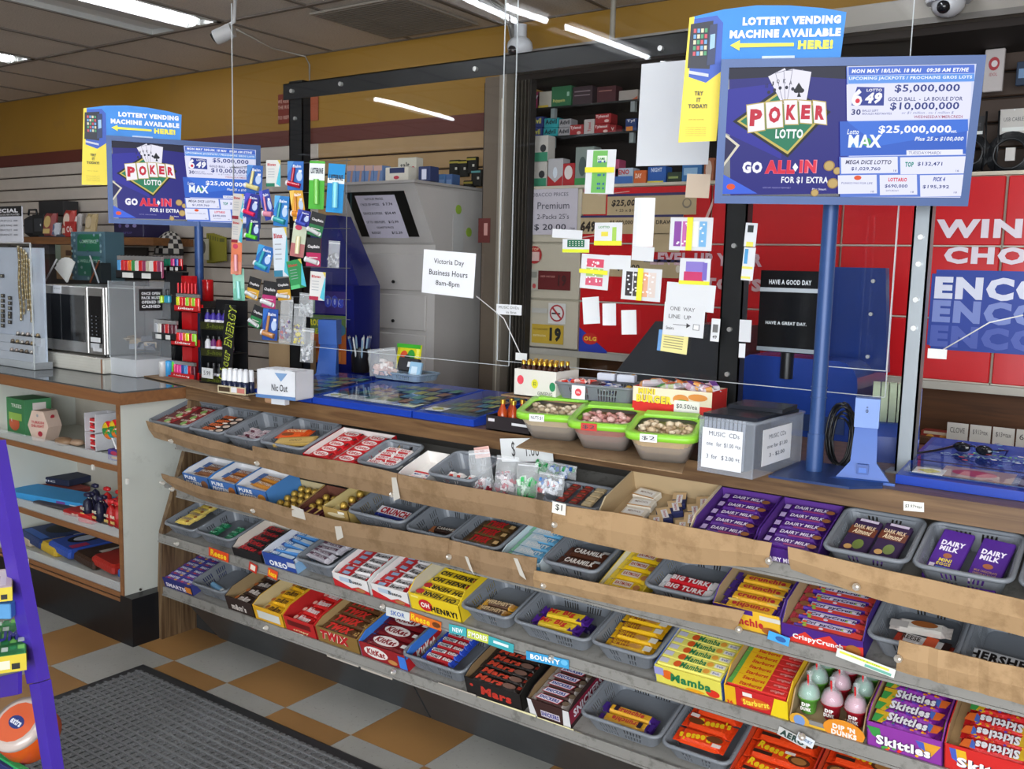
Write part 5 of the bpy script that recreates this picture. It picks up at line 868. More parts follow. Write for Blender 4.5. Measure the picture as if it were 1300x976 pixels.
# ================================================================== lottery terminal and gadgets, right half
def at(px, py, z=CT): return AZ(px, py, z)
tb_ = mat('1f3f94', .25, .05)
t = thing('lottery_terminal', 'big glossy blue rounded lottery terminal behind the acrylic', 'machine', TR(AY(1035, 480, 3.0).x, 3.0, CT)); x0 = AY(925, 450, 2.95).x-AY(1035, 480, 3.0).x; x1 = AY(1100, 450, 2.95).x-AY(1035, 480, 3.0).x
pts = [(x0, 0), (x1, 0), (x1, .16)]+[(x1-.06+.06*math.cos(R(a)), .17+.07*math.sin(R(a))) for a in (20, 45, 70, 90)]+[(x0+.1, .24), (x0+.03, .2), (x0, .12)]
b = MB(); b.prism(pts, -.12, .2, tb_, 'Y'); b.build('housing', t); b = MB(); b.box(x0+.02, x1-.03, -.125, -.12, .02, .07, BLd); b.build('lower_panel', t)
b = MB(); b.hexa([(.02, .06, .2), (x1+.035, .06, .2), (x1+.035, .1, .2), (.02, .1, .2), (.02, .02, .52), (x1+.02, .02, .52), (x1+.02, .06, .52), (.02, .06, .52)], mat('1d3678', .3)); bb = b.build('screen_back', t)
for dz in (.25, .38, .48): b = MB(); b.cyl((x1-.01, .01, dz), (x1-.01, .0, dz), .006, bolt, 8); b.build('screw', bb)
t = thing('message_display', 'black display panel reading HAVE A GOOD DAY', 'display', TR(*AY(1001, 396, 2.86))); U = UM(AY(1001, 396, 2.86)); w_ = 39*U; h = 52*U
b = MB(); b.box(-w_, w_, 0, .03, -h, h, plas('14161a', .2)); b.build('casing', t); b = MB(); A = [('r', -.5, .24, .5, .29, 'c6cdd4'), ('r', -.5, -.49, .5, -.44, '9aa4ac'), ('t', 'HAVE A GOOD DAY', 0, .36, .7, .06, 'eef2f6', .03), ('t', 'HAVE A GREAT DAY.', -.03, -.14, .68, .04, 'eef2f6', .03)]
b.art(TR(0, -.0006, 0) @ RX(0) @ FRONT, A, 2*w_, 2*h); b.build('lit_text', t)
b = MB(); b.cyl((0, .015, -h-.08), (0, .015, -h), .02, plas('14161a')); b.build('stand', t)
def dispenser(px, py, s, label, yaw=10, lens=True):
    p = at(px, py); t = thing('ticket_scanner', label, 'scanner', TR(*p) @ RZ(yaw) @ Mx.Scale(s, 4)); pb_ = mat('2f5cae', .35)
    b = MB(); b.prism([(-.075, -.05), (.075, -.05), (.06, -.035), (.036, .03), (-.036, .03), (-.06, -.035)], 0, .006, pb_, 'Z'); b.build('foot', t)
    b = MB(); b.hexa([(-.062, -.03, .004), (.062, -.03, .004), (.06, .0, .004), (-.06, .0, .004), (-.03, -.02, .045), (.03, -.02, .045), (.028, .01, .045), (-.028, .01, .045)], pb_); b.hexa([(-.03, -.02, .045), (.03, -.02, .045), (.028, .01, .045), (-.028, .01, .045), (-.026, .0, .13), (.026, .0, .13), (.024, .016, .13), (-.024, .016, .13)], pb_); b.build('column', t)
    b = MB(); b.box(-.013, .013, -.034, -.022, .018, .042, mat('284e98', .3)); b.box(-.009, .009, -.035, -.03, .022, .034, mat('3a6ac0', .3)); b.build('scan_slot', t)
    b = MB(); b.hexa([(-.028, -.006, .128), (.028, -.006, .128), (.028, .03, .128), (-.028, .03, .128), (-.028, -.012, .20), (.028, -.012, .20), (.028, .03, .20), (-.028, .03, .20)], mat('7f9cd8' if lens else '3f66b4', .3))
    if lens: b.art(TR(0, -.0125, .17) @ FRONT, [('t', '0', 0, 0, .006, .009, '1f2a4a', .02), ('t', 'o', 0, .009, .004, .004, '1f2a4a', .02)])
    b.build('head', t)
dispenser(1095, 608, 1.0, 'blue ticket scanner stand in front of the tape rolls', 12); dispenser(417, 492, 1.35, 'blue ticket scanner stand before the ticket display case', 24, False)
p = at(1118, 585); t = thing('tape_dispenser', 'blue dispenser holding pale green ticket rolls behind the scanner', 'dispenser', TR(p.x, p.y+.08, CT) @ RZ(15))
b = MB(); b.prism([(-.10, 0), (.10, 0), (.10, .08), (.06, .12), (-.06, .10), (-.10, .07)], -.05, .07, tb_, 'X'); b.build('holder', t)
for k in range(5): b = MB(); b.cyl((-.052+.021*k, 0, .145), (-.034+.021*k, 0, .145), .062, mat('b4c4a8', .5), 28); b.cyl((-.053+.021*k, 0, .145), (-.033+.021*k, 0, .145), .02, plas('3a3a3a'), 12); b.build('ticket_roll', t)
b = MB(); b.box(.055, .07, -.06, .06, .0, .20, tb_); b.build('end_cheek', t)
p = at(1060, 596); b = MB(); q_ = random.Random(5)
for k in range(8):
    rx, rz, ox, oy = .03+q_.uniform(-.006, .006), .072+q_.uniform(-.01, .012), q_.uniform(-.006, .006), .004*k; b.tube([(ox+rx*math.cos(a*math.pi/10), oy+.006*math.sin(a), rz+.004+rz*math.sin(a*math.pi/10)) for a in range(20)], .003, plas('17181a'), 6, True)
one('cable_coil', b, 'coiled black cable leaning beside the blue pole', 'cable', TR(p.x, p.y+.03, CT) @ RZ(15))
# lottery ticket counter display, right
def ticket_case(x0, x1, y0, y1, label, items, sticker, M=None, tilt=6, extra=()):
    cx = (x0+x1)/2; w_ = (x1-x0)/2; d_ = y1-y0; t = thing('ticket_display_case', label, 'display case', TR(cx, y0, CT+.001) @ (M or Mx()))
    S_ = RX(tilt); b = MB(); blu = mat('1d3fa6', .25); b.prism([(0, 0), (d_, 0), (d_, .03+d_*math.tan(R(tilt))), (0, .022)], -w_, w_, blu, 'X'); b.build('blue_frame', t); h = .0225
    b = MB(); b.X = TR(0, 0, h) @ S_; L2 = d_/math.cos(R(tilt)); b.box(-w_+.022, w_-.012, .03, L2-.012, 0, .002, mat('39507a', .4)); b.art(TR(0, L2/2, .002), items, 2*w_-.034, L2-.042); b.build('ticket_sheet', t)
    b = MB(); b.X = TR(0, 0, h+.004) @ S_; b.box(-w_+.012, w_-.008, .02, L2-.006, 0, .004, ACR); b.build('glass_top', t)
    if sticker: b = MB(); b.X = TR(-w_+.065, .048, h+.009) @ S_; b.box(-.034, .034, -.026, .026, 0, .0006, 'eef0ee'); b.art(TR(0, 0, .0007), [('p', [(-.4, 0), (0, -.42), (.4, 0), (0, .42)], 'c9c020'), ('p', [(-.36, 0), (0, -.37), (.36, 0), (0, .37)], 'e0dc3a'), ('t', 'HERE', 0, 0, .3, .12, '6a6a20', .01)], .068, .052); b.build('sticker', t)
    for s_ in extra: b = MB(); b.X = TR(s_[0], s_[1], h+.009) @ S_ @ RZ(s_[6] if len(s_) > 6 else 0); b.box(-s_[2], s_[2], -s_[3], s_[3], 0, .0006, s_[4]); b.art(TR(0, 0, .0007), s_[5], 2*s_[2], 2*s_[3]); b.build('taped_note', t)
    return t
q_ = random.Random(8); A = []
A += [('r', -.5, .3, .5, .5, 'a83a4c'), ('r', -.5, -.1, -.1, .3, '3a6a9a'), ('r', -.1, -.15, .22, .12, '2c4a9c'), ('r', .22, -.15, .5, .1, '6a8ab0'), ('r', -.1, .12, .12, .3, '3a7a5a'), ('r', .1, .1, .4, .3, '8aa0b8'), ('r', -.4, -.48, -.18, -.2, 'b89a8c'), ('e', -.3, -.33, .07, .08, 'c8343a'), ('r', -.16, -.5, .22, -.2, '2a2a4c'), ('r', .24, -.5, .5, -.2, '5aa05a')]
A += [('r', -.12+.035*i, -.4, -.095+.035*i, -.25, 'b09ac0' if i % 2 else 'd8c89a') for i in range(8)]+[('t', 'CASHWORD', -.3, .1, .3, .06, 'a8d0e0', .02), ('t', 'MULTIPLIER', .05, -.02, .26, .05, 'd8c84a', .02), ('t', 'BONUS', -.25, .2, .2, .04, '7ac08a', .02), ('r', -.5, -.19, .5, -.17, '16182a')]
A += [('r', q_.uniform(-.48, .4), 0, 0, 0, 'ffffff')][:0]+[('e', q_.uniform(-.45, .45), q_.uniform(-.1, .45), .01, .012, q_.choice(['f0f0f0', 'd84a5a', '6ab0e0', '3a4a8a'])) for _ in range(60)]
l_, r_ = at(1139, 612), at(1320, 640); case = ticket_case(l_.x, .2, l_.y-.02, l_.y+.36, 'blue-framed lottery ticket display case on the right end of the counter', A, True, None, 5)
t = thing('sunglasses', 'dark sunglasses lying on the right ticket display case', 'glasses', TR(AZ(1235, 572, 1.05).x, AZ(1235, 572, 1.05).y, 1.043) @ RZ(-15)); dm_ = plas('15161c', .15)
for s_ in (-1, 1): b = MB(); b.ball((s_*.028, 0, .012), .022, dm_, 12, (1, .35, .6)); b.build('lens', t); b = MB(); b.tube([(s_*.05, 0, .014), (s_*.052, .06, .01), (s_*.045, .1, .003)], .002, dm_); b.build('temple', t)
b = MB(); b.tube([(-.01, 0, .016), (0, .002, .019), (.01, 0, .016)], .002, dm_); b.build('bridge', t)
b = MB(); a = AZ(1141, 578, 1.03); c_ = AZ(1235, 566, 1.05); b.tube([(a.x, a.y+.02, 1.028), (a.x+.03, a.y+.01, 1.037), ((a.x+c_.x)/2, (a.y+c_.y)/2, 1.041), (c_.x-.03, c_.y, 1.05)], .0028, plas('16181c')); one('black_cable', b, 'black cable running from the silver post to the sunglasses', 'cable')
# green-rimmed tubs on a cardboard sheet
lime = plas('8fd03a', .35)
b = MB(); q0, q1, q2, q3 = AZ(655, 566, CT+.006), AZ(866, 599, CT+.006), AZ(880, 560, CT+.006), AZ(690, 545, CT+.006); b.add([(v_.x, v_.y, CT+dz) for dz in (.001, .004) for v_ in (q0, q1, q2, q3)], [(3, 2, 1, 0), (4, 5, 6, 7), (0, 1, 5, 4), (1, 2, 6, 5), (2, 3, 7, 6), (3, 0, 4, 7)], cb); one('cardboard_sheet', b, 'flat cardboard sheet under the three green-rimmed tubs', 'cardboard')
def tub(px, py, wpx, label, cols, sd, tagt, sc=1.0, redtag=False):
    p = AZ(px, py, CT+.005); t = thing('candy_tub', label, 'tub', TR(p.x, p.y, CT+.005) @ RZ(16)); w_ = wpx*UM(p)/2; D = .19; H0, H1 = .070, .098
    clear = mat('a8a098', .3, glass=.55, var=0); b = MB(); rb = rrect(w_*1.3, D*.62, .02); rt = rrect(w_*2-.008, D, .03); n = len(rb)
    vs = [(x, y+.045, 0) for x, y in rb]+[(x, y, H0+(H1-H0)*y/D) for x, y in rt]; b.add(vs, [(i, (i+1) % n, n+(i+1) % n, n+i) for i in range(n)]+[tuple(range(n-1, -1, -1))], clear, True); o = b.build('clear_body', t); solid(o, .0015)
    b = MB(); b.add([(x*.96, (y-D/2)*.95+D/2, (H0+(H1-H0)*y/D)*.84) for x, y in rt]+[(x*.96, y+.045, .004) for x, y in rb], [tuple(range(n))]+[((i+1) % n, i, n+i, n+(i+1) % n) for i in range(n)], mat(cols[0], .6, 0, .6, 60)); fo = b.build('bagged_filling', t)
    b = MB(); o1 = rrect(w_*2+.008, D+.01, .034); i1 = rrect(w_*2-.03, D*.72, .03); m_ = len(o1); z = lambda y: H0+(H1-H0)*y/D
    vs = [(x, y-.005, z(y)+.006) for x, y in o1]+[(x, y+.014, z(y)+.008) for x, y in i1]+[(x, y-.005, z(y)-.010) for x, y in o1]; b.add(vs, [(i, (i+1) % m_, m_+(i+1) % m_, m_+i) for i in range(m_)]+[(2*m_+i, 2*m_+(i+1) % m_, (i+1) % m_, i) for i in range(m_)], lime, True); solid(b.build('green_rim', t), .003)
    b = MB(); b.hexa([(-w_*.8, D*.80, z(D*.8)+.008), (w_*.8, D*.80, z(D*.8)+.008), (w_*.8, D, z(D)+.008), (-w_*.8, D, z(D)+.008), (-w_*.8, D*.80, z(D*.8)+.013), (w_*.8, D*.80, z(D*.8)+.013), (w_*.8, D, z(D)+.013), (-w_*.8, D, z(D)+.013)], lime); b.build('hinged_lid', t)
    q = random.Random(sd); b = MB()
    for _ in range(46): x = q.uniform(-.72, .72)*w_; y = q.uniform(.03, .12); s_ = q.uniform(.006, .011)*sc; b.ball((x, y, z(y)*.86+q.uniform(0, .018)), s_, mat(q.choice(cols), .35, 0, .5, 80), 6, (1.3, .9, .8))
    o = b.build('bagged_sweets', t); o['kind'] = 'stuff'
    b = MB(); b.X = TR(-w_*.3, -.009, H0-.002); b.box(-.022, .022, -.001, 0, -.01, .01, 'c93a34' if redtag else 'eceef0'); b.art(TR(0, -.0012, 0) @ FRONT, [('t', tagt, 0, 0, .034, .011, '33363c', .01)]); b.build('price_tag', t)
tub(694, 561, 86, 'left green-rimmed clear tub of pale bagged nuts', ['c9b89c', 'd8c8b0', 'a89478'], 1, 'NUTS $1'); tub(760, 574, 86, 'middle green-rimmed clear tub of pink bagged sweets', ['b07a72', 'c98f88', 'd8b0a8'], 2, '$2', 1, True); tub(836, 590, 90, 'right green-rimmed clear tub of beige bagged nuts', ['c9b08c', 'd8c6a8', 'b39a78'], 3, '$2')
# things standing behind and on the tubs
SHZ = CT+.098                                               # board over the tubs
b = MB(); u0, u1 = AY(648, 495, 2.42).x, AY(935, 520, 2.42).x; b.box(u0-.0, u1-.02, 2.37, 2.58, SHZ, SHZ+.005, cb)
for x in (u0+.01, u1-.04): b.box(x, x+.01, 2.50, 2.57, CT, SHZ, cb)
one('cardboard_platform', b, 'cardboard platform raised behind the tubs', 'cardboard')
def openbox(px0, px1, pyt, pyb, y, d_, label, cf, art=(), name='open_box', cat='box', z=None, inside='c9c0ae', yaw=0, hb=None):
    a, c = AY(px0, (pyt+pyb)/2, y), AY(px1, (pyt+pyb)/2, y); bt = AY((px0+px1)/2, pyb, y).z if z is None else z; tp_ = AY((px0+px1)/2, pyt, y).z; w_ = c.x-a.x; h = tp_-bt; M = TR((a.x+c.x)/2, y, bt) @ RZ(yaw)
    t = thing(name, label, cat, M); m_ = card(cf); i_ = card(inside); b = MB(); b.box(-w_/2, w_/2, 0, .003, 0, h, m_); b.art(TR(0, -.0003, h/2) @ FRONT, art, w_, h); b.build('front_wall', t)
    for s_ in (-1, 1): b = MB(); b.box(s_*w_/2-.0015-.0015*s_, s_*w_/2+.0015-.0015*s_, .003, d_, 0, h, m_); b.build('side_wall', t)
    b = MB(); b.box(-w_/2, w_/2, d_-.003, d_, 0, h, i_); b.build('back_wall', t); b = MB(); b.box(-w_/2, w_/2, 0, d_, 0, .003, i_); b.build('box_floor', t); return dict(M=M, w=w_, d=d_, h=h, t=t)
c = openbox(653, 706, 470, 499, 2.38, .13, 'white box of small dark bottles with gold caps on the platform', 'dedbd2', [('e', -.35, .1, .08, .17, 'e04a5a'), ('e', .0, .0, .08, .17, 'e0d83a'), ('e', .42, -.05, .07, .17, '2a8a5a'), ('t', '$2', .0, .0, .07, .15, '4a6a2a', .01), ('t', 'GINSENG', .25, -.33, .35, .14, '4a4a4a', 0)], z=SHZ+.006)
bm = MB(); bm.lathe([(.008, 0), (.009, .004), (.009, .03), (.005, .037), (.005, .042)], 10, plas('3a1c10', .15)); bm.lathe([(.0065, .042), (.0065, .052), (.005, .054)], 10, mat('c9a03c', .3, .8)); bm.lathe([(.0092, .008), (.0092, .026)], 10, card('e8e4dc'), cap=False); bme = bm.build('bottle', me_only=True)
for r_ in range(3):
    for q in range(7): inst('small_bottle', bme, 'small dark bottle with gold cap in the white box, %s row, %s' % (('front', 'middle', 'back')[r_], LTR[q]), 'bottle', c['M'] @ TR(-c['w']*.38+c['w']*.127*q, .022+.034*r_, c['h']-.028), 'small gold-capped bottles')
def gbasket(px0, px1, pyt, pyb, y, d_, label, z, yaw=0, m=gbas):
    a, c = AY(px0, pyt, y), AY(px1, pyt, y); h = (AY(px0, pyt, y).z+AY(px1, pyt, y).z)/2-z; w_ = c.x-a.x; M = TR((a.x+c.x)/2, y, z) @ RZ(yaw); t = thing('plastic_basket', label, 'basket', M); b, rim = basket(w_-.01, d_, abs(h), m=m); solid(b.build('basket_body', t), .0022); r = MB(); r.tube([(x*1.01, y_, h_) for x, y_, h_ in rim], .0045, m, 6, True); r.build('rim', t); return dict(M=M, w=w_, d=d_, h=abs(h))
c = gbasket(703, 803, 490, 522, 2.38, .17, 'grey perforated basket heaped with small candies between bottles and burger box', SHZ+.006, 4)
sgn = MB(); sgn.box(-.022, .022, -.002, -.001, -.02, .02, 'eceef0'); sgn.art(TR(0, -.0022, 0) @ FRONT, [('e', 0, 0, .011, .011, 'e0404a'), ('t', '50c', 0, 0, .012, .007, 'f4f0f0', .02)]); o = sgn.build('price_card'); o.matrix_world = c['M'] @ TR(-.04, -.006, c['h']*.6); tag(o, 'white price card with a red dot on the heaped grey basket', 'price card')
q_ = random.Random(4); cd_ = {k: wrapper(.05 if k < 3 else .035, .02, .014, cl, [('r', -.2, -.4, .2, .4, c2)], c3, .008) for k, (cl, c2, c3) in enumerate((('d9382c', 'f0e8e0', 'f0c8c0'), ('e8e6ea', '3a5ab0', 'dcdce4'), ('4a2a2c', 'c8b8a8', '3a2224'), ('e8b02c', 'd0402c', 'e8c04c'), ('2a4a9a', 'e8e8f0', '3a5aa8'), ('5a2440', 'd8c8d0', '6a3450')))}
for k in range(34): x = q_.uniform(-.42, .42)*c['w']; y = q_.uniform(.02, c['d']-.02); kk_ = 0 if x < -.02 and q_.random() < .6 else q_.randrange(6); inst('wrapped_candy', cd_[kk_], '%s candy heaped in the grey basket behind the tubs' % ('red', 'white and blue', 'brown', 'yellow', 'navy', 'plum')[kk_], CC, c['M'] @ TR(x, y, c['h']-.03+q_.uniform(0, .03)) @ RZ(q_.uniform(0, 180)) @ RY(q_.uniform(-15, 15)), 'candies heaped in the raised basket')
for k in range(2): inst('gum_box', packet(.055, .03, .022, 'c8ccd8', [('t', 'MINT', -.1, .1, .5, .4, '2a3a7a', .02), ('e', .35, 0, .1, .3, 'd8b040')]), 'pale blue-grey box on the candy heap, %s of two' % ('left', 'right')[k], CC, c['M'] @ TR(-.01+.065*k, .12, c['h']+.006) @ RZ(8), 'pale boxes on the candy heap')
c = openbox(805, 902, 494, 528, 2.375, .13, 'red and white burger-print box of gummy packs on the platform', 'd9281c', [('r', -.5, -.1, .5, .5, 'e6dcc0'), ('p', [(-.5, -.5), (.5, -.5), (.5, -.28), (.1, -.2), (-.5, -.1)], 'd4241a'), ('t', 'MINI', -.32, .33, .22, .24, '7a3a1a', .12), ('t', 'MINI', -.32, .33, .22, .24, 'f0d83a', .06), ('t', 'BURGER', -.22, .03, .46, .32, '7a3a1a', .12), ('t', 'BURGER', -.22, .03, .46, .32, 'f0d83a', .06), ('e', .12, .12, .1, .2, 'd88a3c'), ('e', .14, .0, .09, .12, '5a9a3a'), ('e', .33, .25, .12, .14, 'd88a3c'), ('r', .04, -.45, .36, .08, 'eceae4'), ('t', '$0.50/ea', .2, -.15, .26, .2, '3a3a3a', .01)], z=SHZ+.006, inside='dcd0b4', yaw=5)
gm = {k: wrapper(.055, .03, .02, cl, [('r', -.3, -.35, .3, .3, c2)], 'd8d0d8', .01) for k, (cl, c2) in enumerate((('d98a4c', 'c9603a'), ('b8c89a', '4aa04a'), ('c8a0b0', '6a3a8a'), ('e0a860', 'd87a3c')))}
for k in range(20): inst('gummy_pack', gm[k % 4], '%s gummy pack in the burger-print box' % ('orange', 'green', 'purple', 'amber')[k % 4], CC, c['M'] @ TR(q_.uniform(-.4, .4)*c['w'], q_.uniform(.02, .11), c['h']-.016+q_.uniform(0, .014)) @ RZ(q_.uniform(-60, 60)) @ RY(q_.uniform(-20, 20)), 'gummy packs in the burger box')
# bottles of orange liquid in a black box
c = openbox(617, 672, 530, 553, 2.30, .10, 'black open box of orange syrup bottles at the left of the tubs', '1d1418', [('r', -.45, .1, -.3, .3, 'e0dce0'), ('r', .1, .0, .48, .18, 'd8d8da')], z=CT+.002, inside='2a1c1e')
ob = MB(); ob.lathe([(.014, 0), (.016, .004), (.016, .05), (.007, .068), (.006, .076)], 14, mat('b8481c', .15, glass=.85)); ob.lathe([(.0085, .076), (.0085, .088)], 12, mat('c9a03c', .3, .8)); ob.lathe([(.0163, .012), (.0163, .034)], 14, card('a82a1c'), cap=False); obm = ob.build('bottle', me_only=True)
for k, (x, y) in enumerate(((-.04, .03), (-.0, .03), (-.035, .07), (.005, .07), (.035, .05))): inst('syrup_bottle', obm, 'orange syrup bottle with gold cap in the black box, %s' % ('front left', 'front middle', 'rear left', 'rear middle', 'rightmost')[k], 'bottle', c['M'] @ TR(x, y, .004), 'orange syrup bottles')
# clear bin of compact discs
p = at(955, 607); l_, r_, bk = at(885, 598), at(955, 610), at(1022, 580); ex = (r_-l_); wx = ex.length; yw = math.degrees(math.atan2(ex.y, ex.x)); t = thing('disc_bin', 'clear plastic bin of music discs with handwritten price papers', 'bin', TR((l_.x+r_.x)/2, (l_.y+r_.y)/2, CT+.002) @ RZ(yw)); D = .29; H_ = .135
clr = mat('c8d0dc', .15, 0, .05, 30, 0, .2, 0); b = MB()
for a in ((-wx/2, wx/2, 0, .003), (-wx/2, wx/2, D-.003, D), (-wx/2, -wx/2+.003, 0, D), (wx/2-.003, wx/2, 0, D)):
    b.box(a[0], a[1], a[2], a[3], 0, H_, clr)
b.box(-wx/2, wx/2, 0, D, 0, .003, clr); b.build('clear_bin', t); b = MB(); b.tube([(-wx/2, 0, H_), (wx/2, 0, H_), (wx/2, D, H_), (-wx/2, D, H_)], .005, clr, 6, True); b.build('bin_rim', t)
b = MB(); b.box(-wx/2+.01, wx/2-.03, -.0012, -.0004, .012, .112, 'e6e8ec'); b.art(TR(-.005, -.0016, .065) @ FRONT, [('t', 'MUSIC  CDs', -.0, .034, wx*.55, .011, '4a5060', 0), ('t', 'one   for  $1.00 +tx', -.0, .008, wx*.62, .012, '4a5060', 0), ('t', '3  for   $ 2.00 +t', -.0, -.024, wx*.6, .012, '4a5060', 0)]); b.build('price_paper', t)
b = MB(); b.X = TR(wx/2+.0012, .13, .07) @ SIDE; b.box(-.085, .085, -.045, .045, -.0008, 0, 'e6e8ec'); b.art(Mx(), [('t', 'MUSIC CDs', 0, .025, .1, .011, '4a5060', 0), ('t', 'one for $1.00', 0, .0, .12, .011, '4a5060', 0), ('t', '3 - $2.00', 0, -.022, .09, .011, '4a5060', 0)]); b.build('price_paper', t)
cdm = MB(); cdm.box(-.0052, .0052, 0, .142, 0, .124, mat('23262e', .25)); cdm.box(-.004, .004, -.0003, .1423, .002, .1245, mat('9aa0ac', .3)); cdme = cdm.build('disc_case', me_only=True)
for k in range(int((wx-.03)/.0112)): inst('disc_case', cdme, 'dark compact disc case filed upright in the front row of the clear bin, %s' % (LTR[k] if k < 15 else 'rightmost'), 'disc case', t.matrix_world @ TR(-wx/2+.015+.0112*k, .006, .012) if False else TR((l_.x+r_.x)/2, (l_.y+r_.y)/2, CT+.002) @ RZ(yw) @ TR(-wx/2+.015+.0112*k, .007, .012), 'compact disc cases in the clear bin')
flat = MB(); flat.box(-.07, .07, -.062, .062, 0, .010, mat('23262e', .25)); flm = flat.build('disc_case', me_only=True)
for k, (x, y, z, a) in enumerate(((-.0, .07, .137, 3), (.0, .20, .137, -4), (.005, .19, .1475, 6))): inst('disc_case', flm, 'flat disc case on top of the clear bin, %s' % ('front one', 'lower rear one', 'upper rear one')[k], 'disc case', TR((l_.x+r_.x)/2, (l_.y+r_.y)/2, CT+.002) @ RZ(yw) @ TR(x, y, z) @ RZ(a), 'flat disc cases on the bin')
p = AY(850, 488, 2.95); t = thing('terminal_hood', 'dark grey slanted terminal hood behind the taped papers', 'machine', TR(p.x, 2.95, CT)); U = UM(p); b = MB(); zz = p.z-CT
b.hexa([(-88*U, 0, 0), (84*U, 0, 0), (84*U, .3, 0), (-88*U, .3, 0), (-88*U, -.02, zz), (84*U, -.02, zz), (84*U, .3, zz), (-88*U, .3, zz)], mat('2a2c30', .3)); b.build('lower_case', t); b = MB()
b.hexa([(-84*U, -.01, zz), (80*U, -.01, zz), (80*U, .3, zz), (-84*U, .3, zz), (-50*U, .14, zz+76*U), (72*U, .14, zz+76*U), (72*U, .28, zz+76*U), (-50*U, .28, zz+76*U)], mat('33363b', .25)); b.build('slanted_hood', t)
for px0, py0, px1, py1, lb in ((605, 376, 662, 452, 'thin white wire taped to the screen left of the bottle box'), (1190, 448, 1299, 400, 'thin white wire with a taped end before the blue-patched red panel')):
    a, c_ = AY(px0, py0, PP), AY(px1, py1, PP); mz = a*.5+c_*.5+V((.02, 0, .025 if px0 < 900 else .03)); b = MB(); b.tube([a, mz, c_], .0018, plas('d8d8d6')); e = c_ if px0 < 900 else a; b.box(e.x-.022, e.x+.022, e.y-.002, e.y, e.z-.014, e.z+.010, 'dfe0de'); one('taped_wire', b, lb, 'wire')
# ---- middle: ticket cases under glass, basket of sundries
l_, r_ = at(378, 502), at(612, 528)
A = [('r', -.48, -.45, .48, .45, '5a6a6c')]+[('r', -.45+.12*i, -.4+.2*j, -.36+.12*i, -.25+.2*j, ['6a7a5a', '3a6a8a', '8a8a4a', '7a5a4a', '4a7a6a'][(i*3+j) % 5]) for i in range(8) for j in range(4)]
xs = [AZ(330, 500, CT).x, AZ(425, 508, CT).x, AZ(562, 524, CT).x, AZ(640, 535, CT).x]
nm = ('left', 'middle', 'right')
for k in range(3):
    ex = []
    if k == 1: ex = [(-.02, .055, .10, .028, 'dfe4e6', [('t', 'MUST BE 18 OR OLDER TO BUY', 0, .2, .85, .16, '3a3a40', 0), ('t', 'lottery tickets', -.15, -.1, .5, .16, '3a3a40', 0)]), (.15, .055, .065, .028, 'dfe4e6', [('r', -.4, -.4, .15, .4, '6a9ad0'), ('p', [(-.4, -.35), (-.35, -.4), (.12, .35), (.07, .4)], 'c83a3a')])]
    ticket_case(xs[k]+.004, xs[k+1]-.004, 2.31, 2.70, 'blue-framed ticket display case under glass, %s of three mid-counter' % nm[k], A, k > 0, None, 4, ex)
c = gbasket(469, 531, 474, 492, 2.66, .14, 'pale blue-grey basket of sundries on the glass cases', CT+.055, 0, mat('7f93a6', .4))
def scrap(name, label, cat, M, w_, d_, h, col, items, cr=True): inst(name, wrapper(w_, d_, h, col, items, None, .01) if cr else packet(w_, d_, h, col, items), label, cat, M)
scrap('gummy_bag', 'yellow and green sour candy bag standing in the pale basket', CC, c['M'] @ TR(.0, .09, .085) @ RX(80) @ RZ(0), .12, .10, .012, 'e2dc1e', [('r', -.5, .35, .5, .5, '3fae2c'), ('e', -.15, .0, .16, .25, 'd8502c'), ('e', .15, .05, .16, .25, '2f9a3a'), ('e', .0, -.05, .12, .16, '1f3020')])
scrap('black_box', 'small black box leaning in the pale basket', 'box', c['M'] @ TR(.04, .05, .06) @ RX(70) @ RY(8), .09, .05, .02, '26262a', [('r', .0, -.2, .3, .2, 'd8dce0')], False)
scrap('blue_box', 'pale blue card pack leaning in the pale basket', 'box', c['M'] @ TR(.08, .04, .045) @ RX(75) @ RY(12), .05, .06, .015, '8fb8d4', [('r', -.3, -.4, .2, .2, 'c8dcea')], False)
clearbag(488, 476, 40, 34, 2.66, ['d8b8b0', 'c8a8a0', 'e8e0dc'], 'clear bag of pinkish sundries at the left of the pale basket', 20, -8, 12, .6, name='clear_bag', dep=.06)
# pens in a black cup
p = at(447, 488); t = thing('pen_cup', 'black cup beside the ticket scanner holding pens', 'pen cup', TR(p.x, p.y+.05, CT+.048)); b = MB(); b.lathe([(.035, 0), (.038, .002), (.04, .10)], 16, plas('15161c'), cap=False); b.lathe([(.035, 0), (.035, .004)], 16, plas('15161c')); b.build('cup_wall', t)
pn = {}
for k, cl in enumerate(('8aa8c0', '1f2a5a', '2a5a9a', 'c8ccd0')): b = MB(); b.cyl((0, 0, 0), (0, 0, .14), .004, plas(cl), 8); b.cyl((0, 0, .14), (0, 0, .15), .004, metal('b8b8b8'), 8, .001); pn[k] = b.build('pen', me_only=True)
for k in range(9): inst('pen', pn[k % 4], '%s pen in the black cup beside the ticket scanner' % ('pale blue', 'navy', 'blue', 'silver')[k % 4], 'pen', TR(p.x, p.y+.05, CT+.051) @ RZ(40*k) @ TR(.018, 0, 0) @ RY(8+k), 'pens in the black cup')
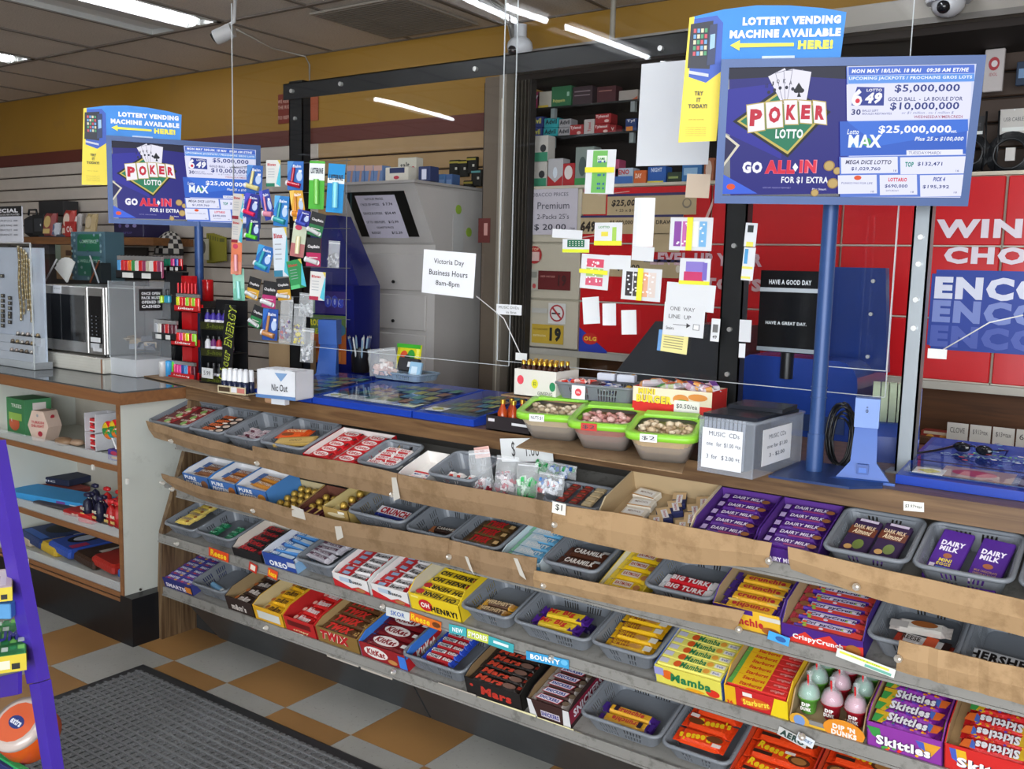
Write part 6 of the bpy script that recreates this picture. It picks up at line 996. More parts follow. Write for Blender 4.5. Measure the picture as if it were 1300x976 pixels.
# tall ticket case (dark blue) behind
p = AY(410, 490, 2.86); t = thing('scratch_ticket_stand', 'dark blue upright stand of scratch tickets reading CROSSWORD', 'ticket stand', TR(p.x, p.y, CT) @ RZ(12)); nb = mat('181f6e', .2); U = UM(p); w_ = 47*U
b = MB(); b.hexa([(-w_, 0, 0), (w_, 0, 0), (w_, .2, 0), (-w_, .2, 0), (-w_, -.01, 118*U), (w_, -.01, 118*U), (w_, .2, 118*U), (-w_, .2, 118*U)], nb); b.build('case', t)
b = MB(); b.hexa([(-w_, .03, 118*U), (w_, .03, 118*U), (w_, .2, 118*U), (-w_, .2, 118*U), (-w_*.6, .08, 205*U), (w_*.05, .08, 205*U), (w_*.05, .2, 205*U), (-w_*.6, .2, 205*U)], nb); b.build('case_top', t)
b = MB(); b.box(-w_*.72, w_*.78, -.013, -.011, 20*U, 80*U, 'c8692c'); b.art(TR(w_*.03, -.0135, 50*U) @ FRONT, [('r', -.5, .12, .5, .5, '6a8a4c'), ('t', 'CROSSWORD', .0, .34, .7, .14, 'f0e83a', .06), ('t', 'Extreme', .05, .16, .4, .12, 'd8e03a', .05, 0, .2), ('e', -.35, .2, .08, .11, '4a86b0'), ('e', .4, .2, .09, .12, '4a86b0'), ('r', -.2, -.2, .4, .02, 'b05a24'), ('r', -.4, -.45, .4, -.25, 'd88a3c')], w_*1.5, 60*U); b.build('scratch_ticket', t)
b = MB(); b.box(-w_*.72, w_*.78, -.013, -.011, 82*U, 110*U, '3a2a7a'); b.art(TR(w_*.03, -.0135, 96*U) @ FRONT, [('r', -.5, -.5, -.15, .5, '9ab0a0'), ('t', '00s', .25, .05, .4, .55, 'b8c0f0', .1), ('t', '00s', .25, .05, .4, .55, '3a4ac0', .04)], w_*1.5, 28*U); b.build('scratch_ticket', t)
# ================================================================== behind the counter
def frontbox(px0, px1, py0, py1, y, d_, name, label, cat, col, items=(), side=None, m=None, grp=None, bev=.002, zbot=None, yaw=0, sart=None):
    """a box whose front face spans a pixel rectangle on the plane y"""
    cx, cy = (px0+px1)/2, (py0+py1)/2; a = AY(px0, cy, y).x; c = AY(px1, cy, y).x; z1 = AY(cx, py0, y).z; z0 = AY(cx, py1, y).z if zbot is None else zbot
    w_ = c-a; h = z1-z0; b = MB(); b.bbox(-w_/2, w_/2, 0, d_, 0, h, m or card(col), bev)
    if items: b.art(TR(0, -.0005, h/2) @ FRONT, items, w_, h)
    if sart: b.art(TR(w_/2+.0005, d_/2, h/2) @ SIDE, sart, d_, h)
    return one(name, b, label, cat, TR((a+c)/2, y, z0) @ RZ(yaw), grp)
# grey price cabinet with a slanted top
YF = 3.33; xr = AY(553, 308, YF).x; xl = AY(455, 308, YF).x-.05; gy = mat('b9b4b0', .5, var=.03); gyd = mat('a39e9a', .5, var=.03)
t = thing('storage_cabinet', 'grey metal cabinet with slanted price panel and stacked flap doors', 'cabinet', TR(xl, YF, 0)); W2 = xr-xl
zt = 1.835; zh = AY(553, 308, YF).z
b = MB(); b.prism([(-.15, zt), (-.01, zh), (.0, zh-.01), (.0, .0), (.32, 0), (.36, zt)], 0, W2, gy, 'X'); b.build('cabinet_body', t)
b = MB(); b.box(-.02, W2+.02, -.17, .38, zt, zt+.012, gyd); b.build('top_board', t)
Mp = TR(W2/2, -.08, (zt+zh)/2) @ RX(math.degrees(math.atan2(.14, zt-zh))) @ FRONT; hp = math.hypot(.14, zt-zh)
b = MB(); b.X = Mp; b.box(-W2*.32, W2*.36, -hp*.4, hp*.38, -.002, .0012, mat('1a1a18', .3)); b.build('dark_window', t)
b = MB(); b.X = Mp; b.box(-W2*.22, W2*.24, -hp*.42, hp*.32, .0012, .002, 'cfc9da')
b.art(TR(W2*.01, -hp*.05, .0022), [('t', 'VAPOUR PRICES', -.05, .43, .5, .055, '333340', .01), ('t', '1 PACK OF 4 PODS', -.2, .3, .5, .06, '333340', .01), ('t', '$ 7.74', .27, .3, .25, .07, '333340', .02), ('t', 'DEVICE & 2 PODS', -.2, .09, .5, .06, '333340', .01), ('t', '$24.49', .27, .09, .28, .07, '333340', .02), ('t', 'UP TO 1000 PUFFS', -.2, -.12, .5, .06, '333340', .01), ('t', '$12.99', .27, -.12, .26, .07, '333340', .02), ('t', 'CIGARETTE PRICES', .0, -.25, .45, .045, '333340', .01), ('t', 'BUDGET', -.28, -.38, .25, .06, '333340', .01), ('t', '$12.39', .27, -.38, .28, .07, '333340', .02)], W2*.44, hp*.72); b.build('price_sheet', t)
zz = [AY(520, q, YF).z for q in (320, 372, 422, 476)]+[.55, .1]
for k in range(5):
    b = MB(); b.bbox(.06, W2-.045, -.012, .0, zz[k+1]+.012, zz[k]-.008, gy, .003); d = b.build('flap_door', t); b = MB(); b.cyl((W2*.55, -.013, zz[k+1]+.05), (W2*.55, -.02, zz[k+1]+.05), .008, plas('1c1c1c'), 8); b.build('lock', d)
p = AX(570, 275, xr); b = MB(); b.box(W2+.0, W2+.001, .12, .2, 1.52, 1.72, 'b9b8b6'); b.box(W2+.0, W2+.001, .14, .21, 1.38, 1.5, 'b2b1b0'); b.build('taped_note', t)
b = MB(); b.cyl((W2, .16, 1.74), (W2+.001, .16, 1.74), .022, card('8fae3a')); b.cyl((W2, .24, 1.64), (W2+.001, .24, 1.64), .022, card('8fae3a')); b.build('green_sticker', t)
# boxes on top of it
def ontop(l, n, px0, px1, py0, cols, items, name, lab, cat='box', d_=.06, y=3.24):
    for k in range(n): a = px0+(px1-px0)*k/n; frontbox(a, px0+(px1-px0)*(k+1)/n-1, py0, 233, y, d_, name, lab % LTR[k] if '%' in lab else lab, cat, cols[k % len(cols)], items, zbot=zt+.013, grp=l)
ontop('bandage boxes', 4, 440, 486, 210, ['6a86b4'], [('r', -.5, .2, .5, .5, 'c8a49a'), ('p', [(-.1, -.4), (.15, -.4), (.3, .2), (.05, .2)], 'b08878')], 'bandage_box', 'pink-topped blue bandage box on the grey cabinet, %s')
frontbox(489, 518, 212, 233, 3.24, .06, 'medicine_box', 'white and navy box with red bow print on the grey cabinet', 'box', 'd8d2c4', [('r', -.3, .1, .35, .45, '2a3560'), ('e', .0, -.2, .12, .12, 'b83040')], zbot=zt+.013)
frontbox(505, 528, 200, 231, 3.27+.03, .05, 'medicine_pouch', 'pale pouch standing behind the white and navy box', 'pouch', 'c4c0b2', [('t', 'salt', -.1, .2, .5, .25, '3a3a3a', .02), ('e', .35, .0, .12, .15, 'b83040')], zbot=zt+.013)
frontbox(531, 546, 211, 231, 3.24, .06, 'medicine_box', 'narrow navy box with pale figure on the grey cabinet', 'box', '2a355e', [('r', -.2, -.4, .2, .3, 'd8d8e8')], zbot=zt+.013)
ontop('blue medicine boxes', 3, 548, 575, 221, ['4a6a9c', '4470a4'], [('r', -.4, -.3, .4, .1, '6a8ab8')], 'medicine_box', 'small blue medicine box at the right end of the grey cabinet, %s', y=3.55)
# door frame and folding gate
fr = mat('665a4d', .5, .1)
b = MB(); a, c = AY(612, 300, 3.42).x, AY(634, 300, 3.42).x; b.box(a, c, 3.42, 3.55, 0, 2.30, fr); b.box(c-.004, c+.035, 3.40, 3.46, 0, 2.32, mat('8e867a', .4, .3)); b.box(c+.01, c+.016, 3.397, 3.40, .9, 2.2, plas('b8b0a0')); struct('trim_1', b)
frontbox(607, 622, 277, 308, 3.416, .002, 'warning_sticker', 'small dark red sticker on the brown door frame', 'sticker', '5f2420', [('r', -.0, -.2, .3, .3, 'c09088')], bev=.0005)
t = thing('folding_gate', 'folded dark metal security gate between door frame and tobacco cabinet', 'gate', TR(AY(642, 300, 3.45).x, 3.45, 0)); gm_ = mat('4a453e', .4, .4); gw_ = AY(668, 300, 3.45).x-AY(642, 300, 3.45).x
for k in range(12): b = MB(); x = gw_*k/12; yy = .0 if k % 2 else .03; b.box(x, x+gw_/22, yy, yy+.03, .02, 2.28, gm_); b.build('slat', t)
b = MB(); b.box(gw_, gw_+.006, .0, .04, .02, 2.28, mat('1f1c19', .7)); b.build('end_channel', t)
b = MB(); b.box(-.02, gw_+.02, -.01, .07, .0, .02, gm_); b.build('bottom_track', t)
# tobacco cabinet with cream frame and red doors
YT = 3.5; tc = mat('bdb5a2', .5, var=.03); x0 = AY(663, 350, YT).x; x1 = AY(735, 350, YT).x; xs = [x0, AY(736, 350, YT).x, AY(898, 350, YT).x, AY(1064, 350, YT).x, AY(1268, 350, YT).x, AY(1268, 350, YT).x+.45]
zs = [AY(1180, 234, YT).z+.055, AY(1178, 312, YT).z, AY(1175, 403, YT).z, AY(1160, 480, YT).z]
zt2 = AY(700, 236, YT).z; zs[0] = zt2-.012
t = thing('tobacco_cabinet', 'long cream-framed tobacco cabinet with grey doors at left and red panels', 'cabinet', TR(0, YT, 0))
b = MB(); b.box(xs[0], xs[-1], .02, .40, zs[3], zt2, tc); b.box(xs[0], xs[-1], .0, .40, zt2-.012, zt2, tc); b.box(xs[0], xs[-1], -.01, .40, zs[3]-.03, zs[3]-.003, mat('a9a59b', .5)); b.build('cabinet_frame', t)
b = MB(); b.box(xs[0], xs[-1], .25, .27, .0, zs[3]-.03, wood('brown plywood', '553216', '6d421f', 'X', .7, .6)); b.build('plywood_back', t); b = MB(); b.box(xs[0], xs[-1], .0, .27, .86, .88, mat('5a3a20', .6)); b.build('plywood_shelf', t)
b = MB(); b.box(xs[0], xs[1], .0, .02, .88, zs[3]-.03, tc); b.build('lower_panel', t)
zl = AY(1245, 562, 3.40).z; b = MB(); b.box(AY(1160, 560, 3.4).x, xs[-1], -.13, .0, zl-.02, zl, mat('5a3a20', .6)); b.build('label_ledge', t)
redp = mat('bf141b', .3, 0, .03, 5, var=.05, vs=3)
for k in range(5):
    for j in range(3):
        b = MB(); b.bbox(xs[k]+.006, xs[k+1]-.003, -.003 if k else 0, .018, zs[j+1]+.003, zs[j]-.004, redp if k else tc, .003)
        if k: b.box(xs[k]+.003, xs[k+1], .0, .019, zs[j+1]-.002, zs[j+1]+.003, mat('b4ada0', .5))
        b.build('door_panel', t)
def dart(name, px0, px1, py0, py1, items, base=None, y=YT, par=None, yo=-.005):
    a, c = AY(px0, (py0+py1)/2, y).x, AY(px1, (py0+py1)/2, y).x; zt_, zb_ = AY((px0+px1)/2, py0, y).z, AY((px0+px1)/2, py1, y).z; w_ = c-a; h = zt_-zb_
    b = MB()
    if base: b.box(-w_/2, w_/2, -.001, 0, -h/2, h/2, base)
    b.art(TR(0, -.0014, 0) @ FRONT, items, w_, h); o = b.build(name, par or t); o.location = ((a+c)/2, yo, (zt_+zb_)/2); return o
dart('price_sheet', 667, 734, 240, 298, [('t', 'TOBACCO PRICES', -.05, .38, .75, .08, '55555f', 0), ('t', 'Premium', .05, .14, .6, .15, '44444e', 0), ('t', '2-Packs 25\'s', .05, -.1, .6, .11, '44444e', 0), ('t', '$ 20.00', .0, -.34, .6, .15, '3a3a44', .01), ('t', '+tax', .42, -.36, .1, .05, '44444e', 0)], 'bdb7c0')
dart('warning_sticker', 669, 690, 311, 336, [('e', 0, 0, .45, .45, 'a82a2a'), ('r', -.3, -.3, .3, .15, 'd8b8b0'), ('t', 'STOP', 0, .28, .5, .14, 'e8c0a0', .02)]); dart('small_sticker', 669, 684, 342, 368, [('r', -.4, .1, .4, .4, '8a8a80'), ('e', -.2, -.3, .15, .12, '4a8a6a'), ('e', .2, -.3, .15, .12, 'b84a4a')], 'b4b0a4')
dart('warning_sticker', 684, 725, 344, 368, [('t', '19', .25, 0, .25, .6, '3a1412', .04), ('t', 'UNDER 19 NOT SOLD', -.2, .2, .45, .1, 'd89a90', 0)], '5f1214')
dart('no_smoking_sign', 697, 719, 385, 411, [('e', 0, .02, .42, .42, 'a82a30'), ('e', 0, .02, .34, .34, 'd8d8d4'), ('r', -.3, -.04, .2, .04, '333333'), ('p', [(-.27, .22), (-.2, .3), (.28, -.2), (.22, -.27)], 'a82a30')], 'd0d0cc')
dart('age_sign', 676, 716, 412, 436, [('t', '19', .25, .0, .36, .75, '222222', .06), ('t', 'NOT SOLD UNDER', -.22, .25, .45, .1, '5a4a1a', 0), ('t', 'IDENTIFICATION', -.25, -.1, .4, .1, 'e8e0c8', 0)], 'b99a2c'); dart('name_strip', 676, 696, 391, 397, [], 'b8b6b0')
dart('lottery_sign', 736, 772, 413, 447, [('p', [(-.5, .4), (.5, -.42), (.5, -.5), (-.5, -.5)], '2438a0'), ('e', -.1, .0, .28, .22, 'c8281e'), ('t', 'OLG', -.1, .0, .45, .16, 'e8b83a', .05)])
dart('prize_board', 772, 885, 245, 273, [('r', -.5, .38, .5, .5, '2e2a5a'), ('t', '$25,000,000', -.2, .05, .5, .35, '2a2018', .04, 0, .15), ('t', '+ 25 x $100,000', -.22, -.28, .36, .15, '3a3026', .01), ('e', .4, 0, .05, .22, '7a7060'), ('e', .4, .02, .035, .16, 'b09c78')], 'b09c78')
dart('prize_board', 738, 868, 273, 297, [('r', -.5, .38, .5, .5, '2e2a5a'), ('t', '649', -.42, -.1, .16, .6, '2a2018', .06, 0, .1), ('t', '$5,000,000 CLASSIC DRAW', .1, .1, .6, .25, '2a2018', .02)], 'b09c78'); dart('prize_board', 740, 770, 244, 272, [], 'b5a07c'); dart('prize_board', 830, 864, 296, 320, [], 'b39e7a')
dart('prize_board', 770, 868, 329, 352, [('r', -.0, .35, .5, .5, '2e2a5a'), ('t', '$2,000', -.2, .0, .3, .4, '2a2018', .03), ('e', .44, 0, .03, .2, 'd8d0c0')], 'b09c78')
dart('slogan', 812, 960, 318, 340, [('t', 'LEVEL UP YOUR', .08, 0, .95, .75, 'c9a8b0', .06)]); dart('slogan', 890, 972, 350, 372, [('t', "TOY'S", .0, 0, .9, .75, 'c8a4a8', .06)])
dart('slogan', 1189, 1452, 276, 304, [('t', 'WINNING', 0, 0, 1, .9, 'd9d0da', .05)]); dart('slogan', 1199, 1400, 313, 337, [('t', 'CHOOSE', 0, 0, 1, .95, 'd9d0da', .05)])
dart('blue_patch', 1180, 1470, 345, 452, [('r', -.48, -.5, .5, .5, '1f3c96'), ('r', -.5, -.45, .5, .45, '1f3c96')], yo=-.004)
dart('slogan', 1187, 1400, 353, 383, [('t', 'ENCORE', 0, 0, 1, 1, 'd9dcec', .06)]); dart('slogan', 1184, 1396, 384, 414, [('t', 'ENCORE', 0, 0, 1, 1, '7a8ac8', .06)]); dart('slogan', 1181, 1392, 417, 446, [('t', 'ENCORE', 0, 0, 1, 1, '4a5cae', .06)])
dart('blue_patch', 940, 1010, 452, 500, [('p', [(-.5, -.5), (.5, -.5), (.5, .5), (-.1, .1)], '24419c')])
for px0, py0, px1, py1 in ((760, 245, 800, 243), (905, 252, 890, 300), (736, 300, 770, 296)): dart('torn_paper_mark', min(px0, px1), max(px0, px1), min(py0, py1), max(py0, py1)+3, [('p', [(-.5, -.5), (.5, .3), (.5, .5), (-.5, -.3)], 'c9a8a0')])
# small price cards and packets on the plywood shelf
for k, (a, c, tx) in enumerate(((1202, 1229, 'CLOVE'), (1231, 1258, '$ 9.13+tax'), (1260, 1288, '$13+tax'), (1290, 1318, '6x2'))): frontbox(a, c, 537+3*k, 556+3*k, 3.385, .003, 'price_card', 'white handwritten price card behind the right ticket case, %s' % LTR[k], 'price card', 'd8d4cc', [('t', tx, 0, .1, .7, .3, '4a4440', 0)], bev=.0005, zbot=zl)
frontbox(1168, 1210, 548, 566, 3.42, .06, 'spice_packets', 'red and gold packets behind the silver post', 'packet', '8a2a1c', [('e', -.2, 0, .15, .3, 'd8a040'), ('e', .2, .1, .12, .25, 'c88a3a'), ('r', -.4, .3, .3, .5, 'c9b8a0')])
# valance, dark alcove and medicine shelves over the tobacco cabinet
bx0 = AY(640, 100, 3.45).x; dk_ = mat('241c18', .8); sl2 = mat('3d2c20', .6)
b = MB(); b.box(bx0, .4, 3.44, 3.80, 2.315, 2.40, mat('77726a', .5)); b.box(bx0, .4, 3.43, 3.445, 2.31, 2.33, mat('4f4b46', .5)); struct('trim_2', b)
b = MB(); b.box(bx0, 0.5, 3.93, 3.95, zt2, 2.32, dk_); b.box(bx0-.22, bx0-.2, 3.6, 3.95, 0, 2.32, dk_); b.box(bx0-.2, bx0, 3.93, 3.95, zt2, 2.32, dk_); b.box(bx0, .5, 3.5, 3.95, 2.29, 2.315, dk_); wa = struct('wall_alcove', b)
for k in range(5): b = MB(); b.bbox(AY(1020, 100, 3.9).x, .5, 3.905, 3.93, 1.87+.09*k, 1.953+.09*k, sl2, .004); b.build('slat', wa)
zsh = [zt2+.002, AY(740, 171, 3.66).z, AY(740, 133, 3.66).z]
for k, z in enumerate(zsh[1:]):
    t = thing('glass_shelf', '%s dark glass medicine shelf above the tobacco cabinet' % ('lower', 'upper')[k], 'shelf', TR(AY(665, 150, 3.66).x, 3.64, z)); b = MB(); b.box(-.05, 1.0, 0, .22, -.008, 0, mat('2a2c2c', .15)); b.build('glass_plate', t)
    for x in (.16, .56): b = MB(); b.box(x, x+.02, .0, .02, -.05, -.008, mat('9aa4a4', .2, glass=.7)); b.build('bracket', t)
YB = 3.67
for a, c, t_, lv, col, it, lab in (
    (669, 687, 117, 2, 'a82a5a', [('p', [(-.3, -.4), (.0, -.4), (.4, .3), (.1, .3)], 'e0d4dc')], 'magenta test box at the left of the upper medicine shelf'), (684, 702, 116, 2, 'b9b2a4', [('r', -.4, -.5, .3, -.3, 'd8b83a')], 'crumpled white pack beside the magenta box, upper shelf'),
    (702, 727, 109, 2, '2c6a44', [('t', 'Polysporin', -.1, -.2, .6, .2, 'd8d07a', .02), ('r', .3, .0, .42, .2, '9ac0a8')], 'green ointment box with yellow tag on the upper shelf'), (729, 754, 109, 2, '3a2a30', [('r', -.4, .2, .4, .26, '8a7a80'), ('r', -.4, .0, .4, .05, '8a7a80')], 'dark striped box on the upper shelf'),
    (760, 784, 109, 2, '4a2026', [('r', -.4, .2, .3, .26, '9a6a60')], 'maroon box on the upper shelf'), (788, 812, 114, 2, 'a59c94', [('p', [(.1, -.5), (.5, -.1), (.5, -.5)], 'b8552c')], 'pale box with orange corner on the upper shelf'),
    (672, 690, 162, 1, '2f3f80', [('t', 'Advil', 0, .1, .8, .5, 'e0dc5a', .04)], 'navy Advil-lettered box'), (692, 710, 162, 1, '2a9aa0', [('t', 'Advil', 0, .1, .8, .5, '14323a', .04)], 'teal'), (711, 726, 162, 1, '9c9a9c', [('t', 'Advil', 0, .1, .85, .5, '22242c', .04)], 'grey'),
    (726, 743, 158, 1, '9a2a2c', [('t', 'Tylenol', -.05, .2, .8, .35, 'e8d8d4', .03), ('e', .2, -.25, .15, .15, 'd8b8b0')], 'red box with white print'), (744, 757, 151, 1, 'b8b0ac', [('t', 'Tylenol', .1, 0, .75, .3, 'a82a30', .03, 90)], 'upright white box with red print, lower shelf'),
    (757, 777, 157, 1, '9a2024', [('t', 'Tylenol', -.05, .2, .8, .35, 'e8d8d4', .03), ('e', .25, -.25, .15, .15, 'd8b8b0')], 'red2'), (777, 785, 158, 1, '8a1c20', [('t', 'V', 0, 0, .5, .4, 'd8c0b8', .03)], 'narrow red box, lower medicine shelf'), (797, 811, 150, 1, '2a3f70', [('t', 'Tyl', 0, .3, .7, .25, 'e0dce0', .03), ('r', -.4, -.5, .2, -.1, 'd8822a')], 'blue, white and orange box, lower medicine shelf'),
    (678, 697, 205, 0, 'bdb8b0', [('r', -.5, -.5, .5, -.15, '3f8a6a'), ('e', .2, -.0, .2, .15, '3a3a3c')], 'wb'), (699, 718, 201, 0, 'b0aeb0', [('p', [(-.5, -.5), (.5, -.5), (.5, -.1), (0, -.35), (-.5, -.1)], 'a82a2c'), ('e', 0, .0, .15, .2, 'd0d8e0')], 'white and red hanging pack on the tobacco cabinet'), (718, 733, 207, 0, 'a8282c', [('e', 0, .1, .35, .3, 'd8d0cc')], 'red and white round-print pack on the tobacco cabinet'),
    (734, 758, 186, 0, '7f8a84', [('r', -.5, -.5, .5, -.3, '3a8a4a'), ('e', -.1, .0, .2, .25, '4a5a58')], 'clear and green blister pack behind the maze slip'), (783, 790, 202, 0, 'b04a6a', [], 'narrow pink box on the tobacco cabinet'), (785, 808, 213, 0, 'a9b8c8', [('t', 'ENO', .0, .25, .6, .3, 'b8302c', .04), ('r', -.5, -.5, .5, 0, '3a66a8')], 'blue and white box with red lettering on the tobacco cabinet'), (809, 825, 216, 0, 'c8602c', [('t', 'DAY', -.1, .1, .5, .35, 'ecd8c8', .03)], 'small orange box on the tobacco cabinet'), (827, 850, 211, 0, '2a5aa4', [('t', 'NIGHT', .0, .3, .6, .25, 'd8e0f0', .03), ('r', -.5, -.5, .4, -.35, 'd8c83a')], 'blue medicine box on the tobacco cabinet'), (852, 870, 218, 0, '2c3a2c', [('r', -.4, -.1, .3, .1, '8a9a5a')], 'dark green low box on the tobacco cabinet'), (871, 896, 208, 0, '3a70a8', [('r', -.4, -.1, .3, .3, '8ab0d0')], 'pale blue pack under the blank sheet'), (899, 912, 200, 0, '9a5a3c', [('e', 0, 0, .3, .4, 'd0b8a8')], 'brown figure box beside the large screen')):
    z0 = zsh[lv]; two = lab in ('navy Advil-lettered box', 'teal', 'grey', 'red2', 'wb')
    nm = {'navy Advil-lettered box': 'navy painkiller box, leftmost on the lower shelf, under a grey one', 'teal': 'teal painkiller box on the lower shelf, bottom of two', 'grey': 'grey painkiller box on the lower shelf, bottom of two', 'red2': 'red painkiller box on the lower shelf, bottom of two', 'wb': 'white and green box at the left of the tobacco cabinet top, bottom one'}.get(lab, lab)
    o = frontbox(a, c, t_, 0, YB if lv else 3.56, .06, 'medicine_box', nm, 'box', col, it, zbot=z0)
    if two: o2 = o.copy(); COL.objects.link(o2); h_ = max(v.co.z for v in o.data.vertices); o2.location.z += h_+.001; o2.location.x += .004; o2['label'] = nm.replace('bottom of two', 'top of two').replace('bottom one', 'top one').replace('navy painkiller box, leftmost on the lower shelf, under a grey one', 'second navy-lettered painkiller box, leftmost stack of the lower shelf')
# hanging goods seen through the doorway
for k, (px, py) in enumerate(((577, 214), (588, 214), (599, 210), (595, 240), (594, 262), (596, 284), (597, 306), (598, 328), (605, 226))):
    frontbox(px-7, px+6, py-11, py+10, 4.006, .02, 'glove_pack', 'black and yellow hanging pack behind the grey cabinet, %s' % (LTR[k] if k < 3 else 'number %d of the column' % (k-2) if False else ('top', 'second', 'third', 'fourth', 'fifth', 'side')[k-3]+' of the column'), 'pack', '16150f' if k < 5 or k == 8 else '16302f', [('r', -.5, .3, .4, .42, 'a89a2c' if k < 6 else '5aa0a0'), ('r', .1, -.1, .3, .05, 'c9c4b8')])
frontbox(591, 607, 414, 438, 4.016, .01, 'hanging_card', 'white card with red and blue emblem hanging in the doorway', 'card', 'c9ccd2', [('e', 0, .05, .35, .35, 'a8343c'), ('r', -.35, -.15, .35, .05, '2a4a9a')])
b = MB(); p = AY(598, 440, 4.012); b.cyl((0, 0, -.13), (0, 0, 0), .012, plas('c9a02a'), 10, .02); one('broom_handle', b, 'yellow handle hanging in the doorway below the emblem card', 'tool', TR(*p))
# things hanging at upper right: cable packs
def cablepack(px, py, rpx, label, box=True):
    p = AY(px, py, 3.80); U = UM(p); r_ = rpx*U; t = thing('cable_pack', label, 'cable pack', TR(*p)); b = MB(); q = random.Random(int(px))
    for k in range(6): rr = r_*(1-.06*k); b.tube([(rr*math.cos(a*math.pi/12), -.004*k, rr*math.sin(a*math.pi/12)) for a in range(24)], .0055, plas('1a1c1f'), 6, True)
    b.build('coiled_cable', t); b = MB(); b.box(-r_*.6, r_*.6, .004, .006, r_*.9, r_*2.1, 'c2bfba' if box else '2a2a2c'); b.art(TR(0, .0035, r_*1.5) @ FRONT, [('r', -.4, -.35, .45, -.2, 'd8dcd8'), ('t', 'USB CABLE', 0, .1, .7, .15, '55555a', 0)], r_*1.2, r_*1.2); b.build('header_card', t)
    b = MB(); b.box(-r_*.2, r_*.2, -.01, .003, -r_*.3, r_*.3, 'd0ccc6'); b.build('data_card', t); b = MB(); b.cyl((0, 0, r_*2.05), (0, .12, r_*2.05), .003, bolt, 6); b.build('peg_hook', t)
cablepack(1283, 196, 27, 'coiled black cable pack hanging at the upper right edge'); cablepack(1232, 195, 22, 'coiled black cable pack half hidden by the large screen', False)
frontbox(1249, 1274, 62, 116, 3.80, .02, 'phone_pack', 'white hanging pack with red round print at upper right', 'pack', 'bdb6b4', [('e', 0, .15, .28, .16, 'a82a34'), ('e', .02, .15, .16, .08, 'd8d0d0'), ('t', 'IDOL', 0, -.1, .4, .08, 'a86a70', .02)])
frontbox(1290, 1306, 78, 108, 3.80, .02, 'headset_pack', 'dark blue pack at the top right edge of the photo', 'pack', '24344a', [('r', -.3, -.2, .3, .2, '6a8ab0')])
for k, px in enumerate((1246, 1262)): p = AY(px, 222, 3.78); b = MB(); b.tube([(0, 0, .22), (.004, 0, .1), (0, 0, 0)], .004, plas('1a1c1f')); b.box(-.012, .012, -.006, .006, -.03, 0, plas('22252a')); b.box(-.008, .008, -.004, .004, -.045, -.03, metal('b8b8b8')); one('usb_cable', b, 'dangling black cable with metal plug, %s of two beside the large screen' % ('left', 'right')[k], 'cable', TR(*p))
# cameras, wires, conduit
def domecam(px, py, y, z, r_, label, s=1):
    p = AY(px, py, y); t = thing('security_camera', label, 'camera', TR(*p)); b = MB(); b.ball((0, 0, 0), r_, plas('b4b6ba'), 16, (1, 1, .85)); b.lathe([(r_*1.25, .0), (r_*1.35, .01), (r_*.9, r_*.9)], 20, plas('a8aaae')) if s else None; b.build('dome_housing', t)
    b = MB(); b.ball((-.1*r_, -r_*.72, -r_*.35), r_*.42, plas('15161a', .1), 12); b.build('lens', t)
    b = MB(); b.cyl((0, 0, r_*.5), (0, 0, z), r_*.5, plas('a8aaae')); b.build('mount', t)
domecam(660, 60, 3.36, .09, .055, 'white dome camera with black eye above the folding gate', 0); domecam(1204, 4, 3.40, .07, .052, 'white dome camera on the header at upper right')
p = AY(286, 42, 3.0); t = thing('security_camera', 'small white bullet camera under the ceiling at upper left', 'camera', TR(*p)); b = MB(); b.cyl((-.045, -.02, -.02), (.03, .02, .015), .035, plas('b4b4b4'), 14); b.cyl((-.047, -.021, -.022), (-.05, -.022, -.024), .03, plas('1a1a1c'), 14); b.build('camera_body', t); b = MB(); b.tube([(.0, .0, .03), (.04, .02, .05), (.05, .02, CEIL-p.z)], .009, plas('b8b8b8')); b.build('arm', t)
b = MB(); p = AY(392, 62, 4.03); b.tube([(AY(300, 30, 3.4).x, 3.4, CEIL-.006), (AY(345, 50, 3.8).x, 3.8, CEIL-.006), (p.x-.03, 4.03, CEIL-.01), (p.x, 4.035, CEIL-.06), (p.x, 4.035, 2.2), (p.x-.02, 4.03, 1.9)], .005, plas('a8a39a')); one('wall_cable', b, 'thin pale cable running over the ceiling and down the yellow wall', 'cable')
b = MB(); q_ = random.Random(3)
for k in range(12): u = q_.uniform(-.05, .05); b.tube([(AY(520, 0, 3.0).x+u, 3.0+u, CEIL-.02), (AY(590, 30, 3.3).x+u*.6, 3.4, CEIL-.05+u*.3), (AY(632, 38, 3.6).x+u*.4, 3.7, 2.62+u*.4), (AY(640, 62, 3.6).x+u, 3.75, 2.45)], .006, plas(q_.choice(['8f8c88', 'a19d97', '6f6c69']), .5), 5)
o = one('cable_bundle', b, 'sagging bundle of grey cables dropping from the ceiling to the header', 'cables'); 
b = MB(); p = AY(778, 25, 3.7); b.cyl((p.x, 3.7, 2.4), (p.x, 3.7, CEIL), .012, mat('8a8478', .5)); one('conduit_pipe', b, 'thin vertical conduit above the header beside the yellow wall', 'pipe')
frontbox(353, 404, 117, 155, 4.045, .003, 'wall_poster', 'small dark red poster on the yellow wall behind the left post', 'poster', '7a2a1c', [('r', .3, -.5, .5, .5, 'a8502c'), ('t', 'WE RESERVE', -.3, .25, .4, .12, 'd8b0a0', .01), ('t', 'THE RIGHT', -.3, .05, .4, .12, 'd8b0a0', .01), ('t', 'TO REFUSE', -.3, -.3, .4, .12, 'd8b0a0', .01)], bev=.0005)
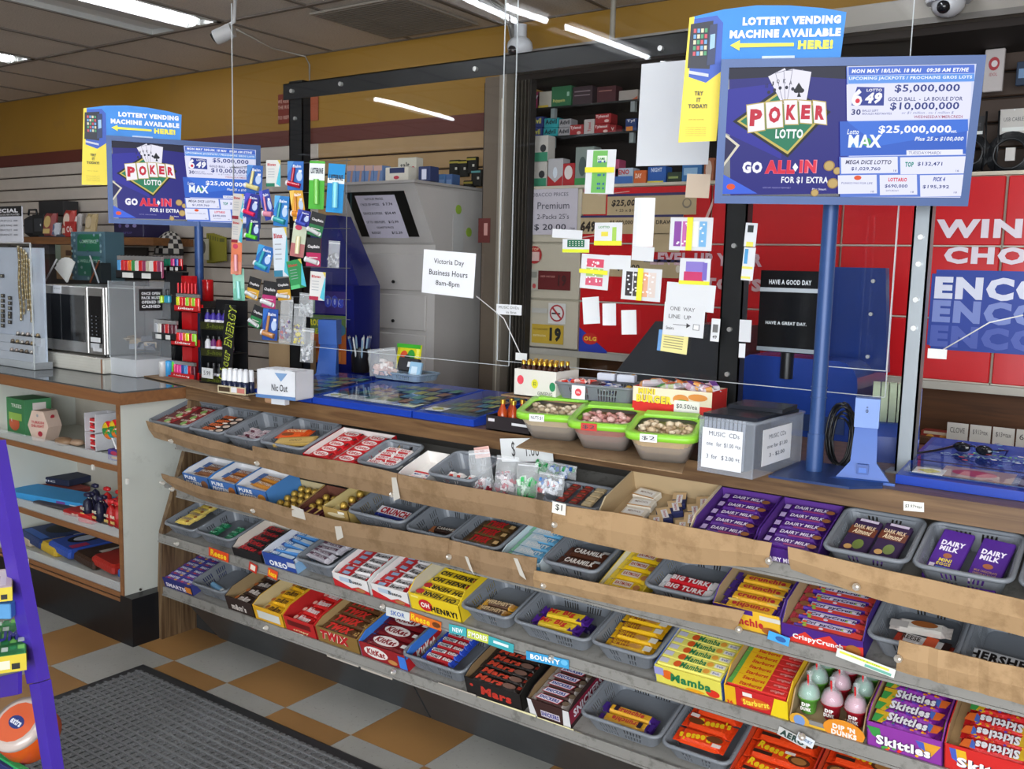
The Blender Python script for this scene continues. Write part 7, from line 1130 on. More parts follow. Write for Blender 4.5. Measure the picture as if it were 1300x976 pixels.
# ================================================================== left back: wall shelf and its goods
YS_ = 3.72; xsl, xsr = AY(-60, 300, YS_).x, AY(195, 303, YS_).x; zw = AY(100, 301, YS_).z
t = thing('wall_shelf', 'brown wooden shelf on the slatwall at far left', 'shelf', TR(xsl, YS_, zw)); b = MB(); b.box(0, xsr-xsl, 0, .3, -.05, 0, wood('shelf wood', '6b4526', '84582f', 'X', .6)); b.build('shelf_board', t)
for x in (.3, 1.1): b = MB(); b.box(x, x+.02, .05, .3, -.12, -.05, metal('8a8a8a')); b.build('bracket', t)
t2 = thing('glass_case_shelf', 'dark glass shelf unit under the wooden wall shelf', 'shelf', TR(xsl, YS_, zw-.35)); b = MB(); b.box(0, 2.2, 0, .3, -.01, 0, mat('3a4442', .15)); b.box(0, 2.2, .28, .30, -.5, .29, mat('332e2a', .6)); b.build('glass_board', t2)
def frontb(*a, **k): return frontbox(*a, **k)
b = MB(); p = AY(42, 283, YS_+.05); b.bbox(-.16, .16, 0, .12, -.0, .16, mat('2c2e33', .6, 0, .4, 20), .03); b.tube([(-.06, 0, .16), (-.05, 0, .2), (.05, 0, .2), (.06, 0, .16)], .008, plas('24262a')); one('laptop_bag', b, 'dark grey soft bag lying on the wall shelf', 'bag', TR(p.x, p.y, zw))
frontb(49, 80, 255, 272, YS_+.15, .12, 'black_carton', 'black box on top behind the dark grey bag', 'box', '2b2a2b', (), zbot=zw+.165); frontb(41, 56, 272, 287, YS_+.0, .02, 'picture_frame', 'small black framed card leaning before the dark grey bag', 'frame', '16181a', [('r', -.35, -.3, .35, .3, '2a3036'), ('e', .2, 0, .05, .06, 'd8dce0')], zbot=zw+.01)
b = MB(); p = AY(62, 296, YS_-.02); b.bbox(-.2, .2, -.02, .1, 0, .02, mat('3f4a58', .4), .004); one('folded_blue_item', b, 'flat blue-grey folder on the front of the wall shelf', 'folder', TR(p.x, p.y+.05, zw))
for k, (px, py, w_, h, cl, c2, lab) in enumerate(((68, 279, 26, 30, '8a3a3a', 'c8b070', 'crumpled red and silver snack bag at the left of the shelf'), (74, 288, 22, 18, 'b0b4bc', '5a6a8a', 'silver snack bag beside the framed card'), (92, 275, 24, 34, 'a8332a', 'd8c8b8', 'red and white snack bag in the middle of the shelf'), (104, 270, 10, 30, 'a8a4a2', 'd0ccc8', 'shiny silver wrapper standing on the shelf'), (120, 276, 22, 30, 'a8946a', 'c8b898', 'tan snack bag left of the purple box'))):
    p = AY(px, py, YS_+.04+.01*k); U = UM(p); me = wrapper(w_*U, h*U, .05, cl, [('e', 0, .1, .3, .25, c2), ('r', -.3, -.4, .3, -.2, c2)], None, .015); h_ = h*U
    inst('snack_bag', me, lab, 'snack bag', TR(p.x, p.y, zw+h_/2) @ RX(82), None)
frontb(82, 94, 281, 292, YS_-.005, .02, 'red_packet', 'small red packet at the shelf edge with white lettering', 'packet', 'a82a24', [('t', 'Oh', 0, 0, .6, .4, 'e8d8d0', .03)], zbot=zw+.001)
t = thing('purple_carton', 'dark purple carton tilted on the wall shelf behind the left screen', 'box', TR(AY(160, 290, YS_).x, YS_+.01, zw+.002)); b = MB(); U = UM(AY(160, 290, YS_)); b.bbox(-30*U, 34*U, 0, .2, 0, 22*U, mat('1e1742', .4), .003); b.art(TR(0, -.0006, 11*U) @ FRONT, [('t', 'FLIP FLOP', .0, -.25, .3, .12, '6a60a0', .01), ('e', -.25, .15, .05, .12, '5a508c'), ('e', .0, .15, .07, .1, '8a84b8'), ('e', .25, .15, .07, .1, '8a84b8')], 64*U, 22*U); b.build('carton_body', t); b = MB(); b.hexa([(-30*U, .0, 22*U), (0, 0, 24*U), (0, .1, 24*U), (-30*U, .1, 22*U), (-38*U, .02, 40*U), (-10*U, .02, 52*U), (-10*U, .12, 52*U), (-38*U, .12, 40*U)], mat('1e1742', .4)); b.build('carton_lid', t)
# goods on the slatwall, mid left: yellow gloves, checkered cap
for k in range(6): frontbox(262+3*k, 272+3*k, 296+k, 334-k*.5, 4.018-.009*k, .008, 'work_gloves', 'yellow-green packaged item on the slatwall hook, %s of six' % ('rearmost', 'second', 'third', 'fourth', 'fifth', 'front')[k], 'pack', '8a8424', [('r', -.3, .3, .3, .45, '5a5a20')])
frontbox(253, 264, 303, 330, 3.95, .01, 'header_card', 'pale card with dark figures at the left of the yellow packs', 'card', 'a8a694', [('e', 0, .1, .25, .3, '3a3a38')])
b = MB(); ck = [plas('1c1a1a', .7), plas('b8b4ac', .7)]; p = AY(218, 322, 3.9); q = MB()
for i in range(10):
    for j in range(7):
        a0, a1 = math.pi*i/10, math.pi*(i+1)/10; e0, e1 = math.pi/2*j/7, math.pi/2*(j+1)/7; f = lambda a, e: (.13*math.cos(a)*math.cos(e), -.10*math.sin(a)*math.cos(e), .15*math.sin(e)); q.add([f(a0, e0), f(a1, e0), f(a1, e1), f(a0, e1)], [(3, 2, 1, 0)], ck[(i+j) % 2])
q.add([(.13*math.cos(a*math.pi/10), -.1*math.sin(a*math.pi/10)-(.05*math.sin(a*math.pi/10)), -.01) for a in range(11)]+[(.13*math.cos(a*math.pi/10), -.1*math.sin(a*math.pi/10), .0) for a in range(10, -1, -1)], [tuple(range(22))], ck[0]); one('checkered_cap', solid(q.build('cap_shell'), .003) and q if False else q, 'black and white checkered cap on the slatwall beside the blue pole', 'cap', TR(*p))
o = bpy.data.objects.get('cap_shell')
if o: bpy.data.objects.remove(o)
# ================================================================== on the left cabinet
TZ = .987
def tpt(px, py): return AZ(px, py, TZ)
# microwave on a flat white box
l_, r_ = tpt(48, 461), tpt(141, 474); mwy = (l_.y+r_.y)/2; L3 = tpt(47, 463); R3 = tpt(132, 475)
t = thing('flat_carton', 'flat white carton under the microwave', 'box', TR(L3.x, L3.y, TZ) @ RZ(math.degrees(math.atan2(R3.y-L3.y, R3.x-L3.x)))); W4 = (R3-L3).length; H4 = .062
b = MB(); b.bbox(0, W4, 0, .36, 0, H4, card('c8c6bc'), .003); b.art(TR(W4/2, -.0005, H4/2) @ FRONT, [('r', .46, -.5, .48, .5, '9a6a4a')]+[('r', -.5, -.4+.2*k, .46, -.39+.2*k, 'b0ada2') for k in range(5)], W4, H4); b.build('carton_body', t)
b = MB(); b.bbox(.0, W4, 0, .36, H4, H4+.004, card('d2d0c8'), .001); b.build('carton_lid', t); Mw = t.matrix_world.copy()
Mw = TR(L3.x, L3.y, TZ) @ RZ(math.degrees(math.atan2(R3.y-L3.y, R3.x-L3.x))); zmt = AY(90, 362, L3.y+.03).z; MH = zmt-TZ-H4-.02
mw = thing('microwave_oven', 'stainless steel microwave oven with black door on the left cabinet', 'microwave', Mw @ TR(-.02, .01, H4+.005)); ss = mat('a6a5a2', .3, .75, .03, 40); W5 = W4+.015
b = MB(); b.bbox(0, W5, .012, .34, .012, MH+.012, ss, .004); b.build('oven_body', mw)
b = MB(); b.bbox(0, W5*.775, 0, .012, .012, MH+.012, ss, .003); d = b.build('door', mw); b = MB(); b.box(W5*.04, W5*.74, -.002, .0, .06, MH-.025, mat('0b0d10', .06)); b.build('door_glass', d); b = MB(); b.box(W5*.40, W5*.405, -.0035, -.002, .06, MH-.025, mat('35383c', .2)); b.build('door_divider', d)
b = MB(); b.bbox(W5*.78, W5, 0, .012, .012, MH+.012, ss, .003); b.box(W5*.80, W5*.975, -.002, 0, .06, MH-.025, mat('101215', .1)); b.art(TR(W5*.885, -.0025, MH*.55) @ FRONT, [('r', -.3, -.4+.1*j, -.2, -.37+.1*j, '6a6e74') for j in range(6)]+[('r', .1, -.4+.1*j, .2, -.37+.1*j, '6a6e74') for j in range(6)]+[('r', -.35, -.75, .4, -.62, 'c9ccd0')], W5*.16, MH*.55); b.build('control_panel', mw)
b = MB(); b.box(W5*.82, W5*.95, -.004, -.002, .065, .085, 'd8dadc'); b.box(W5*.84, W5*.96, -.001, 0, .025, .04, 'd8dadc'); b.build('label_sticker', mw)
for x in (.04, W5-.04): b = MB(); b.cyl((x, .04, 0), (x, .04, .013), .012, plas('1a1a1a')); b.build('foot', mw)
b = MB(); b.box(W5*.30, W5*.42, -.004, -.002, MH-.022, MH+.012, 'c9ccd0'); b.art(TR(W5*.36, -.0045, MH-.005) @ FRONT, [('t', 'NOT FOR SALE', 0, .1, .8, .18, '55585c', 0)], W5*.12, .034); b.build('note', mw)
# things on and behind the microwave
def stand(px, pyb, wpx, hpx, y, d_, *a, **k): return frontbox(px-wpx/2, px+wpx/2, pyb-hpx, pyb, y, d_, *a, **k)
zm = zmt+.01; ymw = L3.y+.2
stand(112, 356, 43, 62, ymw+.15, .10, 'paper_bag', 'blue and green patterned paper bag behind the microwave', 'bag', '4f6f7c', [('r', -.3, .1, .35, .45, '1f6a4c'), ('t', 'COMPETENCE', .02, .3, .5, .07, 'b8d8c4', .01), ('r', -.3, -.4, .35, -.0, '26705a'), ('t', 'WELLNESS', .02, -.1, .5, .06, 'a8c8b8', .01)]+[('e', -.45+.1*i, -.45+.11*j, .03, .03, ['7a94a0', '3a5a68', '8aa8a8'][(i+j) % 3]) for i in range(10) for j in range(9) if (i < 2 or i > 8 or j > 8 or (i+j) % 5 == 0)], zbot=zm, sart=[('r', -.5, -.5, .5, .5, '46636e')])
stand(82, 356, 22, 45, ymw+.15, .12, 'brown_carton', 'brown carton behind the microwave with tape', 'box', '8f7350', [('r', -.5, -.1, -.2, .5, '7a8a7a'), ('r', .1, .2, .4, .35, '4a3020')], zbot=zm)
t = thing('paper_fan', 'white folded paper fan standing behind the microwave', 'fan', TR(AY(84, 330, ymw-.1).x, ymw-.1, zm))
for k in range(7): b = MB(); b.X = RY(-50+13*k); b.hexa([(-.004, 0, 0), (.004, 0, 0), (.004, .003, 0), (-.004, .003, 0), (-.014, -.004, .11), (.014, .004, .11), (.014, .007, .11), (-.014, -.001, .11)], card('c9c9c4')); b.build('fold', t)
b = MB(); p = AY(55, 340, ymw); b.tube([(0, 0, 0), (.06, 0, .06), (.1, 0, .10)], .004, plas('c8c8c8')); one('white_stick', b, 'white stick leaning behind the microwave at left', 'stick', TR(p.x+.2, p.y-.1, zm))
t = thing('pen_stand', 'small dark stand with crossed pens on the microwave', 'stand', TR(AY(122, 350, ymw).x, ymw, zm)); b = MB(); b.box(-.04, .04, 0, .05, 0, .09, mat('1c2426', .3)); b.build('stand_body', t); b = MB(); b.cyl((-.04, -.006, .0), (.035, -.004, .10), .004, plas('6a3a24'), 8); b.build('pen', t); b = MB(); b.cyl((.04, -.012, .0), (-.03, -.01, .12), .004, plas('9a9ea2'), 8); b.build('pen', t)
# jewellery case
p0, p1 = tpt(-30, 458), tpt(46, 470); yj = p1.y; xj0 = AY(-40, 400, yj).x; xj1 = AY(42, 400, yj).x; zj = AY(20, 308, yj).z
t = thing('jewellery_case', 'clear acrylic jewellery case with white pin board, far left', 'display case', TR(xj1, yj, TZ)); WJ = xj1-xj0; HJ = zj-TZ
b = MB(); b.box(-WJ, 0, 0, .08, 0, .03, plas('c8ccd0')); b.build('white_base', t)
for k in range(3): b = MB(); b.box(-WJ, -.01, .008+.015*k, .023+.015*k+.001, .03, .065+.035*k, card('c9ced8')); b.build('ring_step', t)
b = MB(); b.box(-WJ, -.01, .055, .065, .03, HJ-.02, card('c9d2e2')); b.build('pin_board', t)
q_ = random.Random(9)
for r_ in range(3):
    for k in range(5):
        b = MB(); x = -.05-.042*k-(.02 if r_ % 2 else 0); b.X = TR(x, .014+.015*r_, .068+.035*r_ if r_ else .066); b.ball((0, 0, .008), .009, mat(q_.choice(['b8a07a', 'c9b8b0', '8a7a6a', 'd8d0c8']), .25, .5), 8); b.box(-.012, .012, -.004, .006, -.004, .004, plas('15151a')); b.build('ring', t)
for px, py, n in ((3, 350, 1), (4, 375, 5), (13, 378, 4), (4, 400, 3), (13, 402, 2)):
    for k in range(n): p = AY(px, py+6.5*k, yj+.05); b = MB(); b.X = TR(p.x-xj1, .05, p.z-TZ); b.box(-.014, .014, -.004, .0, -.009, .007, plas('14151a')); b.box(-.005, .005, -.006, -.003, -.004, .004, card('b8b09a')); b.build('earring_card', t)
for px, y0_, y1_ in ((23, 313, 408), (27, 315, 400), (33, 322, 395), (37, 330, 410), (30, 318, 380)):
    a, c = AY(px, y0_, yj+.04), AY(px, y1_, yj+.04); b = MB(); n = 34
    for k in range(n): f = k/n; b.ball((a.x-xj1+.004*math.sin(9*f), .04, a.z-TZ+(c.z-a.z)*f), .0065, mat('a89060' if k % 3 else 'd8ccb0', .25, .7), 6)
    b.build('bead_strand', t)
b = MB(); b.box(-WJ, 0, -.003, 0, 0, HJ, ACR); b.box(-.003, 0, 0, .08, 0, HJ, ACR); b.build('clear_panel', t); b = MB(); b.box(-.004, .001, -.004, .001, 0, HJ, edge); b.box(-WJ, 0, -.004, .001, HJ-.003, HJ+.001, edge); b.build('panel_edge', t)
frontbox(-20, 28, 262, 303, yj+.04, .006, 'special_sign', 'black and white price sign reading SPECIAL, far left', 'sign', 'c2c4cc', [('r', -.5, .22, .5, .5, '17181a'), ('t', 'SPECIAL', .05, .38, .72, .11, 'e0e0e4', .04), ('t', 'GOLD & SILVER PLATED', .1, .27, .7, .05, 'c9c9cc', .01)]+[('t', s, .0, .1-.13*k, .5, .05, '55565c', 0) for k, s in enumerate(('EARRING', 'NECKLACE RING', 'TRIO  BRACELET', 'PENDANT'))]+[('r', .3, .08-.13*k, .4, .12-.13*k, '8a8c94') for k in range(4)], zbot=zj+.002)
# clear collection box
p = tpt(140, 476); pr = tpt(182, 480); w_ = .17; yc = p.y+.03; xq0 = AY(139, 430, yc).x; xq1 = AY(172, 430, yc).x; zq = AY(155, 357, yc).z
t = thing('collection_box', 'clear acrylic collection box with white base beside the microwave', 'box', TR((xq0+xq1)/2, yc, TZ)); hw = (xq1-xq0)/2; zb_ = AY(155, 455, yc).z-TZ; D_ = .17
b = MB(); b.box(-hw, hw, 0, D_, 0, zb_, card('c4c8cc')); b.build('white_base', t); cl_ = mat('cfd6dc', .08, glass=.10, var=0); b = MB(); HQ = zq-TZ
for a in ((-hw, hw, 0, .004), (-hw, hw, D_-.004, D_), (-hw, -hw+.004, 0, D_), (hw-.004, hw, 0, D_)): b.box(a[0], a[1], a[2], a[3], zb_, HQ, cl_)
b.box(-hw, hw, 0, D_, HQ-.004, HQ, cl_); b.build('clear_walls', t); b = MB(); b.box(-hw-.001, -hw+.003, -.002, .002, zb_, HQ, edge); b.box(hw-.003, hw+.001, -.002, .002, zb_, HQ, edge); b.box(-hw, hw, -.002, .002, HQ-.03, HQ-.028, edge); b.build('corner_edge', t)
b = MB(); b.box(hw+.0, hw+.001, .02, .13, HQ-.12, HQ-.03, mat('1d1f22', .4)); b.art(TR(hw+.0013, .075, HQ-.075) @ SIDE, [('t', s, 0, .3-.2*k, .8, .14, 'e0e2e6', .05) for k, s in enumerate(('ONCE OPEN', 'PACK MUST', 'OPENED IS', 'CASHED'))], .11, .09); b.build('black_sign', t)
b = MB(); q_ = random.Random(6)
for k in range(14): b.X = TR(q_.uniform(-.03, .05), q_.uniform(.03, .12), zb_+.02+q_.uniform(0, .07)) @ RZ(q_.uniform(0, 180)) @ RX(q_.uniform(0, 90)); b.box(-.03, .03, -.001, .001, -.012, .012, mat(q_.choice(['b8bcc4', '9aa0aa', '6a7a8a', 'c8b8a0']), .3, glass=.7))
o = b.build('receipts_and_bags', t); o['kind'] = 'stuff'
# lighters
def lighter(col):
    b = MB(); b.bbox(-.012, .012, -.006, .006, 0, .055, plas(col, .2), .003); b.box(-.011, .011, -.005, .005, .055, .068, metal('c8c8c8')); b.cyl((-.005, 0, .066), (.005, 0, .066), .0045, metal('6a6a6a'), 8); b.box(.003, .01, -.004, .004, .064, .07, plas('18181a')); return b.build('lighter', me_only=True)
LT = {c: lighter(c) for c in ('5aa0d8', 'c8282c', 'e0702c', '3a8a4a', 'd8d4cc', '8a3a5a', 'b8b09a', 'd8e02c', 'e8302c', '9ad83a', 'e03a8a', '2a4a9a', '1f8a6a', '2a9ae0', 'b0b4ba', '5a1a2a')}
def rack(px0, px1, pyt, pyb, y, cols, label, lab2, grp, trayc='16171a', text=None, rows=1, sc=1.0, zoff=None, price=True):
    """a small stepped tray with lighters standing in it"""
    a, c = AY(px0, pyb, y), AY(px1, pyb, y); z0 = a.z if zoff is None else zoff; w_ = c.x-a.x; h = (AY((px0+px1)/2, pyt, y).z-z0); t = thing('lighter_tray', label, 'tray', TR((a.x+c.x)/2, y, z0)); tr_ = plas(trayc, .4); th_ = h*.42
    b = MB(); b.box(-w_/2-.004, w_/2+.004, 0, .003, 0, th_*.8, tr_); b.box(-w_/2-.004, w_/2+.004, 0, .018*rows+.01, 0, .004, tr_); b.box(-w_/2-.004, w_/2+.004, .018*rows+.007, .018*rows+.01, 0, th_, tr_)
    if text: b.art(TR(0, -.0005, th_*.42) @ FRONT, [('t', text, 0, 0, w_*.7, th_*.4, 'f0e8e4', .04, 0, .2)])
    b.build('tray_body', t)
    if price: b = MB(); b.box(-w_*.35, -w_*.1, -.002, -.0005, th_*.1, th_*.6, 'd8d8d4'); b.box(w_*.1, w_*.3, -.002, -.0005, th_*.1, th_*.6, 'd8d8d4'); b.build('price_label', t)
    n = len(cols)//rows; s = h*.98/.07
    for r_ in range(rows):
        for k in range(n): inst('lighter', LT[cols[r_*n+k]], '%s, %s%s' % (lab2, LTR[k], (', front row', ', back row')[r_] if rows > 1 else ''), 'lighter', TR((a.x+c.x)/2-w_/2+w_*(k+.5)/n, y+.012+.018*r_, z0+.005) @ Mx.Scale(s*.93, 4), grp)
    return t
zt3 = zq+.003
rack(148, 203, 323, 353, yc+.03, ['5aa0d8', 'c8282c', 'c8282c', 'e0702c', '3a8a4a', 'd8d4cc', 'c8282c', '8a3a5a', 'b8b09a', 'd8d4cc', 'c8282c', '8a3a5a'], 'black tray of patterned lighters on the clear collection box', 'patterned lighter on the collection box', 'patterned lighters', rows=1, zoff=None)
DY = tpt(235, 486).y+.0; DYc = 2.42
def disp(px, py, y): return AY(px, py, y)
# red tower with three trays
xT = AY(232, 450, 2.45).x; t = thing('red_lighter_tower', 'red three-tier lighter stand on the counter corner', 'stand', TR(xT, 2.47, TZ+.006)); U = UM(AY(232, 450, 2.45)); rp = plas('b8161c', .3); zt4 = AY(238, 352, 2.47).z-TZ
b = MB(); b.box(-.03, .035, 0, .03, 0, zt4, rp); b.build('back_column', t); b = MB(); b.box(-.09, .07, -.06, .05, -.004, .004, rp); b.build('base', t)
rack(222, 250, 372, 395, 2.42, ['d8e02c', 'e8302c', 'c8282c', '9ad83a', 'e0702c', '9ad83a', 'e8302c'], 'top tray of the red lighter stand', 'bright lighter in the top red tray', 'lighters in the top red tray', 'c01a20', 'Lighters', price=False)
rack(218, 246, 418, 438, 2.42, ['9ad83a', 'e8302c', 'e03a8a', 'e0702c', 'd8e02c', 'c8282c', '9ad83a'], 'middle tray of the red lighter stand', 'bright lighter in the middle red tray', 'lighters in the middle red tray', 'c01a20', 'Lighters', price=False)
rack(216, 245, 458, 480, 2.42, ['c8282c', 'e03a8a', 'e03a8a', '2a4a9a', '5aa0d8', 'c8282c', '5a1a2a'], 'bottom tray of the red lighter stand', 'red or blue lighter in the bottom red tray', 'lighters in the bottom red tray', 'c01a20', 'Lighters', price=False)
for k in range(6): p = AY(225+4.4*k, 374, 2.45); b = MB(); b.cyl((0, 0, 0), (0, 0, .055), .004, plas('e02a34'), 8); one('red_utility_lighter', b, 'thin red utility lighter standing behind the top red tray, %s' % LTR[k], 'lighter', TR(p.x, 2.455, AY(230, 376, 2.45).z), 'thin red utility lighters')
# black stepped rack with torches
xK = AY(205, 420, 2.5).x; zK = AY(212, 345, 2.5).z-TZ; t = thing('black_stepped_rack', 'black stepped rack of torches and lighters beside the clear box', 'rack', TR(xK, 2.52, TZ)); b = MB(); b.hexa([(-.05, 0, 0), (.05, 0, 0), (.05, .04, 0), (-.05, .04, 0), (-.07, .05, zK), (.06, .05, zK), (.06, .08, zK), (-.07, .08, zK)], plas('16171a')); b.build('rack_back', t)
rack(200, 214, 324, 344, 2.44, ['2a4a9a', '1f8a6a', '1f8a6a'], 'top left tray of the black rack, blue and green lighters', 'blue or green lighter on the black rack', 'blue and green lighters on the black rack'); rack(214, 229, 324, 344, 2.44, ['e03a8a', '2a4a9a', 'c8282c'], 'top right tray of the black rack, pink and blue lighters', 'pink, blue or red lighter on the black rack', 'pink and red lighters on the black rack')
rack(194, 222, 405, 430, 2.42, ['b0b4ba', 'd8d4cc', '5a1a2a', 'c8282c', '5a1a2a', '5a1a2a'], 'middle tray of the black rack, steel and dark red lighters', 'steel or dark red lighter on the black rack', 'steel lighters on the black rack')
for k, (px, cl) in enumerate(((204, 'b8e02c'), (213, '1f9ab8'))): p = AY(px, 381, 2.44); b = MB(); b.bbox(-.018, .018, -.008, .008, -.012, .02, plas(cl, .3), .004); b.tube([(-.01, 0, .02), (-.01, 0, .045), (.01, 0, .045), (.01, 0, .02)], .0025, plas('18181a')); one('torch_lighter', b, '%s torch lighter hooked on the black rack' % ('lime', 'turquoise')[k], 'lighter', TR(*p))
for k, (px, cl) in enumerate(((190, 'c8c8c8'), (196, '3a9ad8'), (205, '6ad03a'))): p = AZ(px, 480, TZ); b = MB(); b.lathe([(.004, 0), (.015, .002), (.016, .06), (.013, .066), (.005, .068)], 12, plas(cl, .3)); one('small_canister', b, '%s canister at the foot of the black rack' % ('grey', 'blue', 'lime green')[k], 'canister', TR(p.x, 2.40+.02*k, TZ+.002))
b = MB(); p = AY(264, 383, 2.62); b.lathe([(.02, 0), (.024, .002), (.024, .068), (.0235, .07), (.024, .072), (.024, .09), (.02, .093)], 20, plas('c4181c', .2)); zz_ = AY(264, 382, 2.62).z; one('red_canister', b, 'tall glossy red canister behind the energy shot stand', 'canister', TR(p.x, 2.62, zz_))
b = MB(); b.box(-.06, .06, -.03, .06, 0, zz_-TZ-.003, mat('2a2422', .6)); one('black_riser', b, 'black riser box under the red canister', 'box', TR(p.x, 2.62, TZ+.003))
# energy shot display
xE = AY(278, 440, 2.40).x; zE = AY(285, 384, 2.40).z-TZ; t = thing('energy_stand', 'black and green stand of small energy bottles reading ENERGY', 'stand', TR(xE, 2.42, TZ+.006) @ RZ(8)); be = plas('141518'); UE = UM(AY(278, 440, 2.4))
b = MB(); b.box(-.095, .07, .06, .065, 0, zE, be); b.box(-.1, .07, -.03, .065, -.004, .004, be); b.box(-.1, -.096, -.02, .065, 0, zE*.9, be); b.build('stand_frame', t)
b = MB(); b.X = TR(.058, -.032, zE*.5) @ RY(5) @ RZ(12); b.box(-.024, .024, -.002, .002, -zE*.55, zE*.46, be); b.art(TR(0, -.0025, 0) @ FRONT, [('t', '5-hour ENERGY', 0, 0, zE*.92, .034, 'b9c83a', .03, 84, .2)]); b.art(TR(0, -.0027, 0) @ FRONT, [('t', '5-hour ENERGY', 0, 0, zE*.90, .028, '22260c', .0, 84, .2)]); b.build('upright_sign', t)
sh = {}
for cl in ('3a2a8c', '6a2a6a', 'a82430', 'c8c8cc', '1c1c20'):
    b = MB(); b.lathe([(.012, 0), (.013, .003), (.013, .035), (.007, .045), (.007, .052)], 12, foil(cl)); b.lathe([(.0085, .048), (.0085, .06)], 10, plas('1a1a1c')); b.lathe([(.0132, .01), (.0132, .02)], 12, card('d8d4dc'), cap=False); sh[cl] = b.build('energy_shot', me_only=True)
for lv, (f, cols) in enumerate(((.70, ('3a2a8c',)*5), (.38, ('c8c8cc', '6a2a6a', 'a82430', '1c1c20', '6a2a6a')), (.05, ('1c1c20',)*4))):
    b = MB(); b.box(-.096, .066, -.02, .06, zE*f-.004, zE*f, be); b.box(-.096, .066, -.024, -.02, zE*f-.018, zE*f+.012, plas('2a2c14')); b.art(TR(-.015, -.0245, zE*f-.003) @ FRONT, [('t', '5-hour', 0, 0, .1, .018, '5a641c', .02, 0, .2)]); b.build('shelf_tier', t)
    for k, cl in enumerate(cols): inst('energy_shot', sh[cl], 'small energy shot bottle, %s tier of the black and green stand, %s' % (('top', 'middle', 'bottom')[lv], LTR[k]), 'bottle', TR(xE, 2.42, TZ+.006) @ RZ(8) @ TR(-.08+.03*k, .0, zE*f+.001), 'energy shots')
frontbox(256, 270, 467, 480, 2.375, .002, 'price_card', 'white handwritten card on the energy stand', 'price card', 'd4d6d8', [('t', '5.99', 0, 0, .6, .4, '333333', 0)], bev=.0005)
# small white-capped bottles
p = AZ(283, 498, CT+.006); b = MB(); b.bbox(-.015, .125, -.01, .055, 0, .003, card('c2b48e'), .001); b.bbox(-.015, .125, -.012, -.009, 0, .028, card('cfc2a0'), .001); b.art(TR(.055, -.0125, .015) @ FRONT, [('r', -.45, -.3, -.05, .3, '4a3a2a'), ('r', .0, -.3, .2, .4, 'e8e8ea'), ('r', .22, -.3, .48, .3, 'c87a70')], .14, .028); one('bottle_tray', b, 'cream card tray of white-capped bottles at the counter edge', 'tray', TR(p.x, p.y, CT+.006) @ RZ(6))
b = MB(); b.lathe([(.011, 0), (.0125, .003), (.0125, .036), (.008, .042)], 12, plas('1d2440', .2)); b.lathe([(.0115, .042), (.0095, .082), (.007, .085)], 12, plas('e4e6ea', .3)); b.lathe([(.0122, .003), (.0122, .014)], 12, card('8a5a4a'), cap=False); wbm = b.build('white_capped_bottle', me_only=True)
for r_ in range(2):
    for k in range(5): inst('white_capped_bottle', wbm, 'small dark bottle with tall white cap, %s row, %s' % (('front', 'back')[r_], LTR[k]), 'bottle', TR(p.x, p.y, CT+.0095) @ RZ(6) @ TR(.002+.0262*k, .008+.028*r_, 0), 'white-capped bottles')
# NIC OUT box
p = AZ(335, 504, CT+.022); U = UM(p); t = thing('filter_tip_carton', 'white carton with a blue triangle, on a roll at the counter edge', 'box', TR(p.x, p.y, CT+.02) @ RZ(10)); wc = card('dcdfe4')
b = MB(); W6 = 50*U; H6 = 36*U; b.box(-.03, W6, 0, .003, 0, H6, wc); b.art(TR(W6*.45, -.0005, H6*.5) @ FRONT, [('t', 'Nic Out', .05, -.1, .5, .25, '2a2c34', .02), ('p', [(-.1, .42), (.3, .42), (.1, .12)], '7a9cc4'), ('r', -.7, -.5, .55, -.38, '5a80b4')], W6, H6); b.build('front_wall', t); b = MB(); b.box(-.03, W6, 0, .1, 0, .003, wc); b.box(W6-.003, W6, 0, .1, 0, H6, wc); b.box(-.03, -.027, 0, .1, 0, H6, wc); b.box(-.03, W6, .097, .1, 0, H6, wc); b.build('side_walls', t)
for k in range(4): b = MB(); b.bbox(-.022+.035*k, .008+.035*k, .01, .09, .003, H6+.002, card('e2e5ea'), .001); one('filter_pack', b, 'white and blue filter pack inside the blue-triangle carton, %s' % LTR[k], 'pack', TR(p.x, p.y, CT+.02) @ RZ(10), 'filter packs')
b = MB(); b.cyl((0, 0, .012), (.05, .0, .012), .012, card('b08a68'), 14); b.box(.03, .09, -.012, .012, .0, .02, card('d0d4da')); one('cardboard_roll', b, 'small cardboard roll and white box under the blue-triangle carton', 'roll', TR(p.x-.005, p.y+.018, CT) @ RZ(8))
b = MB(); q0 = AZ(180, 482, TZ+.003); b.add([(v_.x, v_.y, z) for z in (TZ+.0005, TZ+.004) for v_ in (AZ(182, 478, TZ), AZ(318, 509, TZ), AZ(312, 498, TZ), AZ(190, 470, TZ))], [(3, 2, 1, 0), (4, 5, 6, 7), (0, 1, 5, 4), (1, 2, 6, 5), (2, 3, 7, 6), (3, 0, 4, 7)], cb); one('cardboard_strip', b, 'cardboard strip under the lighter stands at the counter corner', 'cardboard')
p = AY(360, 450, 2.6); frontbox(341, 378, 432, 470, 2.62, .1, 'brown_carton', 'plain brown carton behind the hanging packs', 'box', '9c8260', (), zbot=CT+.002)
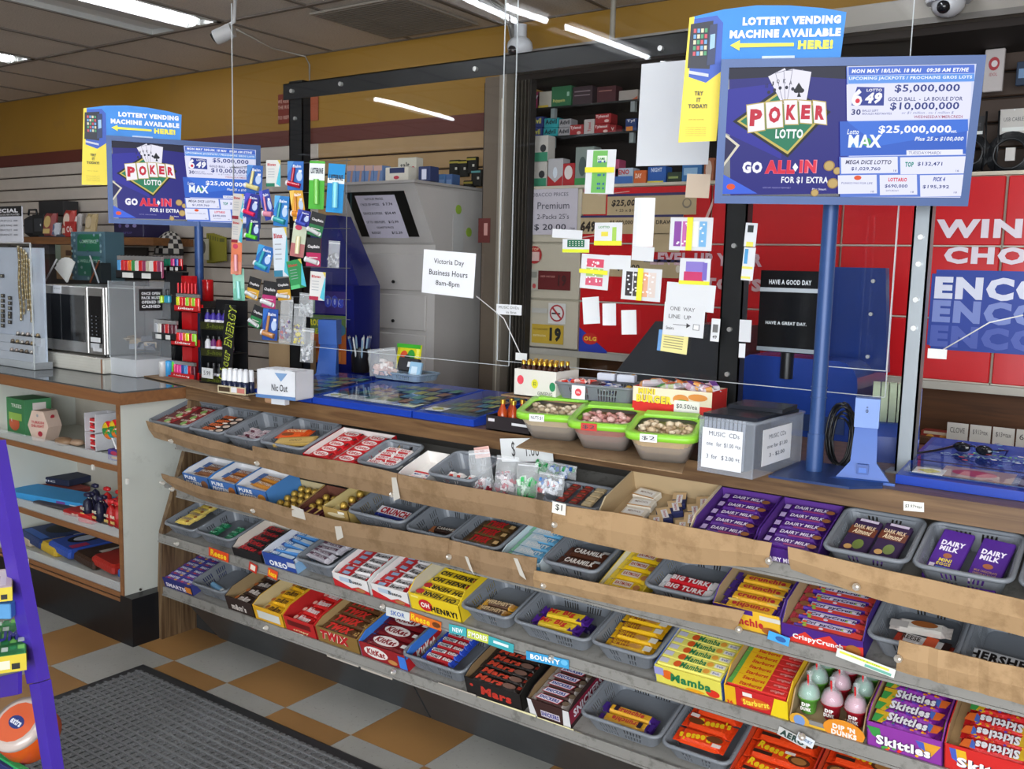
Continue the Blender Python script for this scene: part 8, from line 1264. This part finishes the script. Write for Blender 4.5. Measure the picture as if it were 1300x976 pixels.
# ================================================================== lip balm and toothbrush packs hung before the left screen
HP = SYA-.03
t = thing('peg_rail', 'thin wire rail with pegs carrying the hanging packs', 'rail', TR(AY(290, 260, HP).x, HP+.012, 0)); b = MB()
xr_ = AY(442, 260, HP).x-AY(290, 260, HP).x
for z in [AY(360, q, HP).z for q in (208, 245, 290, 338, 376, 400)]: b.cyl((0, 0, z), (xr_, 0, z), .0012, mat('6a6c70', .4, .5), 6)
b.cyl((0.02, 0, AY(360, 410, HP).z), (0.02, 0, AY(360, 205, HP).z), .0015, mat('6a6c70', .4, .5), 6); b.cyl((xr_-.02, 0, AY(360, 410, HP).z), (xr_-.02, 0, AY(360, 205, HP).z), .0015, mat('6a6c70', .4, .5), 6); b.build('wire_frame', t)
def hp(px, py, w_, h, roll, col, lab, kind, c2='f0f0f0', c3='cccccc', k_=0, txt=None):
    p = AY(px, py, HP-.006*(k_ % 4)); U = UM(p); W_, H_ = w_*U, h*U; M = TR(*p) @ RZ(22) @ RY(roll); root = thing('hanging_pack', lab, 'blister pack', M, 'hanging packs on the rail')
    b = MB(); b.bbox(-W_/2, W_/2, 0, .0012, -H_/2, H_/2, card(col), .0004); it = []
    if kind == 'balm': it = [('p', [(-.5, .0), (-.1, .5), (-.5, .5)], c2), ('e', .25, -.02, .18, .17, 'b9cce8'), ('t', txt or 'Balm', .1, .33, .5, .1, 'f0f2f6', .02), ('r', .2, .12, .4, .2, 'e8e8f0')]
    elif kind == 'tall': it = [('t', txt or 'Blistex', -.1, .33, .6, .1, 'b8242c', .04), ('p', [(.2, -.4), (.5, -.5), (.5, .4)], '4ab8cc'), ('r', -.5, -.5, .1, -.37, c3), ('p', [(.3, .5), (.5, .5), (.5, .3)], 'd8c04a')]+[('r', -.35, .15-.1*k, .1, .17-.1*k, '9aa0a8') for k in range(4)]
    elif kind == 'chap': it = [('r', -.5, -.02, .5, .5, '17171a'), ('t', 'ChapBalm', 0, .18, .8, .14, 'e8e4e4', .03), ('r', -.3, -.2, .3, -.17, 'e8d8d8'), ('e', .3, -.36, .14, .09, 'f0f0f0')]
    elif kind == 'brush': it = [('r', -.5, .1, .5, .45 if c3 == 'w' else .2, 'e4e8e8'), ('t', txt or 'LISTERINE', 0, .22 if c3 != 'w' else .3, .8, .12, '1a2a3a', .05)]
    elif kind == 'mint': it = [('e', -.1, .38, .25, .08, 'c83a5a'), ('r', -.5, -.5, .5, -.1, c2)]
    b.art(TR(0, -.0004, 0) @ FRONT, it, W_, H_); b.build('backing_card', root)
    if kind in ('balm', 'chap', 'mint', 'brush'):
        b = MB(); 
        if kind in ('mint', 'brush'): b.cyl((0.08*W_, -.008, -H_*.4), (.02*W_, -.008, H_*.12), .16*W_, mat(c3 if c3 != 'w' else c2, .15, 0), 12)
        else: b.cyl((-W_*.42, -.007, -H_*.26), (W_*.34, -.007, -H_*.36), .09*H_, mat(c3, .2), 12); b.cyl((-W_*.5, -.007, -H_*.25), (-W_*.40, -.007, -H_*.262), .1*H_, plas('e4e4e8'), 12)
        if kind == 'balm': b.cyl((-W_*.18, -.006, -H_*.25), (-W_*.06, -.006, H_*.28), .09*W_, mat(c3, .2), 12)
        b.build('plastic_tube', root)
for k, a in enumerate((
    (323, 227, 22, 34, 4, '2f5fae', 'blue balm pack with pale yellow tube, top left of the hanging packs', 'balm', '4a86c8', 'd8cc8c'), (347, 220, 20, 33, 0, 'd8d8d4', 'white medicated balm pack with green foot, top row', 'tall', '', '1f7a5c'), (375, 223, 22, 36, 1, '2f6ab8', 'blue balm pack with crimson tube, top row', 'balm', '4a8ac8', 'b01a34'),
    (402, 235, 21, 60, 2, '4fae3a', 'green whitening brush pack with white header, top row', 'brush', '7ac85a', 'w', 'LISTERINE'), (426, 239, 23, 61, 4, '1f8ac8', 'bright blue mouthwash brush pack, top right', 'brush', '5ac0e8', '7ad0e8'), (302, 262, 15, 32, 3, 'cfcac4', 'white medicated balm pack with dark red foot over the left screen edge', 'tall', '', '8a1a2c'),
    (319, 261, 20, 30, 8, '2a2f8c', 'navy balm pack with hot pink tube', 'balm', '4a4ac0', 'e02a58'), (339, 260, 14, 38, -14, '2f3f9c', 'narrow blue pack with pink pencil tube', 'balm', '5a5ac8', 'd88aa0'), (357, 268, 20, 38, 4, '2a7ac0', 'light blue balm pack with teal tube', 'balm', '5ab0e0', '2f9aa0'),
    (378, 260, 18, 38, -8, 'e0a83c', 'orange balm pack with amber tube', 'balm', 'f0c860', 'd88a2c'), (385, 277, 18, 20, 12, '2a2f8c', 'small navy round pack under the orange one', 'balm', '3a4ab0', '4a5ac0'), (402, 285, 20, 30, 14, '1f6a3c', 'green and black balm card, right side', 'chap'), (301, 293, 15, 30, 3, 'cfcac4', 'white medicated balm pack low over the left screen edge', 'tall', '', '8a1a2c'),
    (321, 291, 19, 30, 2, '1f2f6c', 'dark blue balm pack with lime tube', 'balm', '2a4a9a', '5ac83a'), (300, 328, 15, 40, 2, 'd87a54', 'orange card with pink tube at the left edge', 'mint', 'd88a70', 'e8a0a8'), (335, 328, 22, 32, 14, '2466b0', 'blue balm pack with turquoise tube', 'balm', '3a9ad0', '3aa8b8'), (356, 320, 20, 62, -3, 'd4dce4', 'tall white and pale blue brush pack in the middle', 'tall', '', '2f7a98'), (379, 305, 19, 42, 8, 'c4ccb4', 'pale green card with cream tube', 'mint', 'b06a6a', 'e8e0b4'),
    (398, 320, 20, 36, 2, 'b01f54', 'crimson and black balm card, upper right', 'chap'), (376, 348, 21, 36, -12, '2a8a4c', 'green box pack turned sideways', 'tall', '', '5ac07a'), (303, 362, 16, 42, -2, '9ad0bc', 'mint green card with aqua tube', 'mint', '7ac0a8', '9ae0d8'), (322, 366, 17, 28, 14, 'c99a24', 'yellow and black balm card at left', 'chap'), (342, 374, 19, 34, 6, 'b02a6a', 'magenta and black balm card in the middle', 'chap'), (360, 367, 18, 28, -6, 'c99a24', 'yellow and black balm card right of the magenta one', 'chap'),
    (403, 363, 21, 36, 3, 'dcdad6', 'white medicated balm pack with crimson foot, lower right', 'tall', '', 'a81a3c'), (326, 402, 16, 28, 20, '1f7a44', 'green and black balm card low at left', 'chap'), (343, 412, 21, 40, 3, '1f4a9c', 'blue balm pack with tan tube, bottom of the hanging packs', 'balm', '2a6ac0', 'b8804c'))): hp(*a[:8], *(a[8:10] if len(a) > 8 else ()), k_=k, **({'txt': a[10]} if len(a) > 10 else {}))
def hbag(px, py, wpx, hpx, cols, lab, sd):
    r = clearbag(px, py, wpx, hpx, HP-.01, cols, lab, 22, 3, sd, .5, 'clear zip bags on the rail', 'zip_bag', .02, .006)
hbag(362, 436, 18, 60, ['c8242c', '6a5a8a', 'b8b8c0'], 'clear zip bag with a small red item under the yellow card', 3); hbag(379, 438, 18, 52, ['d8c83a', '4a3a6a', 'a8a8b0'], 'clear zip bag with yellow and purple items', 5); hbag(389, 460, 18, 44, ['c8ccd0', '9a9ea4', 'e8e8ec'], 'clear bag with silver foil at the foot of the black post', 6)
hbag(388, 402, 20, 30, ['c8ccd0', 'b0b4b8'], 'clear bag of coiled earphones behind the medicated pack', 8); hbag(423, 340, 16, 34, ['5a5a60', 'a8a8b0'], 'clear bag with a grey item right of the crimson card', 9)
# ================================================================== goods inside the left cabinet
SY1, SY2, SY3 = .697, .413, .196; yf = CY+.03
def cz(px0, px1, py0, y, d_, z, *a, **k): return frontbox(px0, px1, py0, 0, y, d_, *a, zbot=z, **k)
cz(-12, 21, 503, yf+.05, .12, SY1, 'green_carton', 'green gift carton at the far left of the top cabinet shelf', 'box', '3a7a4a', [('t', 'TREES', .2, .3, .4, .1, 'd8e0d0', .02), ('e', .1, -.2, .2, .2, 'b8502c'), ('r', -.1, -.1, .4, .1, '8ab04a')], sart=[('r', -.5, -.5, .5, .5, '4a8a5c'), ('r', -.2, .2, .3, .4, 'e0d8d4')])
def hexcase(px, py0, py1, y, col, lab):
    p = AY(px, py1, y); z0 = SY1; h = AY(px, py0, y).z-z0; t = thing('hexagonal_carton', lab, 'box', TR(p.x, y, z0) @ RZ(12)); w_ = h*.47; b = MB(); pts = [(-w_*.55, 0), (w_*.55, 0), (w_, h*.5), (w_*.55, h), (-w_*.55, h), (-w_, h*.5)]
    b.prism(pts, 0, .07, card(col), 'Y'); b.art(TR(0, -.0005, h/2) @ FRONT, [('t', 'TURKISH', 0, .12, .62*w_*2/h, .09, 'b83a44', .04), ('t', 'DELIGHT', 0, .0, .62*w_*2/h, .09, 'b83a44', .04), ('e', .1, -.25, .1, .09, 'a8283a'), ('e', -.05, -.28, .06, .05, 'd8b8a8'), ('e', 0, .35, .05, .05, '9a9a9a')], h, h); b.build('carton_body', t); b = MB(); b.cyl((w_*.75, .035, h*.8), (w_*.76, .035, h*.8), .01, card('b02a38')); b.build('round_seal', t)
hexcase(27, 516, 556, yf+.06, 'b8bcc4', 'white hexagonal sweets carton with red lettering, top cabinet shelf'); hexcase(49, 522, 564, yf+.03, 'd0b8a8', 'cream hexagonal sweets carton with red lettering, right of the white one')
b = MB(); b.X = Mx(); b.ball((0, 0, .015), .05, foil('9a7a5c'), 10, (1.1, .7, .35)); b.ball((.06, .02, .015), .04, foil('b89a80'), 10, (1, .7, .35)); p = AY(82, 565, yf+.06); one('snack_pouch', b, 'crumpled clear pouch of brown nuts lying on the top cabinet shelf', 'pouch', TR(p.x, p.y, SY1))
p = AY(116, 575, yf+.06); t = thing('egg_case', 'tall white carton of red and white candy packs beside the lollipops', 'box', TR(p.x, p.y, SY1)); h = AY(108, 524, yf+.06).z-SY1; b = MB(); b.box(-.045, -.04, 0, .1, 0, h, 'c8c8cc'); b.box(.03, .035, 0, .1, 0, h, 'd0d0d4'); b.box(-.045, .035, .1, .103, 0, h, 'c8c8cc'); b.box(-.045, .035, 0, .1, 0, .003, 'c8c8cc'); b.box(-.045, .035, 0, .1, h*.48, h*.5, 'c8c8cc'); b.build('carton_walls', t)
kp = packet(.055, .03, .028, 'c8282c', [], [('r', -.5, -.1, .5, .1, 'e8e0dc'), ('e', .1, -.25, .15, .12, '2a1a1a')])
for k in range(4): inst('candy_pack', kp, 'red and white candy pack in the tall white carton, %s' % ('lowest', 'second from the bottom', 'third from the bottom', 'topmost')[k], CC, TR(p.x-.005, p.y+.03, SY1+.004+.030*k+(.008 if k > 1 else 0)), 'red and white packs in the tall carton')
def lolly(px, py, lab, sd):
    p = AY(px, py, yf+.02); t = thing('swirl_lollipop', lab, 'lollipop', TR(*p) @ RZ(10) @ RY(-8)); r_ = .036; b = MB(); cs = ['c8282c', 'd8b82c', '2f8a4a', 'd8702c', '2a8a8a', 'e0d8c8']
    N = 6
    for k in range(N):
        for s_ in range(24): a0 = s_*math.pi/12; a1 = a0+math.pi/12; r0 = r_*k/N; r1 = r_*(k+1)/N; tw_ = .9*k/N; y0 = -.006*math.sqrt(max(0, 1-(k/N)**2)); y1 = -.006*math.sqrt(max(0, 1-((k+1)/N)**2)); b.add([(r0*math.cos(a0+tw_), y0, r0*math.sin(a0+tw_)), (r1*math.cos(a0+tw_+.15), y1, r1*math.sin(a0+tw_+.15)), (r1*math.cos(a1+tw_+.15), y1, r1*math.sin(a1+tw_+.15)), (r0*math.cos(a1+tw_), y0, r0*math.sin(a1+tw_))], [(0, 1, 2, 3)], plas(cs[(s_//4) % 6], .15))
    b.cyl((0, 0, 0), (0, .006, 0), r_, plas('c8a83a'), 24); b.build('swirl_disc', t); b = MB(); b.cyl((.012, .002, -.03), (.03, .004, -.09), .004, plas('d8d8d8'), 8); b.build('white_stick', t)
    b = MB(); b.art(TR(0, -.0065, 0) @ FRONT, [('t', 'candy', 0, .1, .5, .2, '2f7a2a', .06), ('t', 'pop', 0, -.15, .35, .18, '3f9a2a', .06)], .07, .07); b.build('lettering', t)
lolly(138, 546, 'large swirl lollipop in front of the tall white carton', 1); lolly(147, 544, 'second swirl lollipop, partly behind the first', 2)
cz(129, 157, 571, yf+.01, .05, SY1, 'lollipop_stand', 'purple and blue card base holding the lollipops', 'stand', '4a3a8a', [('e', -.2, .2, .15, .2, 'b83a5a'), ('e', .1, .25, .12, .2, 'd8b03a'), ('e', .3, .1, .1, .2, '3a6ab0'), ('r', -.3, -.3, .4, -.1, 'b8862c')])
b_ = lambda px0, px1, y, d_, z, h, nm, lab, col, it, yaw=0, m=None: one(nm, (lambda q: q.bbox(0, AY(px1, 600, y).x-AY(px0, 600, y).x, 0, d_, 0, h, m or card(col), .003).art(TR((AY(px1, 600, y).x-AY(px0, 600, y).x)/2, -.0005, h/2) @ FRONT, it, AY(px1, 600, y).x-AY(px0, 600, y).x, h))(MB()), lab, 'box' if nm != 'biscuit_pack' else 'biscuit pack', TR(AY(px0, 600, y).x, y, z) @ RZ(yaw))
b_(-25, 52, yf+.08, .2, SY2, .022, 'chocolate_box', 'red and white flat chocolate box, second in the left stack', '8a3a34', [('r', -.3, -.2, .4, .2, 'c8b0a0')], 4); b_(-20, 57, yf+.13, .16, SY2+.023, .03, 'chocolate_box', 'navy flat box with white lettering on top of the left stack', '1c2440', [('t', 'NOIR CLASSIC', .05, 0, .6, .3, 'c8ccd8', .03)], 12)
b_(5, 90, yf+.02, .16, SY2+.0, .028, 'chocolate_box', 'bright blue flat chocolate box in front of the left stack', '3a9ad8', [('r', .1, -.3, .2, .3, '7a4a9a'), ('r', .25, -.2, .5, .1, 'c8e0f0')], 10)
b_(40, 105, yf+.03, .2, SY2, .012, 'chocolate_box', 'flat box with dark pictured top on the middle cabinet shelf', '4a4448', [], 6); b_(78, 118, yf+.02, .18, SY2, .022, 'chocolate_box', 'red flat chocolate box in the middle of the cabinet shelf', 'b01f1f', [('t', 'Malt', 0, 0, .5, .4, 'e8b8a8', .03)], 6); b_(97, 112, yf+.0, .06, SY2, .035, 'chocolate_box', 'small plain red box in front of the red flat box', 'c81e1e', [], 4)
for k in range(10):
    px = 112+5*k if k < 9 else 150; rd = k >= 5; p = AY(px, 660, yf+.03+.02*(k % 3)); b = MB(); b.X = Mx.Scale(1.45, 4); b.ball((0, 0, .035), .02, foil('b02020' if rd else '1c1c34'), 8, (.8, .8, 1.6)); b.ball((0, 0, .075), .012, foil('c8282c' if rd else '242444'), 6, (1.4, .8, .6)); b.art(TR(0, -.0165, .04) @ FRONT, [('t', 'nut', 0, 0, .02, .01, 'e8e0c8', .03), ('r', -.01, -.02, .01, -.012, 'c8a860')]); one('candy_bag', b, '%s twisted candy bag on the middle cabinet shelf, %s' % ('red' if rd else 'navy', LTR[k % 5]), 'candy bag', TR(p.x, p.y, SY2+(.03 if k % 3 == 2 else 0)), 'twisted candy bags')
q_ = random.Random(2)
for k, (px0, px1, cl, it, lab) in enumerate(((8, 44, 'b8a890', [('r', -.3, -.2, .4, .3, 'd8c48a')], 'pale gold biscuit pack, far left of the bottom cabinet shelf'), (12, 60, '22386a', [('e', 0, .1, .3, .3, '14161e'), ('r', -.4, -.45, .4, -.3, '3a6ac0')], 'dark blue biscuit pack with black cookies'), (24, 80, 'c8a62c', [('e', .0, .15, .2, .25, '4a4030'), ('e', .0, .15, .08, .1, 'd8d8c8')], 'yellow biscuit pack with printed eye'), (50, 95, '2f4fa8', [('e', -.1, 0, .25, .3, '101218'), ('e', -.1, 0, .15, .2, 'c8d0e0'), ('r', .2, -.4, .4, -.1, 'b82a5a')], 'blue and white biscuit pack with black cookies'), (82, 125, '3a2418', [('r', -.1, -.2, .1, .2, 'd8d0c4'), ('e', .2, .1, .2, .2, '6a4428')], 'dark brown biscuit pack with white label'), (104, 150, 'a8281f', [('r', -.5, .0, .5, .5, '5a3818'), ('r', -.1, -.1, .2, .1, 'd8d4cc'), ('e', .3, .2, .15, .2, 'a87a3c')], 'red and brown biscuit pack'), (142, 160, '2a66b8', [('r', -.4, -.2, .4, .1, '4a8ad8')], 'bright blue biscuit pack beside the cream end panel'))):
    y = yf+.04; a, c = AY(px0, 700, y).x, AY(px1, 720, y).x; w_ = (c-a)*.66; me = packet(w_, .26, .045, cl, [('r', -.45, -.45, .45, .45, cl)]+it, mt=foil, bev=.01); inst('biscuit_pack', me, lab, 'biscuit pack', TR((a+c)/2, y+.14, SY3+.004+.010*(k % 2)) @ RZ(-3) @ RY(4), None)
# ================================================================== purple stand at the left edge, close to the camera
pu = plas('4a32a8', .35); X0 = AY(0, 0, 1).x
A1, A2, A3 = AZ(66, 976, 0), None, None
yp = 1.18; pt = lambda px, py: AY(px, py, yp)
t = thing('purple_candy_stand', 'purple candy stand cut off by the left edge of the photo', 'display stand', TR(pt(40, 900).x, yp, 0)); O = V((pt(40, 900).x, yp, 0))
def post_(pts, name='upright', d_=.03, yy=0, m=pu): q = [pt(*p_)-O for p_ in pts]; b = MB(); b.prism([(v_.x, v_.z) for v_ in q][::-1], yy, yy+d_, m, 'Y'); return b.build(name, t)
post_([(-26, 560), (-8, 560), (18, 700), (49, 866), (34, 868), (3, 700)]); post_([(37, 869), (50, 867), (66, 976), (80, 1080), (92, 1160), (78, 1160), (68, 1080), (54, 976)])
post_([(-40, 868), (33, 850), (33, 878), (-40, 892)], 'tier_panel', .01, -.02); post_([(-60, 776), (17, 766), (17, 780), (-60, 792)], 'tier_panel', .01, -.02)
q = MB(); f = pt(92, 1160)-O; q.box(-.3, f.x, -.03, .05, 0, max(.02, f.z), pu); q.build('base', t)
def corner(px, py, h_, w_, d_, yaw, name, lab, col, fit, tit, dy=-.03):
    P_ = AY(px, py, yp+dy); U = UM(P_); h = h_*U; b = MB(); b.bbox(-w_, 0, 0, d_, 0, h, card(col), .002); b.art(TR(-w_/2, -.0005, h/2) @ FRONT, fit, w_, h); b.art(TR(-w_/2, d_/2, h), tit, w_, d_); b.art(TR(.0005, d_/2, h/2) @ SIDE, fit, d_, h)
    return one(name, b, lab, 'carton', TR(*P_) @ RZ(yaw))
yl = [('r', -.5, -.5, .5, .5, 'd8c238'), ('r', .1, -.3, .3, .2, 'e8e4c8'), ('r', .32, -.35, .42, 0, '222222')]
gt = [('r', -.5+.1*i, -.5+.2*j, -.42+.1*i, -.38+.2*j, ('7ac85a', 'd8e8d8', '2a8a4a')[(i+j) % 3]) for i in range(10) for j in range(5)]+[('t', 'GUM', .2, -.1, .4, .3, '3a3a9c', .06)]
corner(34, 850, 22, .18, .24, 62, 'gum_carton', 'green gum carton on the purple stand, lower tier', '4aa05c', yl, gt); corner(16, 762, 18, .14, .16, 62, 'gum_carton', 'white and yellow gum carton on the purple stand, upper tier', 'c9b4bc', yl, [('r', -.4, -.4, .4, .4, 'e0d4dc'), ('r', -.2, -.2, .3, .1, '8a2a3a')])
corner(14, 786, 20, .12, .08, 40, 'blue_carton', 'light blue carton on the purple stand under the white one', '5a9ad0', [], [], -.02)
p = pt(8, 935); t3 = thing('gum_tub', 'round orange gum tub with clear lid on the purple stand', 'tub', TR(p.x, yp+.05, p.z)); U = UM(p); r_ = 37*U; b = MB(); b.X = RX(38) @ RY(12); b.lathe([(r_*.86, -.06), (r_, -.045), (r_, .01), (r_*.94, .025)], 28, plas('d8581c', .25)); b.build('tub_body', t3)
b = MB(); b.X = RX(38) @ RY(12); b.lathe([(r_*.96, .022), (r_*.98, .028), (r_*.98, .038), (r_*.8, .044)], 28, plas('c8b8b0', .2)); b.art(TR(0, 0, .0445), [('e', 0, 0, .42, .42, 'd8623a'), ('e', 0, 0, .2, .13, '2a3a7a'), ('t', 'extra', 0, 0, .3, .12, 'e8ecf4', .04)], r_*1.7, r_*1.7); b.build('clear_lid', t3)
frontbox(-50, 12, 957, 985, yp-.01, .03, 'label_card', 'dark blue label with white script in front of the orange tub', 'label', '24306a', [('t', 'Excel', .2, .1, .5, .6, 'e8ecf4', .05, 0, .2)]); frontbox(-40, 53, 966, 1000, yp+.0, .02, 'green_tray', 'green card tray edge at the bottom left corner', 'tray', '2aa05a', [('r', .2, .1, .4, .3, '7ad09a')])
